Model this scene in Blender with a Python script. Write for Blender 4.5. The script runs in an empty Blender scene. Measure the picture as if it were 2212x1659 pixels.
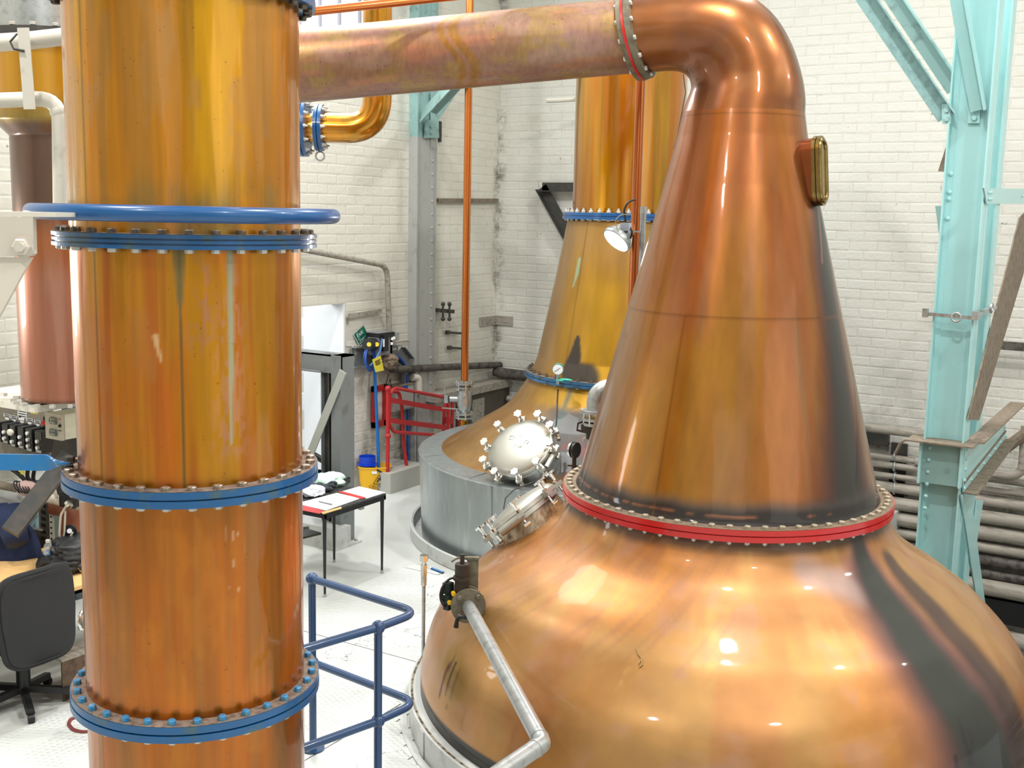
import bpy, bmesh, math, random
import numpy as np
from mathutils import Vector, Matrix
PI = math.pi
rng = random.Random(7)
sc = bpy.context.scene
COL = sc.collection

# ------------------------------------------------------------------ camera, light, exposure
F, PITCH, ROLL, CAMH = 2436.8, 0.1498, 0.0205, 3.3
EX = Vector((.8545, .5195, 0)); EY = Vector((-.5195, .8545, 0)); EZ = Vector((0, 0, 1))   # camera's level right / forward
CAM = Vector((0, 0, CAMH))
fwd = EY * math.cos(PITCH) - EZ * math.sin(PITCH)
upv = EY * math.sin(PITCH) + EZ * math.cos(PITCH)
cr, sr = math.cos(ROLL), math.sin(ROLL)
c_right = EX * cr + upv * sr
c_up = EX * -sr + upv * cr
cd = bpy.data.cameras.new('camera'); cam = bpy.data.objects.new('camera', cd); COL.objects.link(cam)
M4 = Matrix((c_right, c_up, -fwd)).transposed().to_4x4(); M4.translation = CAM
cam.matrix_world = M4
cd.sensor_fit = 'HORIZONTAL'; cd.sensor_width = 36; cd.lens = 36 * F / 2212; cd.clip_start = .05
sc.camera = cam
w = bpy.data.worlds.new('daylight'); sc.world = w; w.use_nodes = True
w.node_tree.nodes['Background'].inputs[0].default_value = (.93, .97, 1, 1)
w.node_tree.nodes['Background'].inputs[1].default_value = 2.2

def area(name, loc, target, size, power, color=(1, 1, 1), shape='DISK', size_y=None):
    l = bpy.data.lights.new(name, 'AREA'); l.energy = power; l.color = color; l.shape = shape; l.size = size
    if size_y: l.shape = 'RECTANGLE'; l.size_y = size_y
    o = bpy.data.objects.new(name, l); COL.objects.link(o); o.location = loc
    o.rotation_euler = (Vector(target) - Vector(loc)).to_track_quat('-Z', 'Y').to_euler()
    return o
WARM = (1, .98, .95); XL_ = -8.45
# round high-bay lamps hanging under the roof
for k, (x, y, p) in enumerate([(-5.2, 2.0, 300), (-1.5, 5.2, 300), (-6.3, 7.2, 300), (-2.6, 9.4, 320), (1.8, 7.6, 300), (2.2, 2.0, 260), (-3.0, -1.2, 260), (4.6, 10.6, 260)]):
    area('high_bay_lamp', (x, y, 7.7), (x, y, 0), .34, p * 1.05, WARM)
area('window_light', (-8.0, 8.2, 6.9), (-2, 7.0, 1.5), 3.6, 420, (.93, .97, 1), size_y=2.4)
area('roof_fill', (-1.0, 4.0, 8.75), (-1.0, 4.0, 0), 14, 820, (1, .99, .975), size_y=16)  # added overhead fill spread under the closed ceiling, evens out the reflections
area('walkway_fill', (1.5, -5.7, 4.6), (-1.5, 6, 2.6), 8, 130, (.96, .985, 1), size_y=3.6)  # added unseen fill from the front wall side, no window built there
area('side_fill', (7.2, 4.0, 4.8), (-2, 6, 2.4), 8, 170, (.96, .985, 1), size_y=3.2)  # added unseen fill from the right wall side, that wall is plain
area('side_opening', (XL_ + .06, 3.85, 2.75), (0, 3.9, 2.6), .7, 55, (.97, .99, 1), size_y=.9)
area('passage_light', (-9.7, 8.7, 2.9), (-9.4, 9.6, 1.2), .9, 60, (.95, .98, 1), size_y=.9)
vs = sc.view_settings
vs.view_transform = 'Standard'; vs.look = 'None'; vs.gamma = 1; vs.use_curve_mapping = False
vs.exposure = -0.78
cy = sc.cycles
cy.use_denoising = True
cy.max_bounces = 7; cy.diffuse_bounces = 3; cy.glossy_bounces = 4; cy.transparent_max_bounces = 8
cy.caustics_reflective = False; cy.caustics_refractive = False
cy.sample_clamp_indirect = 6; cy.sample_clamp_direct = 0

# ------------------------------------------------------------------ pixel -> place helpers
def ray(u, v):
    x = (u - 1106) / F; y = -(v - 829.5) / F
    d = c_right * x + c_up * y + fwd
    return d / d.dot(EY)
def at(u, v, depth): return CAM + ray(u, v) * depth
def onz(u, v, z): d = ray(u, v); return CAM + d * ((z - CAMH) / d.z)
def onx(u, v, X): d = ray(u, v); return CAM + d * (X / d.x)
def ony(u, v, Y): d = ray(u, v); return CAM + d * (Y / d.y)
def lev(x, y, z=0): return EX * x + EY * y + EZ * z
XL, YB = -8.45, 13.42        # left wall and back wall planes

# ------------------------------------------------------------------ colour and material helpers
def lin(h):
    h = h.lstrip('#'); o = []
    for i in (0, 2, 4):
        c = int(h[i:i+2], 16) / 255
        o.append(c / 12.92 if c <= .04045 else ((c + .055) / 1.055) ** 2.4)
    return np.array(o)
def rgba(h): c = lin(h); return (c[0], c[1], c[2], 1)
MATS = {}
def nodes_of(name):
    m = bpy.data.materials.new(name); m.use_nodes = True
    nt = m.node_tree
    return m, nt, nt.nodes['Principled BSDF']
def paint(name, h, rough=.5, metal=0, coat=0, var=.12, scale=5, stretch=(1, 1, 1), h2=None, amt=.5, bump=0, bscale=40, thr=(.45, .65), spec=.5):
    """painted / plain surface: base colour with soft noise, and an optional second colour in worn patches"""
    if name in MATS: return MATS[name]
    m, nt, b = nodes_of(name)
    N, L = nt.nodes.new, nt.links.new
    tc = N('ShaderNodeTexCoord'); mp = N('ShaderNodeMapping'); mp.inputs['Scale'].default_value = stretch
    L(tc.outputs['Object'], mp.inputs['Vector'])
    n1 = N('ShaderNodeTexNoise'); n1.inputs['Scale'].default_value = scale; n1.inputs['Detail'].default_value = 6
    L(mp.outputs[0], n1.inputs['Vector'])
    c = lin(h)
    mx = N('ShaderNodeMix'); mx.data_type = 'RGBA'
    mx.inputs['A'].default_value = (*np.clip(c * (1 - var), 0, 1), 1); mx.inputs['B'].default_value = (*np.clip(c * (1 + var), 0, 1), 1)
    L(n1.outputs['Fac'], mx.inputs['Factor'])
    out = mx.outputs['Result']
    if h2:
        n2 = N('ShaderNodeTexNoise'); n2.inputs['Scale'].default_value = scale * 2.3; n2.inputs['Detail'].default_value = 8
        L(mp.outputs[0], n2.inputs['Vector'])
        mr = N('ShaderNodeMapRange'); mr.inputs['From Min'].default_value = thr[0]; mr.inputs['From Max'].default_value = thr[1]; mr.inputs['To Max'].default_value = amt
        L(n2.outputs['Fac'], mr.inputs['Value'])
        m2 = N('ShaderNodeMix'); m2.data_type = 'RGBA'; m2.inputs['B'].default_value = rgba(h2)
        L(mr.outputs[0], m2.inputs['Factor']); L(out, m2.inputs['A']); out = m2.outputs['Result']
    L(out, b.inputs['Base Color'])
    b.inputs['Roughness'].default_value = rough; b.inputs['Metallic'].default_value = metal
    b.inputs['Coat Weight'].default_value = coat; b.inputs['Coat Roughness'].default_value = .08
    b.inputs['Specular IOR Level'].default_value = spec
    if bump:
        n3 = N('ShaderNodeTexNoise'); n3.inputs['Scale'].default_value = bscale; n3.inputs['Detail'].default_value = 5
        L(mp.outputs[0], n3.inputs['Vector'])
        bp = N('ShaderNodeBump'); bp.inputs['Strength'].default_value = bump; bp.inputs['Distance'].default_value = .01
        L(n3.outputs['Fac'], bp.inputs['Height']); L(bp.outputs[0], b.inputs['Normal'])
    MATS[name] = m
    return m
def copper(name, rough=.3, coat=.55, metal=.92, grain=(26, 26, 1.2), gvar=.22, bump=.05, speck=0, wave=None, wstr=.25, gain=.78):
    """lacquered copper: colour and patina come from the surface's own attributes, brushed grain from noise"""
    if name in MATS: return MATS[name]
    m, nt, b = nodes_of(name)
    N, L = nt.nodes.new, nt.links.new
    tc = N('ShaderNodeTexCoord'); mp = N('ShaderNodeMapping'); mp.inputs['Scale'].default_value = grain
    L(tc.outputs['Object'], mp.inputs['Vector'])
    n1 = N('ShaderNodeTexNoise'); n1.inputs['Scale'].default_value = 1; n1.inputs['Detail'].default_value = 8
    L(mp.outputs[0], n1.inputs['Vector'])
    a = N('ShaderNodeAttribute'); a.attribute_name = 'tint'
    p = N('ShaderNodeAttribute'); p.attribute_name = 'patina'
    mr = N('ShaderNodeMapRange'); mr.inputs['From Min'].default_value = .25; mr.inputs['From Max'].default_value = .75
    mr.inputs['To Min'].default_value = 1 - gvar; mr.inputs['To Max'].default_value = 1 + gvar
    L(n1.outputs['Fac'], mr.inputs['Value'])
    mr.inputs['To Min'].default_value *= gain; mr.inputs['To Max'].default_value *= gain
    mu = N('ShaderNodeVectorMath'); mu.operation = 'SCALE'
    L(a.outputs['Color'], mu.inputs[0]); L(mr.outputs[0], mu.inputs['Scale'])
    col = mu.outputs[0]
    if speck:
        n2 = N('ShaderNodeTexNoise'); n2.inputs['Scale'].default_value = speck; n2.inputs['Detail'].default_value = 3
        L(tc.outputs['Object'], n2.inputs['Vector'])
        m3 = N('ShaderNodeMapRange'); m3.inputs['From Min'].default_value = .69; m3.inputs['From Max'].default_value = .74; m3.inputs['To Max'].default_value = .6
        L(n2.outputs['Fac'], m3.inputs['Value'])
        mx = N('ShaderNodeMix'); mx.data_type = 'RGBA'; mx.inputs['B'].default_value = (.12, .045, .01, 1)
        L(m3.outputs[0], mx.inputs['Factor']); L(col, mx.inputs['A']); col = mx.outputs['Result']
    L(col, b.inputs['Base Color'])
    mm = N('ShaderNodeMapRange'); mm.inputs['To Min'].default_value = metal; mm.inputs['To Max'].default_value = .12
    L(p.outputs['Fac'], mm.inputs['Value']); L(mm.outputs[0], b.inputs['Metallic'])
    rr = N('ShaderNodeMapRange'); rr.inputs['To Min'].default_value = rough; rr.inputs['To Max'].default_value = .6
    L(p.outputs['Fac'], rr.inputs['Value']); L(rr.outputs[0], b.inputs['Roughness'])
    b.inputs['Coat Weight'].default_value = coat; b.inputs['Coat Roughness'].default_value = .06
    bp = N('ShaderNodeBump'); bp.inputs['Strength'].default_value = bump; bp.inputs['Distance'].default_value = .006
    L(n1.outputs['Fac'], bp.inputs['Height']); nrm = bp.outputs[0]
    if wave:
        m5 = N('ShaderNodeMapping'); m5.inputs['Scale'].default_value = wave; L(tc.outputs['Object'], m5.inputs['Vector'])
        n5 = N('ShaderNodeTexNoise'); n5.inputs['Scale'].default_value = 1; n5.inputs['Detail'].default_value = 2; L(m5.outputs[0], n5.inputs['Vector'])
        b5 = N('ShaderNodeBump'); b5.inputs['Strength'].default_value = wstr; b5.inputs['Distance'].default_value = .03
        L(n5.outputs['Fac'], b5.inputs['Height']); L(nrm, b5.inputs['Normal']); nrm = b5.outputs[0]; L(nrm, b.inputs['Coat Normal'])
    L(nrm, b.inputs['Normal'])
    MATS[name] = m
    return m
def emit(name, h, s):
    if name in MATS: return MATS[name]
    m, nt, b = nodes_of(name)
    b.inputs['Base Color'].default_value = rgba(h); b.inputs['Emission Color'].default_value = rgba(h); b.inputs['Emission Strength'].default_value = s
    MATS[name] = m; return m
def thin_glass(name, tint='#ffffff', alpha=.12, rough=.05):
    if name in MATS: return MATS[name]
    m, nt, b = nodes_of(name)
    N, L = nt.nodes.new, nt.links.new
    t = N('ShaderNodeBsdfTransparent'); t.inputs[0].default_value = rgba(tint)
    b.inputs['Base Color'].default_value = rgba(tint); b.inputs['Roughness'].default_value = rough
    mx = N('ShaderNodeMixShader'); mx.inputs[0].default_value = alpha
    L(t.outputs[0], mx.inputs[1]); L(b.outputs[0], mx.inputs[2]); L(mx.outputs[0], nt.nodes['Material Output'].inputs['Surface'])
    MATS[name] = m; return m

# ------------------------------------------------------------------ numpy noise for patina
def _h(x, y, z, s):
    n = (x * 374761393 + y * 668265263 + z * 2147483647 + s * 1274126177) & 0xffffffff
    n = ((n ^ (n >> 13)) * 1274126177) & 0xffffffff
    n = n ^ (n >> 16)
    return (n & 0xffff) / 65535.0
def vn(x, y, z, s=0):
    x, y, z = np.broadcast_arrays(np.asarray(x, float), np.asarray(y, float), np.asarray(z, float))
    xi, yi, zi = np.floor(x).astype(np.int64), np.floor(y).astype(np.int64), np.floor(z).astype(np.int64)
    fx, fy, fz = x - xi, y - yi, z - zi
    fx, fy, fz = (f * f * (3 - 2 * f) for f in (fx, fy, fz))
    r = 0
    for a in (0, 1):
        for b_ in (0, 1):
            for c in (0, 1):
                r = r + _h(xi + a, yi + b_, zi + c, s) * (fx if a else 1 - fx) * (fy if b_ else 1 - fy) * (fz if c else 1 - fz)
    return r
def fbm(x, y, z, s=0, o=4):
    r, a, t = 0, 1.0, 0
    for k in range(o):
        r = r + a * vn(x * 2 ** k, y * 2 ** k, z * 2 ** k, s + k); t += a; a *= .5
    return r / t
def sst(a, b_, x):
    t = np.clip((x - a) / (b_ - a), 0, 1); return t * t * (3 - 2 * t)
def mixc(c, d, t): t = np.asarray(t)[..., None]; return c * (1 - t) + np.asarray(d) * t

# ------------------------------------------------------------------ mesh builders
ORG = {}
def put(o, parent, base):
    COL.objects.link(o)
    if parent is not None:
        o.parent = parent; ORG[o.name] = ORG[parent.name]
    else:
        o.location = base; ORG[o.name] = Vector(base)
    return o
def props(o, label=None, cat=None, group=None, kind=None):
    if label: o['label'] = label
    if cat: o['category'] = cat
    if group: o['group'] = group
    if kind: o['kind'] = kind
    return o
def thing(name, label, cat, loc, group=None):
    o = bpy.data.objects.new(name, None); o.empty_display_size = .1
    COL.objects.link(o); o.location = loc; ORG[o.name] = Vector(loc)
    return props(o, label, cat, group)
def frame(z, x=None):
    z = Vector(z).normalized()
    if x is None: x = Vector((1, 0, 0)) if abs(z.x) < .8 else Vector((0, 1, 0))
    x = Vector(x); x = (x - z * x.dot(z)).normalized()
    return x, z.cross(x), z
class MB:
    def __init__(s): s.v = []; s.f = []
    def add(s, vs_, fs):
        n = len(s.v); s.v += [Vector(p) for p in vs_]; s.f += [tuple(i + n for i in f) for f in fs]; return s
    def box(s, c, d, R=None):
        c = Vector(c); hx, hy, hz = d[0] / 2, d[1] / 2, d[2] / 2
        P = [Vector((x, y, z)) for x in (-hx, hx) for y in (-hy, hy) for z in (-hz, hz)]
        if R is not None: P = [R @ p for p in P]
        return s.add([p + c for p in P], [(0, 1, 3, 2), (4, 6, 7, 5), (0, 4, 5, 1), (2, 3, 7, 6), (0, 2, 6, 4), (1, 5, 7, 3)])
    def bb(s, a, b_):
        a, b_ = Vector(a), Vector(b_); return s.box((a + b_) / 2, [abs(b_[i] - a[i]) for i in range(3)])
    def extr(s, poly, p0, p1, up=(0, 0, 1), cap=True):
        """extrude a 2-D section (x sideways, y along 'up') from p0 to p1"""
        p0, p1 = Vector(p0), Vector(p1); z = (p1 - p0).normalized()
        up = Vector(up); y = (up - z * up.dot(z))
        y = y.normalized() if y.length > 1e-6 else frame(z)[1]
        x = y.cross(z); n = len(poly)
        P = [p + x * a + y * b_ for p in (p0, p1) for a, b_ in poly]
        fs = [(i, (i + 1) % n, n + (i + 1) % n, n + i) for i in range(n)]
        if cap: fs += [tuple(range(n - 1, -1, -1)), tuple(range(n, 2 * n))]
        return s.add(P, fs)
    def bar(s, p0, p1, wd, th, up=(0, 0, 1)):
        a, b_ = wd / 2, th / 2
        return s.extr([(-a, -b_), (a, -b_), (a, b_), (-a, b_)], p0, p1, up)
    def prism(s, pts, d):
        pts = [Vector(p) for p in pts]; d = Vector(d); n = len(pts)
        return s.add(pts + [p + d for p in pts], [(i, (i + 1) % n, n + (i + 1) % n, n + i) for i in range(n)] + [tuple(range(n - 1, -1, -1)), tuple(range(n, 2 * n))])
    def cyl(s, p0, p1, r0, r1=None, n=20, cap=True, x=None):
        r1 = r0 if r1 is None else r1; p0, p1 = Vector(p0), Vector(p1)
        X, Y, Z = frame(p1 - p0, x)
        P = [p + (X * math.cos(2 * PI * i / n) + Y * math.sin(2 * PI * i / n)) * r for p, r in ((p0, r0), (p1, r1)) for i in range(n)]
        fs = [(i, (i + 1) % n, n + (i + 1) % n, n + i) for i in range(n)]
        if cap: fs += [tuple(range(n - 1, -1, -1)), tuple(range(n, 2 * n))]
        return s.add(P, fs)
    def tube(s, pts, r, n=12, closed=False, cap=True):
        pts = [Vector(p) for p in pts]; m = len(pts)
        rs = r if isinstance(r, (list, tuple)) else [r] * m
        T = []
        for i in range(m):
            a = pts[i - 1] if (i or closed) else pts[i]; b_ = pts[(i + 1) % m] if (i < m - 1 or closed) else pts[i]
            T.append((b_ - a).normalized())
        X = frame(T[0])[0]; P = []
        for i in range(m):
            X = (X - T[i] * X.dot(T[i])).normalized(); Y = T[i].cross(X)
            P += [pts[i] + (X * math.cos(2 * PI * k / n) + Y * math.sin(2 * PI * k / n)) * rs[i] for k in range(n)]
        fs = []
        for i in range(m if closed else m - 1):
            j = (i + 1) % m
            for k in range(n): fs.append((i * n + k, i * n + (k + 1) % n, j * n + (k + 1) % n, j * n + k))
        if cap and not closed: fs += [tuple(range(n - 1, -1, -1)), tuple((m - 1) * n + k for k in range(n))]
        return s.add(P, fs)
    def lathe(s, prof, c=(0, 0, 0), axis=(0, 0, 1), n=32, x=None, close=False):
        c = Vector(c); X, Y, Z = frame(axis, x); m = len(prof)
        P = [c + Z * h + (X * math.cos(2 * PI * k / n) + Y * math.sin(2 * PI * k / n)) * r for r, h in prof for k in range(n)]
        fs = []
        for i in range(m if close else m - 1):
            j = (i + 1) % m
            for k in range(n): fs.append((i * n + k, i * n + (k + 1) % n, j * n + (k + 1) % n, j * n + k))
        if not close:
            if prof[0][0] > 1e-5: fs.append(tuple(range(n - 1, -1, -1)))
            if prof[-1][0] > 1e-5: fs.append(tuple((m - 1) * n + k for k in range(n)))
        return s.add(P, fs)
    def torus(s, c, R, r, axis=(0, 0, 1), n=48, m=12):
        return s.lathe([(R + r * math.cos(2 * PI * k / m), r * math.sin(2 * PI * k / m)) for k in range(m)], c, axis, n, close=True)
    def ball(s, c, r, n=14, sx=1, sy=1, sz=1):
        c = Vector(c); P = []; fs = []; m = n // 2
        for i in range(m + 1):
            a = PI * i / m
            for k in range(n): P.append(c + Vector((r * sx * math.sin(a) * math.cos(2 * PI * k / n), r * sy * math.sin(a) * math.sin(2 * PI * k / n), -r * sz * math.cos(a))))
        for i in range(m):
            for k in range(n): fs.append((i * n + k, i * n + (k + 1) % n, (i + 1) * n + (k + 1) % n, (i + 1) * n + k))
        return s.add(P, fs)
    def hexb(s, p, d, r, h, x=None):
        """hex bolt head: chamfered six-sided prism standing on p along d"""
        p, d = Vector(p), Vector(d).normalized()
        s.cyl(p, p + d * h * .82, r, n=6, x=x)
        return s.cyl(p + d * h * .82, p + d * h, r * .98, r * .78, n=6, x=x)
    def mesh(s, name, mat, org=Vector((0, 0, 0)), smooth=True, ang=35):
        me = bpy.data.meshes.new(name)
        me.from_pydata([(p - org)[:] for p in s.v], [], s.f)
        bm = bmesh.new(); bm.from_mesh(me)
        bmesh.ops.remove_doubles(bm, verts=bm.verts, dist=1e-5)
        bmesh.ops.recalc_face_normals(bm, faces=bm.faces); bm.to_mesh(me); bm.free()
        if smooth:
            me.polygons.foreach_set('use_smooth', [True] * len(me.polygons)); me.set_sharp_from_angle(angle=math.radians(ang))
        me.materials.append(mat)
        return me
    def obj(s, name, mat, parent=None, base=None, smooth=True, kind=None, label=None, ang=35):
        if parent is not None: org = ORG[parent.name]
        else:
            if base is None:
                base = Vector((sum(p.x for p in s.v) / len(s.v), sum(p.y for p in s.v) / len(s.v), min(p.z for p in s.v)))
            org = Vector(base)
        o = bpy.data.objects.new(name, s.mesh(name, mat, org, smooth, ang))
        put(o, parent, org)
        return props(o, label, None, None, kind)
def solo(mb, name, mat, label, cat, group=None, smooth=True, ang=35):
    return props(mb.obj(name, mat, smooth=smooth, ang=ang), label, cat, group)
def copies(name, mesh, parent, spots):
    """the same small piece at many places (location in world, rotation matrix 3x3 or angle about z)"""
    out = []
    for loc, rot in spots:
        o = bpy.data.objects.new(name, mesh); COL.objects.link(o); o.parent = parent
        R = Matrix.Rotation(rot, 3, 'Z') if isinstance(rot, (int, float)) else rot
        o.matrix_local = Matrix.Translation(Vector(loc) - ORG[parent.name]) @ R.to_4x4()
        ORG[o.name] = ORG[parent.name]; out.append(o)
    return out
def fillet(pts, rad, n=7):
    pts = [Vector(p) for p in pts]; out = [pts[0]]
    for i in range(1, len(pts) - 1):
        a, b_, c = pts[i - 1], pts[i], pts[i + 1]
        u, v = (a - b_).normalized(), (c - b_).normalized()
        ang = u.angle(v)
        if ang > PI - .02: out.append(b_); continue
        d = min(rad / math.tan(ang / 2), (a - b_).length * .49, (c - b_).length * .49)
        p, q = b_ + u * d, b_ + v * d
        for k in range(n + 1):
            t = k / n; out.append(p * (1 - t) ** 2 + b_ * 2 * t * (1 - t) + q * t * t)
    return out + [pts[-1]]
def grid(name, P, tint, pat, mat, parent, base=None, wrap=True):
    """dense surface from an array P[nz, nth, 3] with colour attributes"""
    nz, nt = P.shape[:2]
    org = ORG[parent.name] if parent is not None else Vector(base)
    V = (P.reshape(-1, 3) - np.array(org)).astype(np.float32)
    k = np.arange(nt if wrap else nt - 1); i = np.arange(nz - 1)
    I, K = np.meshgrid(i, k, indexing='ij'); K1 = (K + 1) % nt
    Q = np.stack([I * nt + K, I * nt + K1, (I + 1) * nt + K1, (I + 1) * nt + K], -1).reshape(-1, 4)
    me = bpy.data.meshes.new(name)
    me.vertices.add(len(V)); me.vertices.foreach_set('co', V.ravel())
    me.loops.add(Q.size); me.loops.foreach_set('vertex_index', Q.ravel().astype(np.int32))
    me.polygons.add(len(Q)); me.polygons.foreach_set('loop_start', np.arange(0, Q.size, 4, dtype=np.int32))
    me.polygons.foreach_set('use_smooth', np.ones(len(Q), bool))
    me.update(); me.validate()
    c = me.attributes.new('tint', 'FLOAT_COLOR', 'POINT')
    c.data.foreach_set('color', np.concatenate([np.clip(tint.reshape(-1, 3), 0, 1), np.ones((len(V), 1))], 1).astype(np.float32).ravel())
    a = me.attributes.new('patina', 'FLOAT', 'POINT'); a.data.foreach_set('value', np.clip(pat, 0, 1).astype(np.float32).ravel())
    me.materials.append(mat)
    return put(bpy.data.objects.new(name, me), parent, org)
def smooth_prof(pts, n):
    """Catmull-Rom through (z, r) points"""
    pts = np.array(pts, float); m = len(pts); out = []
    ext = np.vstack([2 * pts[0] - pts[1], pts, 2 * pts[-1] - pts[-2]])
    per = max(2, n // (m - 1))
    for i in range(m - 1):
        a, b_, c, d = ext[i:i + 4]
        for k in range(per):
            t = k / per
            out.append(.5 * ((2 * b_) + (-a + c) * t + (2 * a - 5 * b_ + 4 * c - d) * t * t + (-a + 3 * b_ - 3 * c + d) * t ** 3))
    out.append(pts[-1]); return np.array(out)
def revolve(name, C, prof, nth, mat, parent, colfn, base=None):
    th = np.linspace(0, 2 * PI, nth, endpoint=False)
    z, r = prof[:, 0], prof[:, 1]
    T, Z = np.meshgrid(th, z); R = np.repeat(r[:, None], nth, 1)
    P = np.stack([C[0] + R * np.cos(T), C[1] + R * np.sin(T), Z], -1)
    tint, pat = colfn(T, Z, R)
    return grid(name, P, tint, pat, mat, parent, base)
def hit(C, prof, u, v):
    """angle and height where the sight line through (u, v) meets a surface of revolution"""
    d = ray(u, v); pr = prof[np.argsort(prof[:, 0])]
    for t in np.arange(2, 16, .01):
        p = CAM + d * float(t)
        if pr[0, 0] <= p.z <= pr[-1, 0]:
            if math.hypot(p.x - C[0], p.y - C[1]) <= np.interp(p.z, pr[:, 0], pr[:, 1]):
                return math.atan2(p.y - C[1], p.x - C[0]), p.z
    # grazing: nearest approach
    best = min(np.arange(2, 16, .01), key=lambda t: math.hypot((CAM + d * float(t)).x - C[0], (CAM + d * float(t)).y - C[1]))
    p = CAM + d * float(best); return math.atan2(p.y - C[1], p.x - C[0]), p.z
def adiff(T, a): return (T - a + PI) % (2 * PI) - PI
def streak(T, Z, R, path):
    """distance along the skin to a polyline of (angle, height, half width): 1 inside, falling to 0 at the half width"""
    best = np.zeros_like(Z)
    for (a0, z0, w0), (a1, z1, w1) in zip(path[:-1], path[1:]):
        x = adiff(T, a0) * R; dx = (((a1 - a0 + PI) % (2 * PI)) - PI) * R; dz = z1 - z0
        L2 = dx * dx + dz * dz + 1e-9
        t = np.clip((x * dx + (Z - z0) * dz) / L2, 0, 1)
        d = np.hypot(x - t * dx, Z - z0 - t * dz); wd = w0 + (w1 - w0) * t
        best = np.maximum(best, np.clip(1 - d / wd, 0, 1))
    return best
def text(body, size, c, right, up, mat, parent, name='lettering', ext=.0005):
    cu = bpy.data.curves.new(name, 'FONT'); cu.body = body; cu.size = size; cu.align_x = 'CENTER'; cu.align_y = 'CENTER'; cu.extrude = ext
    cu.materials.append(mat)
    tmp = bpy.data.objects.new(name, cu); me = bpy.data.meshes.new_from_object(tmp); bpy.data.objects.remove(tmp)
    o = bpy.data.objects.new(name, me); COL.objects.link(o); o.parent = parent
    r, u_ = Vector(right).normalized(), Vector(up).normalized()
    M = Matrix((r, u_, r.cross(u_))).transposed().to_4x4(); M.translation = Vector(c) - ORG[parent.name]
    o.matrix_local = M
    return o

# ------------------------------------------------------------------ shared materials
m_wall = paint('wall_paint', '#d9d8cf', .75, var=.05, scale=1.2, h2='#b9b2a2', amt=.35, thr=(.5, .75), bump=.5, bscale=22)
m_wallL = paint('wall_paint_cream', '#dddace', .7, var=.05, scale=1.1, h2='#c4bda9', amt=.35, thr=(.5, .75), bump=.4, bscale=18)
m_mortar = paint('mortar_joint', '#d2d0c7', .85, var=.06, scale=3, h2='#8c857a', amt=.6, thr=(.6, .78), bump=.5, bscale=30)
m_white = paint('white_paint', '#e6e6e0', .5, var=.04, scale=3, h2='#bdb7a6', amt=.4, thr=(.55, .8))
m_offwhite = paint('off_white_enamel', '#d8d3c6', .4, var=.06, scale=4, h2='#8d8472', amt=.6, thr=(.56, .75))
m_blue = paint('flange_blue', '#045286', .36, coat=.3, var=.15, scale=6, h2='#3f5a5a', amt=.8, thr=(.53, .68), bump=.15, bscale=30)
m_bluecl = paint('clean_blue', '#034f88', .3, coat=.35, var=.1, scale=4)
m_rust = paint('rusty_top', '#8a7768', .8, var=.25, scale=14, h2='#5a4032', amt=.7, bump=.4, bscale=60)
m_bolt = paint('bolt_steel', '#b3a89a', .4, metal=.6, var=.25, scale=20, h2='#6d513d', amt=.7, thr=(.45, .6))
m_boltw = paint('bolt_pale', '#c9c7bf', .4, metal=.4, var=.15, scale=20)
m_boltb = paint('bolt_blue', '#2c82b8', .4, coat=.3, var=.2, scale=16, h2='#5c7f74', amt=.8, thr=(.5, .62))
m_red = paint('red_enamel', '#c01512', .35, coat=.4, var=.12, scale=8, h2='#7a2a22', amt=.5, thr=(.62, .75))
m_redbar = paint('barrier_red', '#b8272a', .45, var=.12, scale=6)
m_steel = paint('stainless', '#bdbcb3', .42, metal=.9, var=.08, scale=5, stretch=(1, 1, .2))
m_chrome = paint('polished_steel', '#dcdcda', .14, metal=1, var=.05, scale=8)
m_galv = paint('galvanised', '#b4b8b8', .38, metal=.75, var=.12, scale=9, h2='#7f8688', amt=.5, thr=(.5, .65))
m_clad = paint('cladding', '#a6adae', .34, metal=.72, var=.14, scale=2.2, stretch=(3, 3, .5), h2='#c6cccc', amt=.5, thr=(.5, .7))
m_dark = paint('black_plastic', '#17181a', .45, var=.2, scale=10)
m_fabric = paint('dark_fabric', '#2b2c2e', .9, var=.12, scale=60, bump=.3, bscale=300)
m_grey = paint('grey_steel_paint', '#7c8182', .5, var=.1, scale=4, h2='#54585a', amt=.5, thr=(.55, .7))
m_greylt = paint('light_grey_paint', '#a9aaa6', .5, var=.07, scale=3, h2='#7d7b75', amt=.4, thr=(.58, .72))
m_darkst = paint('dark_steel', '#3c3d3b', .55, metal=.2, var=.15, scale=5, h2='#5a4f44', amt=.5)
m_teal = paint('teal_paint', '#a8d6d6', .38, coat=.15, var=.06, scale=2.5, h2='#98c9c8', amt=.4, thr=(.55, .75))
m_tealgrey = paint('teal_faded', '#8fb3b0', .5, var=.1, scale=4, h2='#5d6a66', amt=.55, thr=(.56, .7))
m_dust = paint('dusty_brown', '#857868', .9, var=.15, scale=9, h2='#5f5548', amt=.6, bump=.2)
m_pipe = paint('dirty_pipe', '#a39d92', .55, var=.15, scale=5, stretch=(.4, 2, 2), h2='#6e665b', amt=.7, thr=(.48, .66))
m_pipedk = paint('sooty_pipe', '#5b5650', .6, var=.2, scale=6, h2='#2c2825', amt=.8, thr=(.45, .6))
m_rail = paint('rail_blue', '#25466f', .35, coat=.3, var=.2, scale=7, h2='#7e2c3c', amt=.7, thr=(.7, .76))
m_yellow = paint('yellow_plastic', '#f2b91d', .4, var=.04, scale=5)
m_bluepl = paint('blue_plastic', '#0a40c4', .35, var=.05, scale=5)
m_black = paint('black_ink', '#1a1208', .6, var=.02)
m_paper = paint('paper', '#f1f3f4', .5, var=.01, scale=3)
m_redp = paint('red_tape', '#c93a37', .4, var=.05, scale=6)
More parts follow.
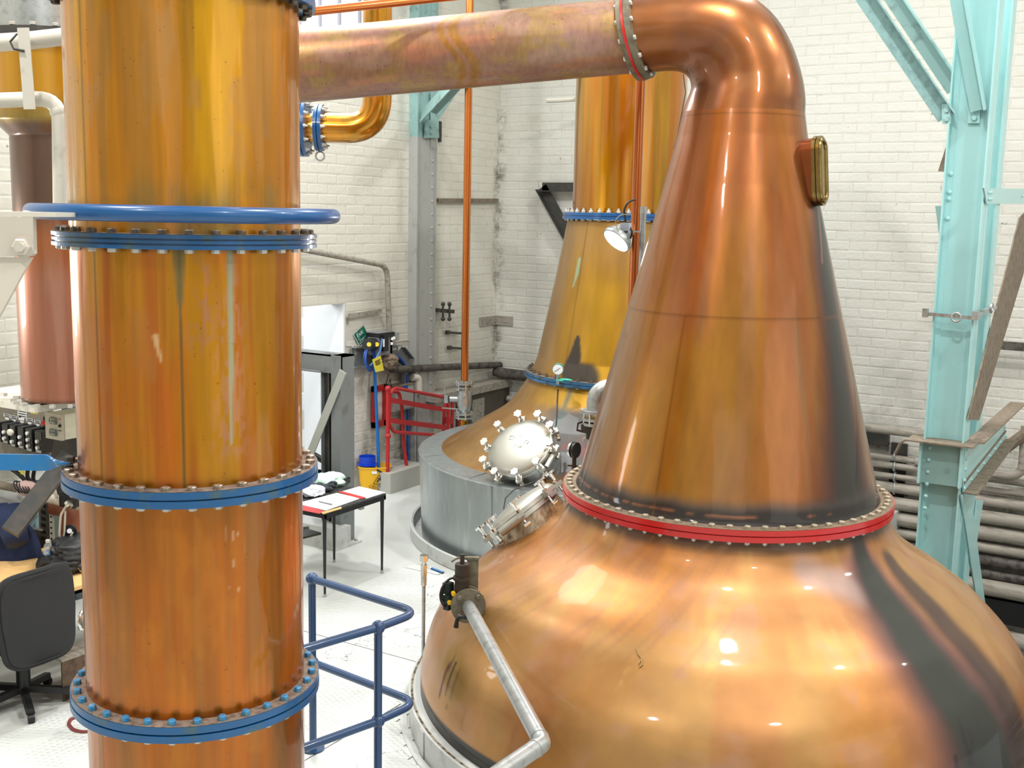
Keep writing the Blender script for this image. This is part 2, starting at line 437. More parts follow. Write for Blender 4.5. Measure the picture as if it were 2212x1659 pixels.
m_brass = paint('brass', '#94804f', .22, metal=1, var=.1, scale=9, h2='#7a5c33', amt=.4)
m_wood = paint('beech', '#eec283', .45, var=.06, scale=2, stretch=(1, 6, 6), h2='#e0ad68', amt=.5)
m_verd = paint('verdigris', '#3aa58c', .8, var=.2, scale=20)
m_cablebl = paint('cable_blue', '#1c4fa8', .4, var=.1)
m_lip = paint('white_bund', '#c9cbc8', .5, var=.06, scale=3, h2='#97938b', amt=.5, thr=(.55, .72))
m_glassdk = paint('dark_glass', '#20180f', .06, coat=1, var=.1)
m_signgreen = paint('sign_green', '#0c6b52', .4, var=.03)
m_tag = paint('tag_yellow', '#e6d648', .5, var=.05)

# ------------------------------------------------------------------ where the big vessels stand
CC = lev(-1.4392, 5.0)          # condenser column in front
FS = lev(1.414, 7.25)           # front still
BS = lev(1.13, 11.55)           # back still
CD = at(126, 280, 7.7); CD = Vector((CD.x, CD.y, 0))     # small condenser at the left

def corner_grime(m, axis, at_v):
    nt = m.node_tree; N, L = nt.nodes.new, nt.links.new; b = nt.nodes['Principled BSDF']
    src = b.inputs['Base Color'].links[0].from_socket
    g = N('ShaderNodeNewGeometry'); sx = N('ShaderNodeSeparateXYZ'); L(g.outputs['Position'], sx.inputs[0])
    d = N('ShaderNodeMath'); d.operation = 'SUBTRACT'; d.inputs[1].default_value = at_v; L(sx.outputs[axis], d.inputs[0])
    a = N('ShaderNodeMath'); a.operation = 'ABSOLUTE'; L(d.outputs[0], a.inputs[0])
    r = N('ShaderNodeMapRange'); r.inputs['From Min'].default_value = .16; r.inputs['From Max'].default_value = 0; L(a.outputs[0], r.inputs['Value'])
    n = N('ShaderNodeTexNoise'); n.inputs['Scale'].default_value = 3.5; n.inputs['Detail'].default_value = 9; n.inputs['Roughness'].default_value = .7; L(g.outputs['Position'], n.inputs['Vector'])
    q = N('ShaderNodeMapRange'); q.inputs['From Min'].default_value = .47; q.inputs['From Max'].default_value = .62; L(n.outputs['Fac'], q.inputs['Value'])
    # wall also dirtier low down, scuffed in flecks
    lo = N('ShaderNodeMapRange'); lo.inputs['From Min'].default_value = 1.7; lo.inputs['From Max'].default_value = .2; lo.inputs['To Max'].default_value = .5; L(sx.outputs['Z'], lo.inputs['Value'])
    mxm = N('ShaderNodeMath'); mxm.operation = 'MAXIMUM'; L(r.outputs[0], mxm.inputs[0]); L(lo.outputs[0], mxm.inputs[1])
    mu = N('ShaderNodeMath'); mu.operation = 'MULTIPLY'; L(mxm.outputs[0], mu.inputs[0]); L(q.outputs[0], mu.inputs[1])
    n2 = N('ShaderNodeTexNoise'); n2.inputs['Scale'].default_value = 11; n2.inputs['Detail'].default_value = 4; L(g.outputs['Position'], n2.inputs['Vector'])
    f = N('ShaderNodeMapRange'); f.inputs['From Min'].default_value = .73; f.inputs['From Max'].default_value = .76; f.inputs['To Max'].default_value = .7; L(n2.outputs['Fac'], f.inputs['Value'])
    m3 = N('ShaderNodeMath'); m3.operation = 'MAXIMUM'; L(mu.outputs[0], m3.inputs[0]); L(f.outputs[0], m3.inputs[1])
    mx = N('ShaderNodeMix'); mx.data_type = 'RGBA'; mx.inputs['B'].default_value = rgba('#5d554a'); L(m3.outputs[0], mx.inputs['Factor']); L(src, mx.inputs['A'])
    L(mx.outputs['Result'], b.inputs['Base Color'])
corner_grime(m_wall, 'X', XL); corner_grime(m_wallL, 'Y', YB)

# ------------------------------------------------------------------ STRUCTURE: floor with the two still pits
def loop_edges(bm, pts):
    vs_ = [bm.verts.new(p) for p in pts]
    return [bm.edges.new((vs_[i], vs_[(i + 1) % len(vs_)])) for i in range(len(vs_))]
X0, X1, Y0, Y1 = XL - .6, 7.5, -6.0, YB + .6
ZC = 8.9
bm = bmesh.new()
PZ = -2.2                                   # lower level behind and right of the front still
arc = [(FS.x + 1.99 * math.cos(t), FS.y + 1.99 * math.sin(t)) for t in np.linspace(math.radians(-40), math.radians(-245), 60)]
outer = [(X0 - 3, Y0), (X1 + .6, Y0), (X1 + .6, arc[0][1])] + arc + [(-2.75, 9.6), (-2.75, Y1), (X0 - 3, Y1)]
eds = loop_edges(bm, [(x, y, 0) for x, y in outer])
eds += loop_edges(bm, [(BS.x + 2.1 * math.cos(2 * PI * k / 72), BS.y + 2.1 * math.sin(2 * PI * k / 72), 0) for k in range(72)])
bmesh.ops.triangle_fill(bm, use_beauty=True, edges=eds)
n0 = [bm.verts.new((BS.x + 2.1 * math.cos(2 * PI * k / 72), BS.y + 2.1 * math.sin(2 * PI * k / 72), z)) for z in (0, -.8) for k in range(72)]
for k in range(72): bm.faces.new((n0[k], n0[(k + 1) % 72], n0[72 + (k + 1) % 72], n0[72 + k]))
bm.faces.new(n0[72:])
edge = [(X1 + .6, arc[0][1])] + arc + [(-2.75, 9.6), (-2.75, Y1)]
n0 = [[bm.verts.new((x, y, z)) for x, y in edge] for z in (0, PZ)]
for k in range(len(edge) - 1): bm.faces.new((n0[0][k], n0[0][k + 1], n0[1][k + 1], n0[1][k]))
me = bpy.data.meshes.new('floor'); bm.to_mesh(me); bm.free()
me.materials.append(paint('floor_paint', '#cfd2cd', .4, var=.05, scale=.8, h2='#a9a79d', amt=.45, thr=(.52, .75), bump=.1, bscale=8))
floor = bpy.data.objects.new('floor', me); put(floor, None, (0, 0, 0))
props(floor, 'pale grey painted floor around the stills', 'floor', None, 'structure')

o = MB().bb((-5.2, 4.6, PZ - .1), (X1 + .4, Y1 - .4, PZ)).obj('floor_lower', paint('pit_floor', '#77736b', .7, var=.15, scale=2, h2='#4a463f', amt=.6), base=(0, 9, PZ - .1), smooth=False)
props(o, 'dim concrete floor of the lower level behind the front still', 'floor', None, 'structure')
# raised tread plates of the white platform (parts of the floor)
m, nt, b = nodes_of('tread_plate'); N, L = nt.nodes.new, nt.links.new
tc = N('ShaderNodeTexCoord')
def tread(rot):
    mp = N('ShaderNodeMapping'); mp.inputs['Rotation'].default_value = (0, 0, rot); mp.inputs['Scale'].default_value = (16, 34, 1)
    L(tc.outputs['Object'], mp.inputs[0]); v = N('ShaderNodeTexVoronoi'); v.inputs['Scale'].default_value = 1; v.inputs['Randomness'].default_value = .12
    L(mp.outputs[0], v.inputs['Vector']); r = N('ShaderNodeMapRange'); r.inputs['From Min'].default_value = .16; r.inputs['From Max'].default_value = .34; r.inputs['To Min'].default_value = 1; r.inputs['To Max'].default_value = 0
    L(v.outputs['Distance'], r.inputs['Value']); return r.outputs[0]
add = N('ShaderNodeMath'); add.operation = 'ADD'; L(tread(.78), add.inputs[0]); L(tread(-.78), add.inputs[1])
nz = N('ShaderNodeTexNoise'); nz.inputs['Scale'].default_value = .9; nz.inputs['Detail'].default_value = 7; L(tc.outputs['Object'], nz.inputs['Vector'])
ms = N('ShaderNodeMapRange'); ms.inputs['From Min'].default_value = .42; ms.inputs['From Max'].default_value = .56; L(nz.outputs['Fac'], ms.inputs['Value'])
mlt = N('ShaderNodeMath'); mlt.operation = 'MULTIPLY'; L(add.outputs[0], mlt.inputs[0]); L(ms.outputs[0], mlt.inputs[1])
bp = N('ShaderNodeBump'); bp.inputs['Strength'].default_value = .55; bp.inputs['Distance'].default_value = .012
L(mlt.outputs[0], bp.inputs['Height']); L(bp.outputs[0], b.inputs['Normal'])
mx = N('ShaderNodeMix'); mx.data_type = 'RGBA'; mx.inputs['A'].default_value = rgba('#dfe4e2'); mx.inputs['B'].default_value = rgba('#c9cac4')
L(nz.outputs['Fac'], mx.inputs['Factor'])
# thin dark cracks where the paint has lifted
nd = N('ShaderNodeTexNoise'); nd.inputs['Scale'].default_value = 1.1; nd.inputs['Detail'].default_value = 9; L(tc.outputs['Object'], nd.inputs['Vector'])
sb = N('ShaderNodeMath'); sb.operation = 'SUBTRACT'; sb.inputs[1].default_value = .44; L(nd.outputs['Fac'], sb.inputs[0])
ab = N('ShaderNodeMath'); ab.operation = 'ABSOLUTE'; L(sb.outputs[0], ab.inputs[0])
lt = N('ShaderNodeMath'); lt.operation = 'LESS_THAN'; lt.inputs[1].default_value = .0014; L(ab.outputs[0], lt.inputs[0])
m2 = N('ShaderNodeMix'); m2.data_type = 'RGBA'; m2.inputs['B'].default_value = rgba('#5c584f'); L(mx.outputs['Result'], m2.inputs['A'])
sc_ = N('ShaderNodeMath'); sc_.operation = 'MULTIPLY'; sc_.inputs[1].default_value = .75; L(lt.outputs[0], sc_.inputs[0]); L(sc_.outputs[0], m2.inputs['Factor'])
L(m2.outputs['Result'], b.inputs['Base Color']); b.inputs['Roughness'].default_value = .38
MATS['tread_plate'] = m
PXE = -6.12
for i, (xa, xb) in enumerate([(PXE, -4.36), (-4.35, -2.6), (-2.59, -.85)]):
    for j in range(5):
        ya, yb = 1.2 + j * 1.75, 1.2 + (j + 1) * 1.75 - .008
        cxy = ((xa + xb) / 2, (ya + yb) / 2)
        # plates stop where the stills break through the platform
        bmp = bmesh.new(); g = 14
        vv = {}
        for a in range(g + 1):
            for c in range(g + 1):
                vv[a, c] = bmp.verts.new((xa + (xb - xa) * a / g, ya + (yb - ya) * c / g, .006))
        for a in range(g):
            for c in range(g):
                q = [vv[a, c], vv[a + 1, c], vv[a + 1, c + 1], vv[a, c + 1]]
                ctr = sum((p.co for p in q), Vector()) / 4
                if not (ctr.y > 8.4 and ctr.x > -3.6) and all((Vector((p.co.x, p.co.y)) - Vector((K.x, K.y))).length > rr for p in q for K, rr in ((FS, 1.995), (BS, 2.24))): bmp.faces.new(q)
        bmesh.ops.delete(bmp, geom=[x for x in bmp.verts if not x.link_faces], context='VERTS')
        if not bmp.faces: bmp.free(); continue
        me = bpy.data.meshes.new('tread_plate'); bmp.to_mesh(me); bmp.free(); me.materials.append(MATS['tread_plate'])
        o = bpy.data.objects.new('tread_plate', me); COL.objects.link(o); o.parent = floor; ORG[o.name] = ORG['floor']

# ------------------------------------------------------------------ STRUCTURE: walls of painted brick
def project(p):
    d = p - CAM; z = d.dot(fwd)
    if z <= .1: return None
    return 1106 + F * d.dot(c_right) / z, 829.5 - F * d.dot(c_up) / z, z
def brick_mesh(name, L_, H_, mat, seed, relief=1.0):
    """one painted brick: soft pillow face 8 mm proud of the joint, a little uneven"""
    r = random.Random(seed); a, c, d = L_ / 2 - .002, H_ / 2 - .0015, .006
    e = .014
    P = [(-a, -c, 0), (a, -c, 0), (a, c, 0), (-a, c, 0)]
    Q = [(x * (1 - e / a) + r.uniform(-.004, .004), y * (1 - e / c) + r.uniform(-.004, .004), d + r.uniform(-.003, .003)) for x, y, _ in P]
    mb = MB(); mb.v = [Vector((p[0], p[1], p[2] * relief)) for p in P + Q]; mb.f = [(4, 5, 6, 7)] + [(i, (i + 1) % 4, 4 + (i + 1) % 4, 4 + i) for i in range(4)]
    return mb
def brick_wall(name, label, at_, right, normal, length, z0, z1, holes, mat, visible, BL=.325, BH=.112, relief=1.0):
    """at_: foot of the wall, right: along it, normal: into the room; the 300 bricks that show largest are single parts"""
    right, normal = Vector(right), Vector(normal); at_ = Vector(at_)
    R = Matrix((right, EZ, normal)).transposed()
    root = bpy.data.objects.new(name, None)
    mb = MB(); t = .22
    def slab(a0, a1, b0, b1):
        c = at_ + right * ((a0 + a1) / 2) + EZ * ((b0 + b1) / 2) - normal * t / 2
        mb.box(c, (a1 - a0, b1 - b0, t), R)
    cuts = sorted({z0, z1} | {h[2] for h in holes} | {h[3] for h in holes})
    for b0, b1 in zip(cuts[:-1], cuts[1:]):
        xs = [0.0]
        for h in sorted(holes):
            if h[2] < b1 - 1e-6 and h[3] > b0 + 1e-6: xs += [h[0], h[1]]
        xs.append(length)
        for a0, a1 in zip(xs[::2], xs[1::2]):
            if a1 - a0 > .001: slab(a0, a1, b0, b1)
    root = mb.obj(name, m_mortar, base=at_, smooth=False)
    props(root, label, 'wall', None, 'structure')
    protos = [brick_mesh('brick', BL, BH, mat, s, relief) for s in range(5)]
    cand = []
    for j in range(int((z1 - z0) / BH)):
        zc = z0 + (j + .5) * BH
        for i in range(-1, int(length / BL) + 1):
            ac = (i + .5 + (.5 if j % 2 else 0)) * BL
            lo, hi = max(0, ac - BL / 2), min(length, ac + BL / 2)
            if hi - lo < .07: continue
            if any(h[0] - BL / 2 < ac < h[1] + BL / 2 and h[2] - BH / 2 < zc < h[3] + BH / 2 for h in holes): continue
            p = at_ + right * ac + EZ * zc; q = project(p); size = 0
            if q and any(u0 < q[0] < u1 and v0 < q[1] < v1 for u0, u1, v0, v1 in visible): size = 1 / q[2] ** 2 + rng.random() * .0008
            fr = (hi - lo) / BL
            if fr < .999: p = at_ + right * ((lo + hi) / 2) + EZ * zc; size = 0
            cand.append((size, p, fr))
    cand.sort(key=lambda c: -c[0])
    meshes = [p.mesh('brick', mat, smooth=False) for p in protos]
    field = MB(); n = 0
    for size, p, fr in cand:
        k = rng.randrange(5); dep = rng.uniform(-.004, .001) * relief
        if size > 0 and n < 298:
            n += 1
            o = bpy.data.objects.new('brick', meshes[k]); COL.objects.link(o); o.parent = root; ORG[o.name] = ORG[root.name]
            o.matrix_local = Matrix.Translation(p + normal * dep - ORG[root.name]) @ R.to_4x4() @ Matrix.Rotation(rng.uniform(-.008, .008), 4, 'Z')
        else:
            field.add([R @ Vector((v.x * fr, v.y, v.z)) + p + normal * dep for v in protos[k].v], protos[k].f)
    if field.v: field.obj('brickwork', mat, root, smooth=False, kind='stuff')
    return root
jamb = onx(745, 655, XL)
dz1 = jamb.z; dy1 = jamb.y
wa, wb = onx(676, 40, XL), onx(848, 40, XL)
holes_L = [(3.0 + (dy1 - 1.9) - 0, 3.0 + dy1, 0, dz1)]
YL0 = -3.0
holes_L = [(dy1 - 2.0 - YL0, dy1 - YL0, 0, dz1), (wa.y - 1.6 - YL0, wb.y - YL0, 5.2, 7.6)]
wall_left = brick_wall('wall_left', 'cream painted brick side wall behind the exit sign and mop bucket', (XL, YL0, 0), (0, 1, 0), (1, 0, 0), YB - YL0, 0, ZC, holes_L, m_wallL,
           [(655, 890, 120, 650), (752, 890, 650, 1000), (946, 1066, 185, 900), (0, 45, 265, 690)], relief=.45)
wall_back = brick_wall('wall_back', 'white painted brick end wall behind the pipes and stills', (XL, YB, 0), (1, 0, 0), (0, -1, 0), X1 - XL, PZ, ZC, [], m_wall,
           [(1075, 1236, 160, 780), (1720, 2055, 0, 930), (2145, 2212, 450, 980)], relief=.7)
for nm, lb, a, b_ in (('wall_right', 'plain white wall on the walkway side', (X1, Y0, 0), (X1 + .2, YB + .2, ZC)), ('wall_front', 'plain white wall behind the viewpoint', (XL - 3, Y0 - .2, 0), (X1 + .2, Y0, ZC)),
                      ('ceiling', 'pale roof lining high over the still house', (XL - 3.2, Y0 - .2, ZC), (X1 + .2, YB + .3, ZC + .2))):
    o = MB().bb(a, b_).obj(nm, paint('plain_wall', '#cfcdc6', .8, var=.03), base=a, smooth=False); props(o, lb, 'ceiling' if nm == 'ceiling' else 'wall', None, 'structure')
o = MB().bb((XL - .22, Y0, 0), (XL, YL0, ZC)).obj('wall_left_end', MATS['plain_wall'], base=(XL, Y0, 0), smooth=False); props(o, 'plain white end of the side wall beside the walkway', 'wall', None, 'structure')

# side passage behind the doorway: white blockwork, each block a part
pw = MB().bb((XL - 2.4, dy1, 0), (XL - .22, dy1 + .15, 3.4)).obj('wall_passage', m_mortar, base=(XL - 1.2, dy1, 0), smooth=False)
props(pw, 'bright white blockwork wall seen through the doorway', 'wall', None, 'structure')
m_block = paint('white_block', '#eef0f2', .6, var=.02, scale=3)
bms = [brick_mesh('block', .44, .225, m_block, 40 + s).mesh('block', m_block, smooth=False) for s in range(3)]
RP = Matrix((Vector((1, 0, 0)), EZ, Vector((0, -1, 0)))).transposed()
for j in range(14):
    for i in range(5):
        x = XL - .62 - .22 - i * .44 - (.22 if j % 2 else 0)
        if x < XL - 2.2: continue
        o = bpy.data.objects.new('block', bms[(i + j) % 3]); COL.objects.link(o); o.parent = pw; ORG[o.name] = ORG[pw.name]
        o.matrix_local = Matrix.Translation(Vector((x, dy1, .1125 + j * .225)) - ORG[pw.name]) @ RP.to_4x4()
MB().bb((XL - .62, dy1 - .018, 0), (XL - .005, dy1 + .1, 3.3)).obj('reveal', m_block, pw, smooth=False)
o = MB().bb((XL - 2.6, dy1 - 2.2, 0), (XL - 2.4, dy1 + .2, 3.4)).bb((XL - 2.4, dy1 - 2.2, 0), (XL - .22, dy1 - 2.05, 3.4)).bb((XL - 2.6, dy1 - 2.2, 3.4), (XL - .22, dy1 + .2, 3.5)).obj('wall_passage_end', m_block, base=(XL - 2, dy1 - 1, 0), smooth=False)
props(o, 'white end and lid of the side passage beyond the doorway', 'wall', None, 'structure')

# window high in the side wall: frame, glazing bars, panes
win = thing('window_1', 'tall bright window with thin glazing bars high on the side wall', 'window', (XL - .1, (wa.y - 1.6 + wb.y) / 2, 5.2)); win['kind'] = 'structure'
wy0, wy1 = wa.y - 1.6, wb.y
fr = MB()
for y in (wy0 + .03, wy1 - .03): fr.box((XL - .1, y, 6.4), (.06, .06, 2.4))
for z in (5.23, 7.57): fr.box((XL - .1, (wy0 + wy1) / 2, z), (.06, wy1 - wy0, .06))
fr.obj('window_frame', m_white, win, smooth=False)
ys = [onx(u, 30, XL - .1).y for u in (691, 733, 777)]
ys = [2 * ys[0] - ys[1] - (ys[1] - ys[0]) * k for k in (2, 1, 0)] + ys + [2 * ys[2] - ys[1]]
ys = [y for y in ys if wy0 + .05 < y < wy1 - .05]
for y in ys: MB().box((XL - .1, y, 6.4), (.035, .022, 2.3)).obj('glazing_bar', paint('bar_grey', '#9a9aa8', .5, var=.03), win, smooth=False)
for z in (5.72, 6.2, 6.7, 7.2): MB().box((XL - .1, (wy0 + wy1) / 2, z), (.03, wy1 - wy0 - .1, .02)).obj('transom_bar', MATS['bar_grey'], win, smooth=False)
e_ = [wy0 + .06] + ys + [wy1 - .06]
for a, b_ in zip(e_[:-1], e_[1:]): MB().box((XL - .1, (a + b_) / 2, 6.4), (.006, b_ - a - .02, 2.28)).obj('pane', thin_glass('window_glass'), win, smooth=False)

# ------------------------------------------------------------------ hex bolts shared by many flanges
def bolt_mesh(name, r, h, mat, shank=0):
    mb = MB(); mb.hexb((0, 0, 0), (0, 0, 1), r, h)
    if shank: mb.cyl((0, 0, h), (0, 0, h + shank), r * .52, n=8)
    return mb.mesh(name, mat)
def flange(parent, C, z0, z1, R, rin, mat, nb, rb, bolt_top, bolt_bot, layers=2, top_mat=None, nm='flange', a0=0.0):
    """bolted pair of rings: painted rim in layers, weathered top face, bolt heads above and nuts below"""
    prof = [(rin, z0)]
    h = (z1 - z0) / layers
    for k in range(layers):
        za, zb = z0 + k * h, z0 + (k + 1) * h
        prof += [(R - .002 * (k % 2), za + (.0 if k == 0 else .0035)), (R - .002 * (k % 2), zb - (.0 if k == layers - 1 else .0035))]
        if k < layers - 1: prof += [(R - .014, zb - .003), (R - .014, zb + .003)]
    prof += [(rin, z1)]
    f = MB().lathe(prof, (C.x, C.y, 0), n=96, x=(1, 0, 0)).obj(nm, mat, parent, ang=25)
    if top_mat: MB().lathe([(rin, z1 + .0005), (R - .006, z1 + .0005), (R - .006, z1 + .0025), (rin, z1 + .0025)], (C.x, C.y, 0), n=96, close=True).obj('weathered_face', top_mat, f)
    for k in range(nb):
        a = a0 + 2 * PI * k / nb
        d = Vector((math.cos(a), math.sin(a), 0))
        for msh, z, nz in ((bolt_top, z1 + .0025, 1), (bolt_bot, z0, -1)):
            if msh is None: continue
            o = bpy.data.objects.new('bolt' if nz > 0 else 'nut', msh); COL.objects.link(o); o.parent = f; ORG[o.name] = ORG[f.name]
            M = Matrix.Translation(Vector((C.x, C.y, z)) + d * rb - ORG[f.name]) @ Matrix.Rotation(a + rng.uniform(0, 1), 4, 'Z')
            if nz < 0: M = M @ Matrix.Rotation(PI, 4, 'X')
            o.matrix_local = M
    return f

# ------------------------------------------------------------------ CONDENSER COLUMN (front left)
col = thing('condenser_column', 'tall lacquered copper condenser column with blue bolted flanges, nearest on the left', 'condenser', (CC.x, CC.y, 0))
RC = .488
cprof = np.array([(0.0, RC), (6.2, RC)])
cop_col = copper('copper_column', rough=.36, coat=.55, metal=.85, gain=.74, gvar=.2, bump=.05, speck=55, wave=(8, 8, 1.2), wstr=.35)
def ca(u, v): return hit(CC, cprof, u, v)
A_TOP, A_AMB, A_OR, A_BR = lin('#e0a012'), lin('#d98a10'), lin('#d97512'), lin('#c2700f')
def col_colour(kind):
    def fn(T, Z, R):
        n1 = fbm(np.cos(T) * 2.2, np.sin(T) * 2.2, Z * .8, 3); n2 = fbm(np.cos(T) * 9, np.sin(T) * 9, Z * .7, 11); n3 = fbm(np.cos(T) * 5, np.sin(T) * 5, Z * 4, 23)
        pat = np.zeros_like(Z)
        if kind == 'top':
            c = mixc(np.broadcast_to(lin('#e9a80c'), Z.shape + (3,)), lin('#d98c08'), sst(.42, .6, n1))
            c = mixc(c, lin('#b5812f'), .55 * sst(.52, .68, n2)); c = mixc(c, lin('#c9924a'), .6 * sst(.56, .66, n3))
            c = mixc(c, lin('#8d7a3a'), .55 * sst(3.5, 3.3, Z) * sst(.35, .6, n3)); pat = .25 * sst(3.42, 3.28, Z)
            seam = [(183, 300)]
        elif kind == 'mid':
            c = mixc(np.broadcast_to(lin('#da7206'), Z.shape + (3,)), lin('#d4900c'), sst(.4, .6, n1))
            c = mixc(c, lin('#c05e0a'), .6 * sst(.5, .66, n2)); c = mixc(c, lin('#c88440'), .4 * sst(.58, .68, n3))
            seam = [(212, 800), (392, 800)]
            # green and white weeping from the flange bolts
            a1, z1 = ca(495, 546); a2, z2 = ca(498, 960)
            g = streak(T, Z, R, [(a1, z1, .02), (a1, z1 - .35, .016), (a2, z2, .006)])
            halo = streak(T, Z, R, [(a1, z1, .02), (a1, z1 - .3, .09), (a2, z2, .1)]) * sst(.42, .62, vn(np.cos(T) * 60, np.sin(T) * 60, Z * 30, 5))
            halo2 = streak(T, Z, R, [(ca(440, 570)[0], z1 - .05, .03), (ca(440, 700)[0], z1 - .35, .1)]) * sst(.5, .68, vn(np.cos(T) * 70, np.sin(T) * 70, Z * 40, 6))
            c = mixc(c, lin('#c98a66'), .8 * np.maximum(halo, halo2)); pat = np.maximum(pat, .5 * halo)
            c = mixc(c, lin('#a9ab86'), sst(.15, .6, g)); pat = np.maximum(pat, sst(.05, .4, g))
            a3, z3 = ca(387, 546)
            ol = streak(T, Z, R, [(a3, z3, .034), (a3, z3 - .12, .026), (a3, z3 - .26, .006)]); ol2 = streak(T, Z, R, [(a3, z3, .01), (a3, 2.15, .008)])
            c = mixc(c, lin('#6b6428'), .95 * sst(.0, .5, ol) * (.6 + .4 * n2)); pat = np.maximum(pat, .8 * sst(0, .5, ol)); c = mixc(c, lin('#8a6a20'), .6 * ol2)
            sc1 = streak(T, Z, R, [(ca(338, 728)[0], ca(338, 728)[1], .022), (ca(350, 780)[0], ca(350, 780)[1], .012)]) * sst(.4, .6, n3)
            c = mixc(c, lin('#f0c088'), sst(.1, .6, sc1))
            le = sst(.55, .85, adiff(T, ca(172, 960)[0]) * -1 / .6 + .62) * sst(2.75, 2.2, Z)
            c = mixc(c, lin('#9fae98'), .55 * np.clip(sst(.16, 0, np.abs(adiff(T, ca(170, 960)[0]))) * sst(2.6, 2.2, Z), 0, 1))
        else:
            c = mixc(np.broadcast_to(lin('#c46c08'), Z.shape + (3,)), lin('#b0680a'), sst(.4, .6, n1))
            c = mixc(c, lin('#a5763a'), .5 * sst(.5, .68, n2)); c = mixc(c, lin('#cf7e16'), .5 * sst(.55, .66, n3))
            c = mixc(c, lin('#e07a10'), .7 * sst(1.32, 1.16, Z) * sst(.35, .55, n3)) if kind == 'low' else c
            dr = streak(T, Z, R, [(ca(505, 1140)[0], ca(505, 1140)[1], .05), (ca(512, 1260)[0], ca(512, 1260)[1], .05)]) * sst(.62, .7, vn(np.cos(T) * 90, np.sin(T) * 90, Z * 16, 8))
            c = mixc(c, lin('#e2a878'), .9 * sst(.1, .4, dr))
            seam = [(212, 1300)]
        for u, v in seam:
            a, _ = ca(u, v); s_ = sst(.007, .003, np.abs(adiff(T, a) * R)); c = mixc(c, lin('#5f5a36'), .75 * s_)
        edge = np.minimum(sst(.05, 0, Z - Z.min()), 1) + sst(.03, 0, Z.max() - Z)
        c = mixc(c, lin('#5a4726'), .45 * np.clip(edge, 0, 1) * (.4 + .6 * n2)); pat = np.maximum(pat, .2 * np.clip(edge, 0, 1))
        return c, pat
    return fn
for kind, za, zb in (('base', 0.0, 1.08), ('low', 1.13, 2.09), ('mid', 2.15, 3.14), ('top', 3.18, 4.17), ('head', 4.2, 6.2)):
    zz = np.linspace(za, zb, 150); dent = lambda z: 0
    revolve('copper_section', CC, np.stack([zz, np.full_like(zz, RC)], 1), 300, cop_col, col, col_colour('top' if kind == 'head' else kind))
b_h = bolt_mesh('bolt', .021, .017, m_bolt); b_n = bolt_mesh('nut', .019, .016, m_boltw)
b_b = bolt_mesh('bolt', .018, .022, m_boltb); b_d = bolt_mesh('bolt', .02, .018, paint('bolt_dark', '#4d4740', .5, metal=.4, var=.3, scale=20, h2='#8d8270'))
flange(col, CC, 1.075, 1.144, .5593, .48, m_blue, 32, .527, b_b, b_n, 2, m_rust, a0=.03)
flange(col, CC, 2.085, 2.153, .5593, .48, m_blue, 32, .527, b_h, b_n, 2, m_rust, a0=.03)
flange(col, CC, 3.133, 3.191, .5593, .48, m_blue, 32, .527, b_d, b_n, 3, m_rust, a0=.05)
flange(col, CC, 4.155, 4.225, .5593, .48, m_blue, 32, .527, b_d, b_d, 2, m_rust, a0=.05)
ring = MB().torus((CC.x, CC.y, 3.272), .632, .033, n=96, m=16).obj('ring_pipe', m_bluecl, col)
for k in range(6):
    a = .35 + k * PI / 3; d = Vector((math.cos(a), math.sin(a), 0)); c = Vector((CC.x, CC.y, 3.272))
    MB().cyl(c + d * .48, c + d * .605, .014, n=10).obj('ring_spoke', m_dark, ring)

# ------------------------------------------------------------------ FRONT STILL
still = thing('pot_still', 'large copper pot still with red flange and swan neck in the foreground', 'still', (FS.x, FS.y, 0))
POT = smooth_prof([(-1.9, 1.55), (-1.1, 1.84), (-.3, 1.96), (.1, 1.983), (.293, 1.985), (.406, 1.966), (.531, 1.933), (.629, 1.891), (.738, 1.82), (.85, 1.715), (.94, 1.622), (1.01, 1.525), (1.085, 1.42), (1.166, 1.288), (1.247, 1.172), (1.334, 1.09), (1.424, 1.043), (1.485, 1.02)], 300)
CONE = np.stack([np.linspace(1.545, 3.95, 250), np.interp(np.linspace(1.545, 3.95, 250), [1.545, 1.575, 1.6, 3.5, 3.8, 3.95], [.985, .968, .96, .474, .405, .378])], 1)
cop_pot = copper('copper_pot', rough=.42, coat=.3, metal=.68, gain=.7, gvar=.13, bump=.06, grain=(5, 5, 5), wave=(3, 3, 3), wstr=.16)
cop_neck = copper('copper_neck', rough=.34, coat=.4, metal=.85, gain=.66, gvar=.12, bump=.04, grain=(16, 16, 1.0), wave=(3.5, 3.5, 1.2), wstr=.22)
def ph(u, v): return hit(FS, POT, u, v)
def nh(u, v): return hit(FS, CONE, u, v)
def pth(fn, pts, sc_=1):
    return [(*fn(u, v), wd * sc_) for u, v, wd in pts]
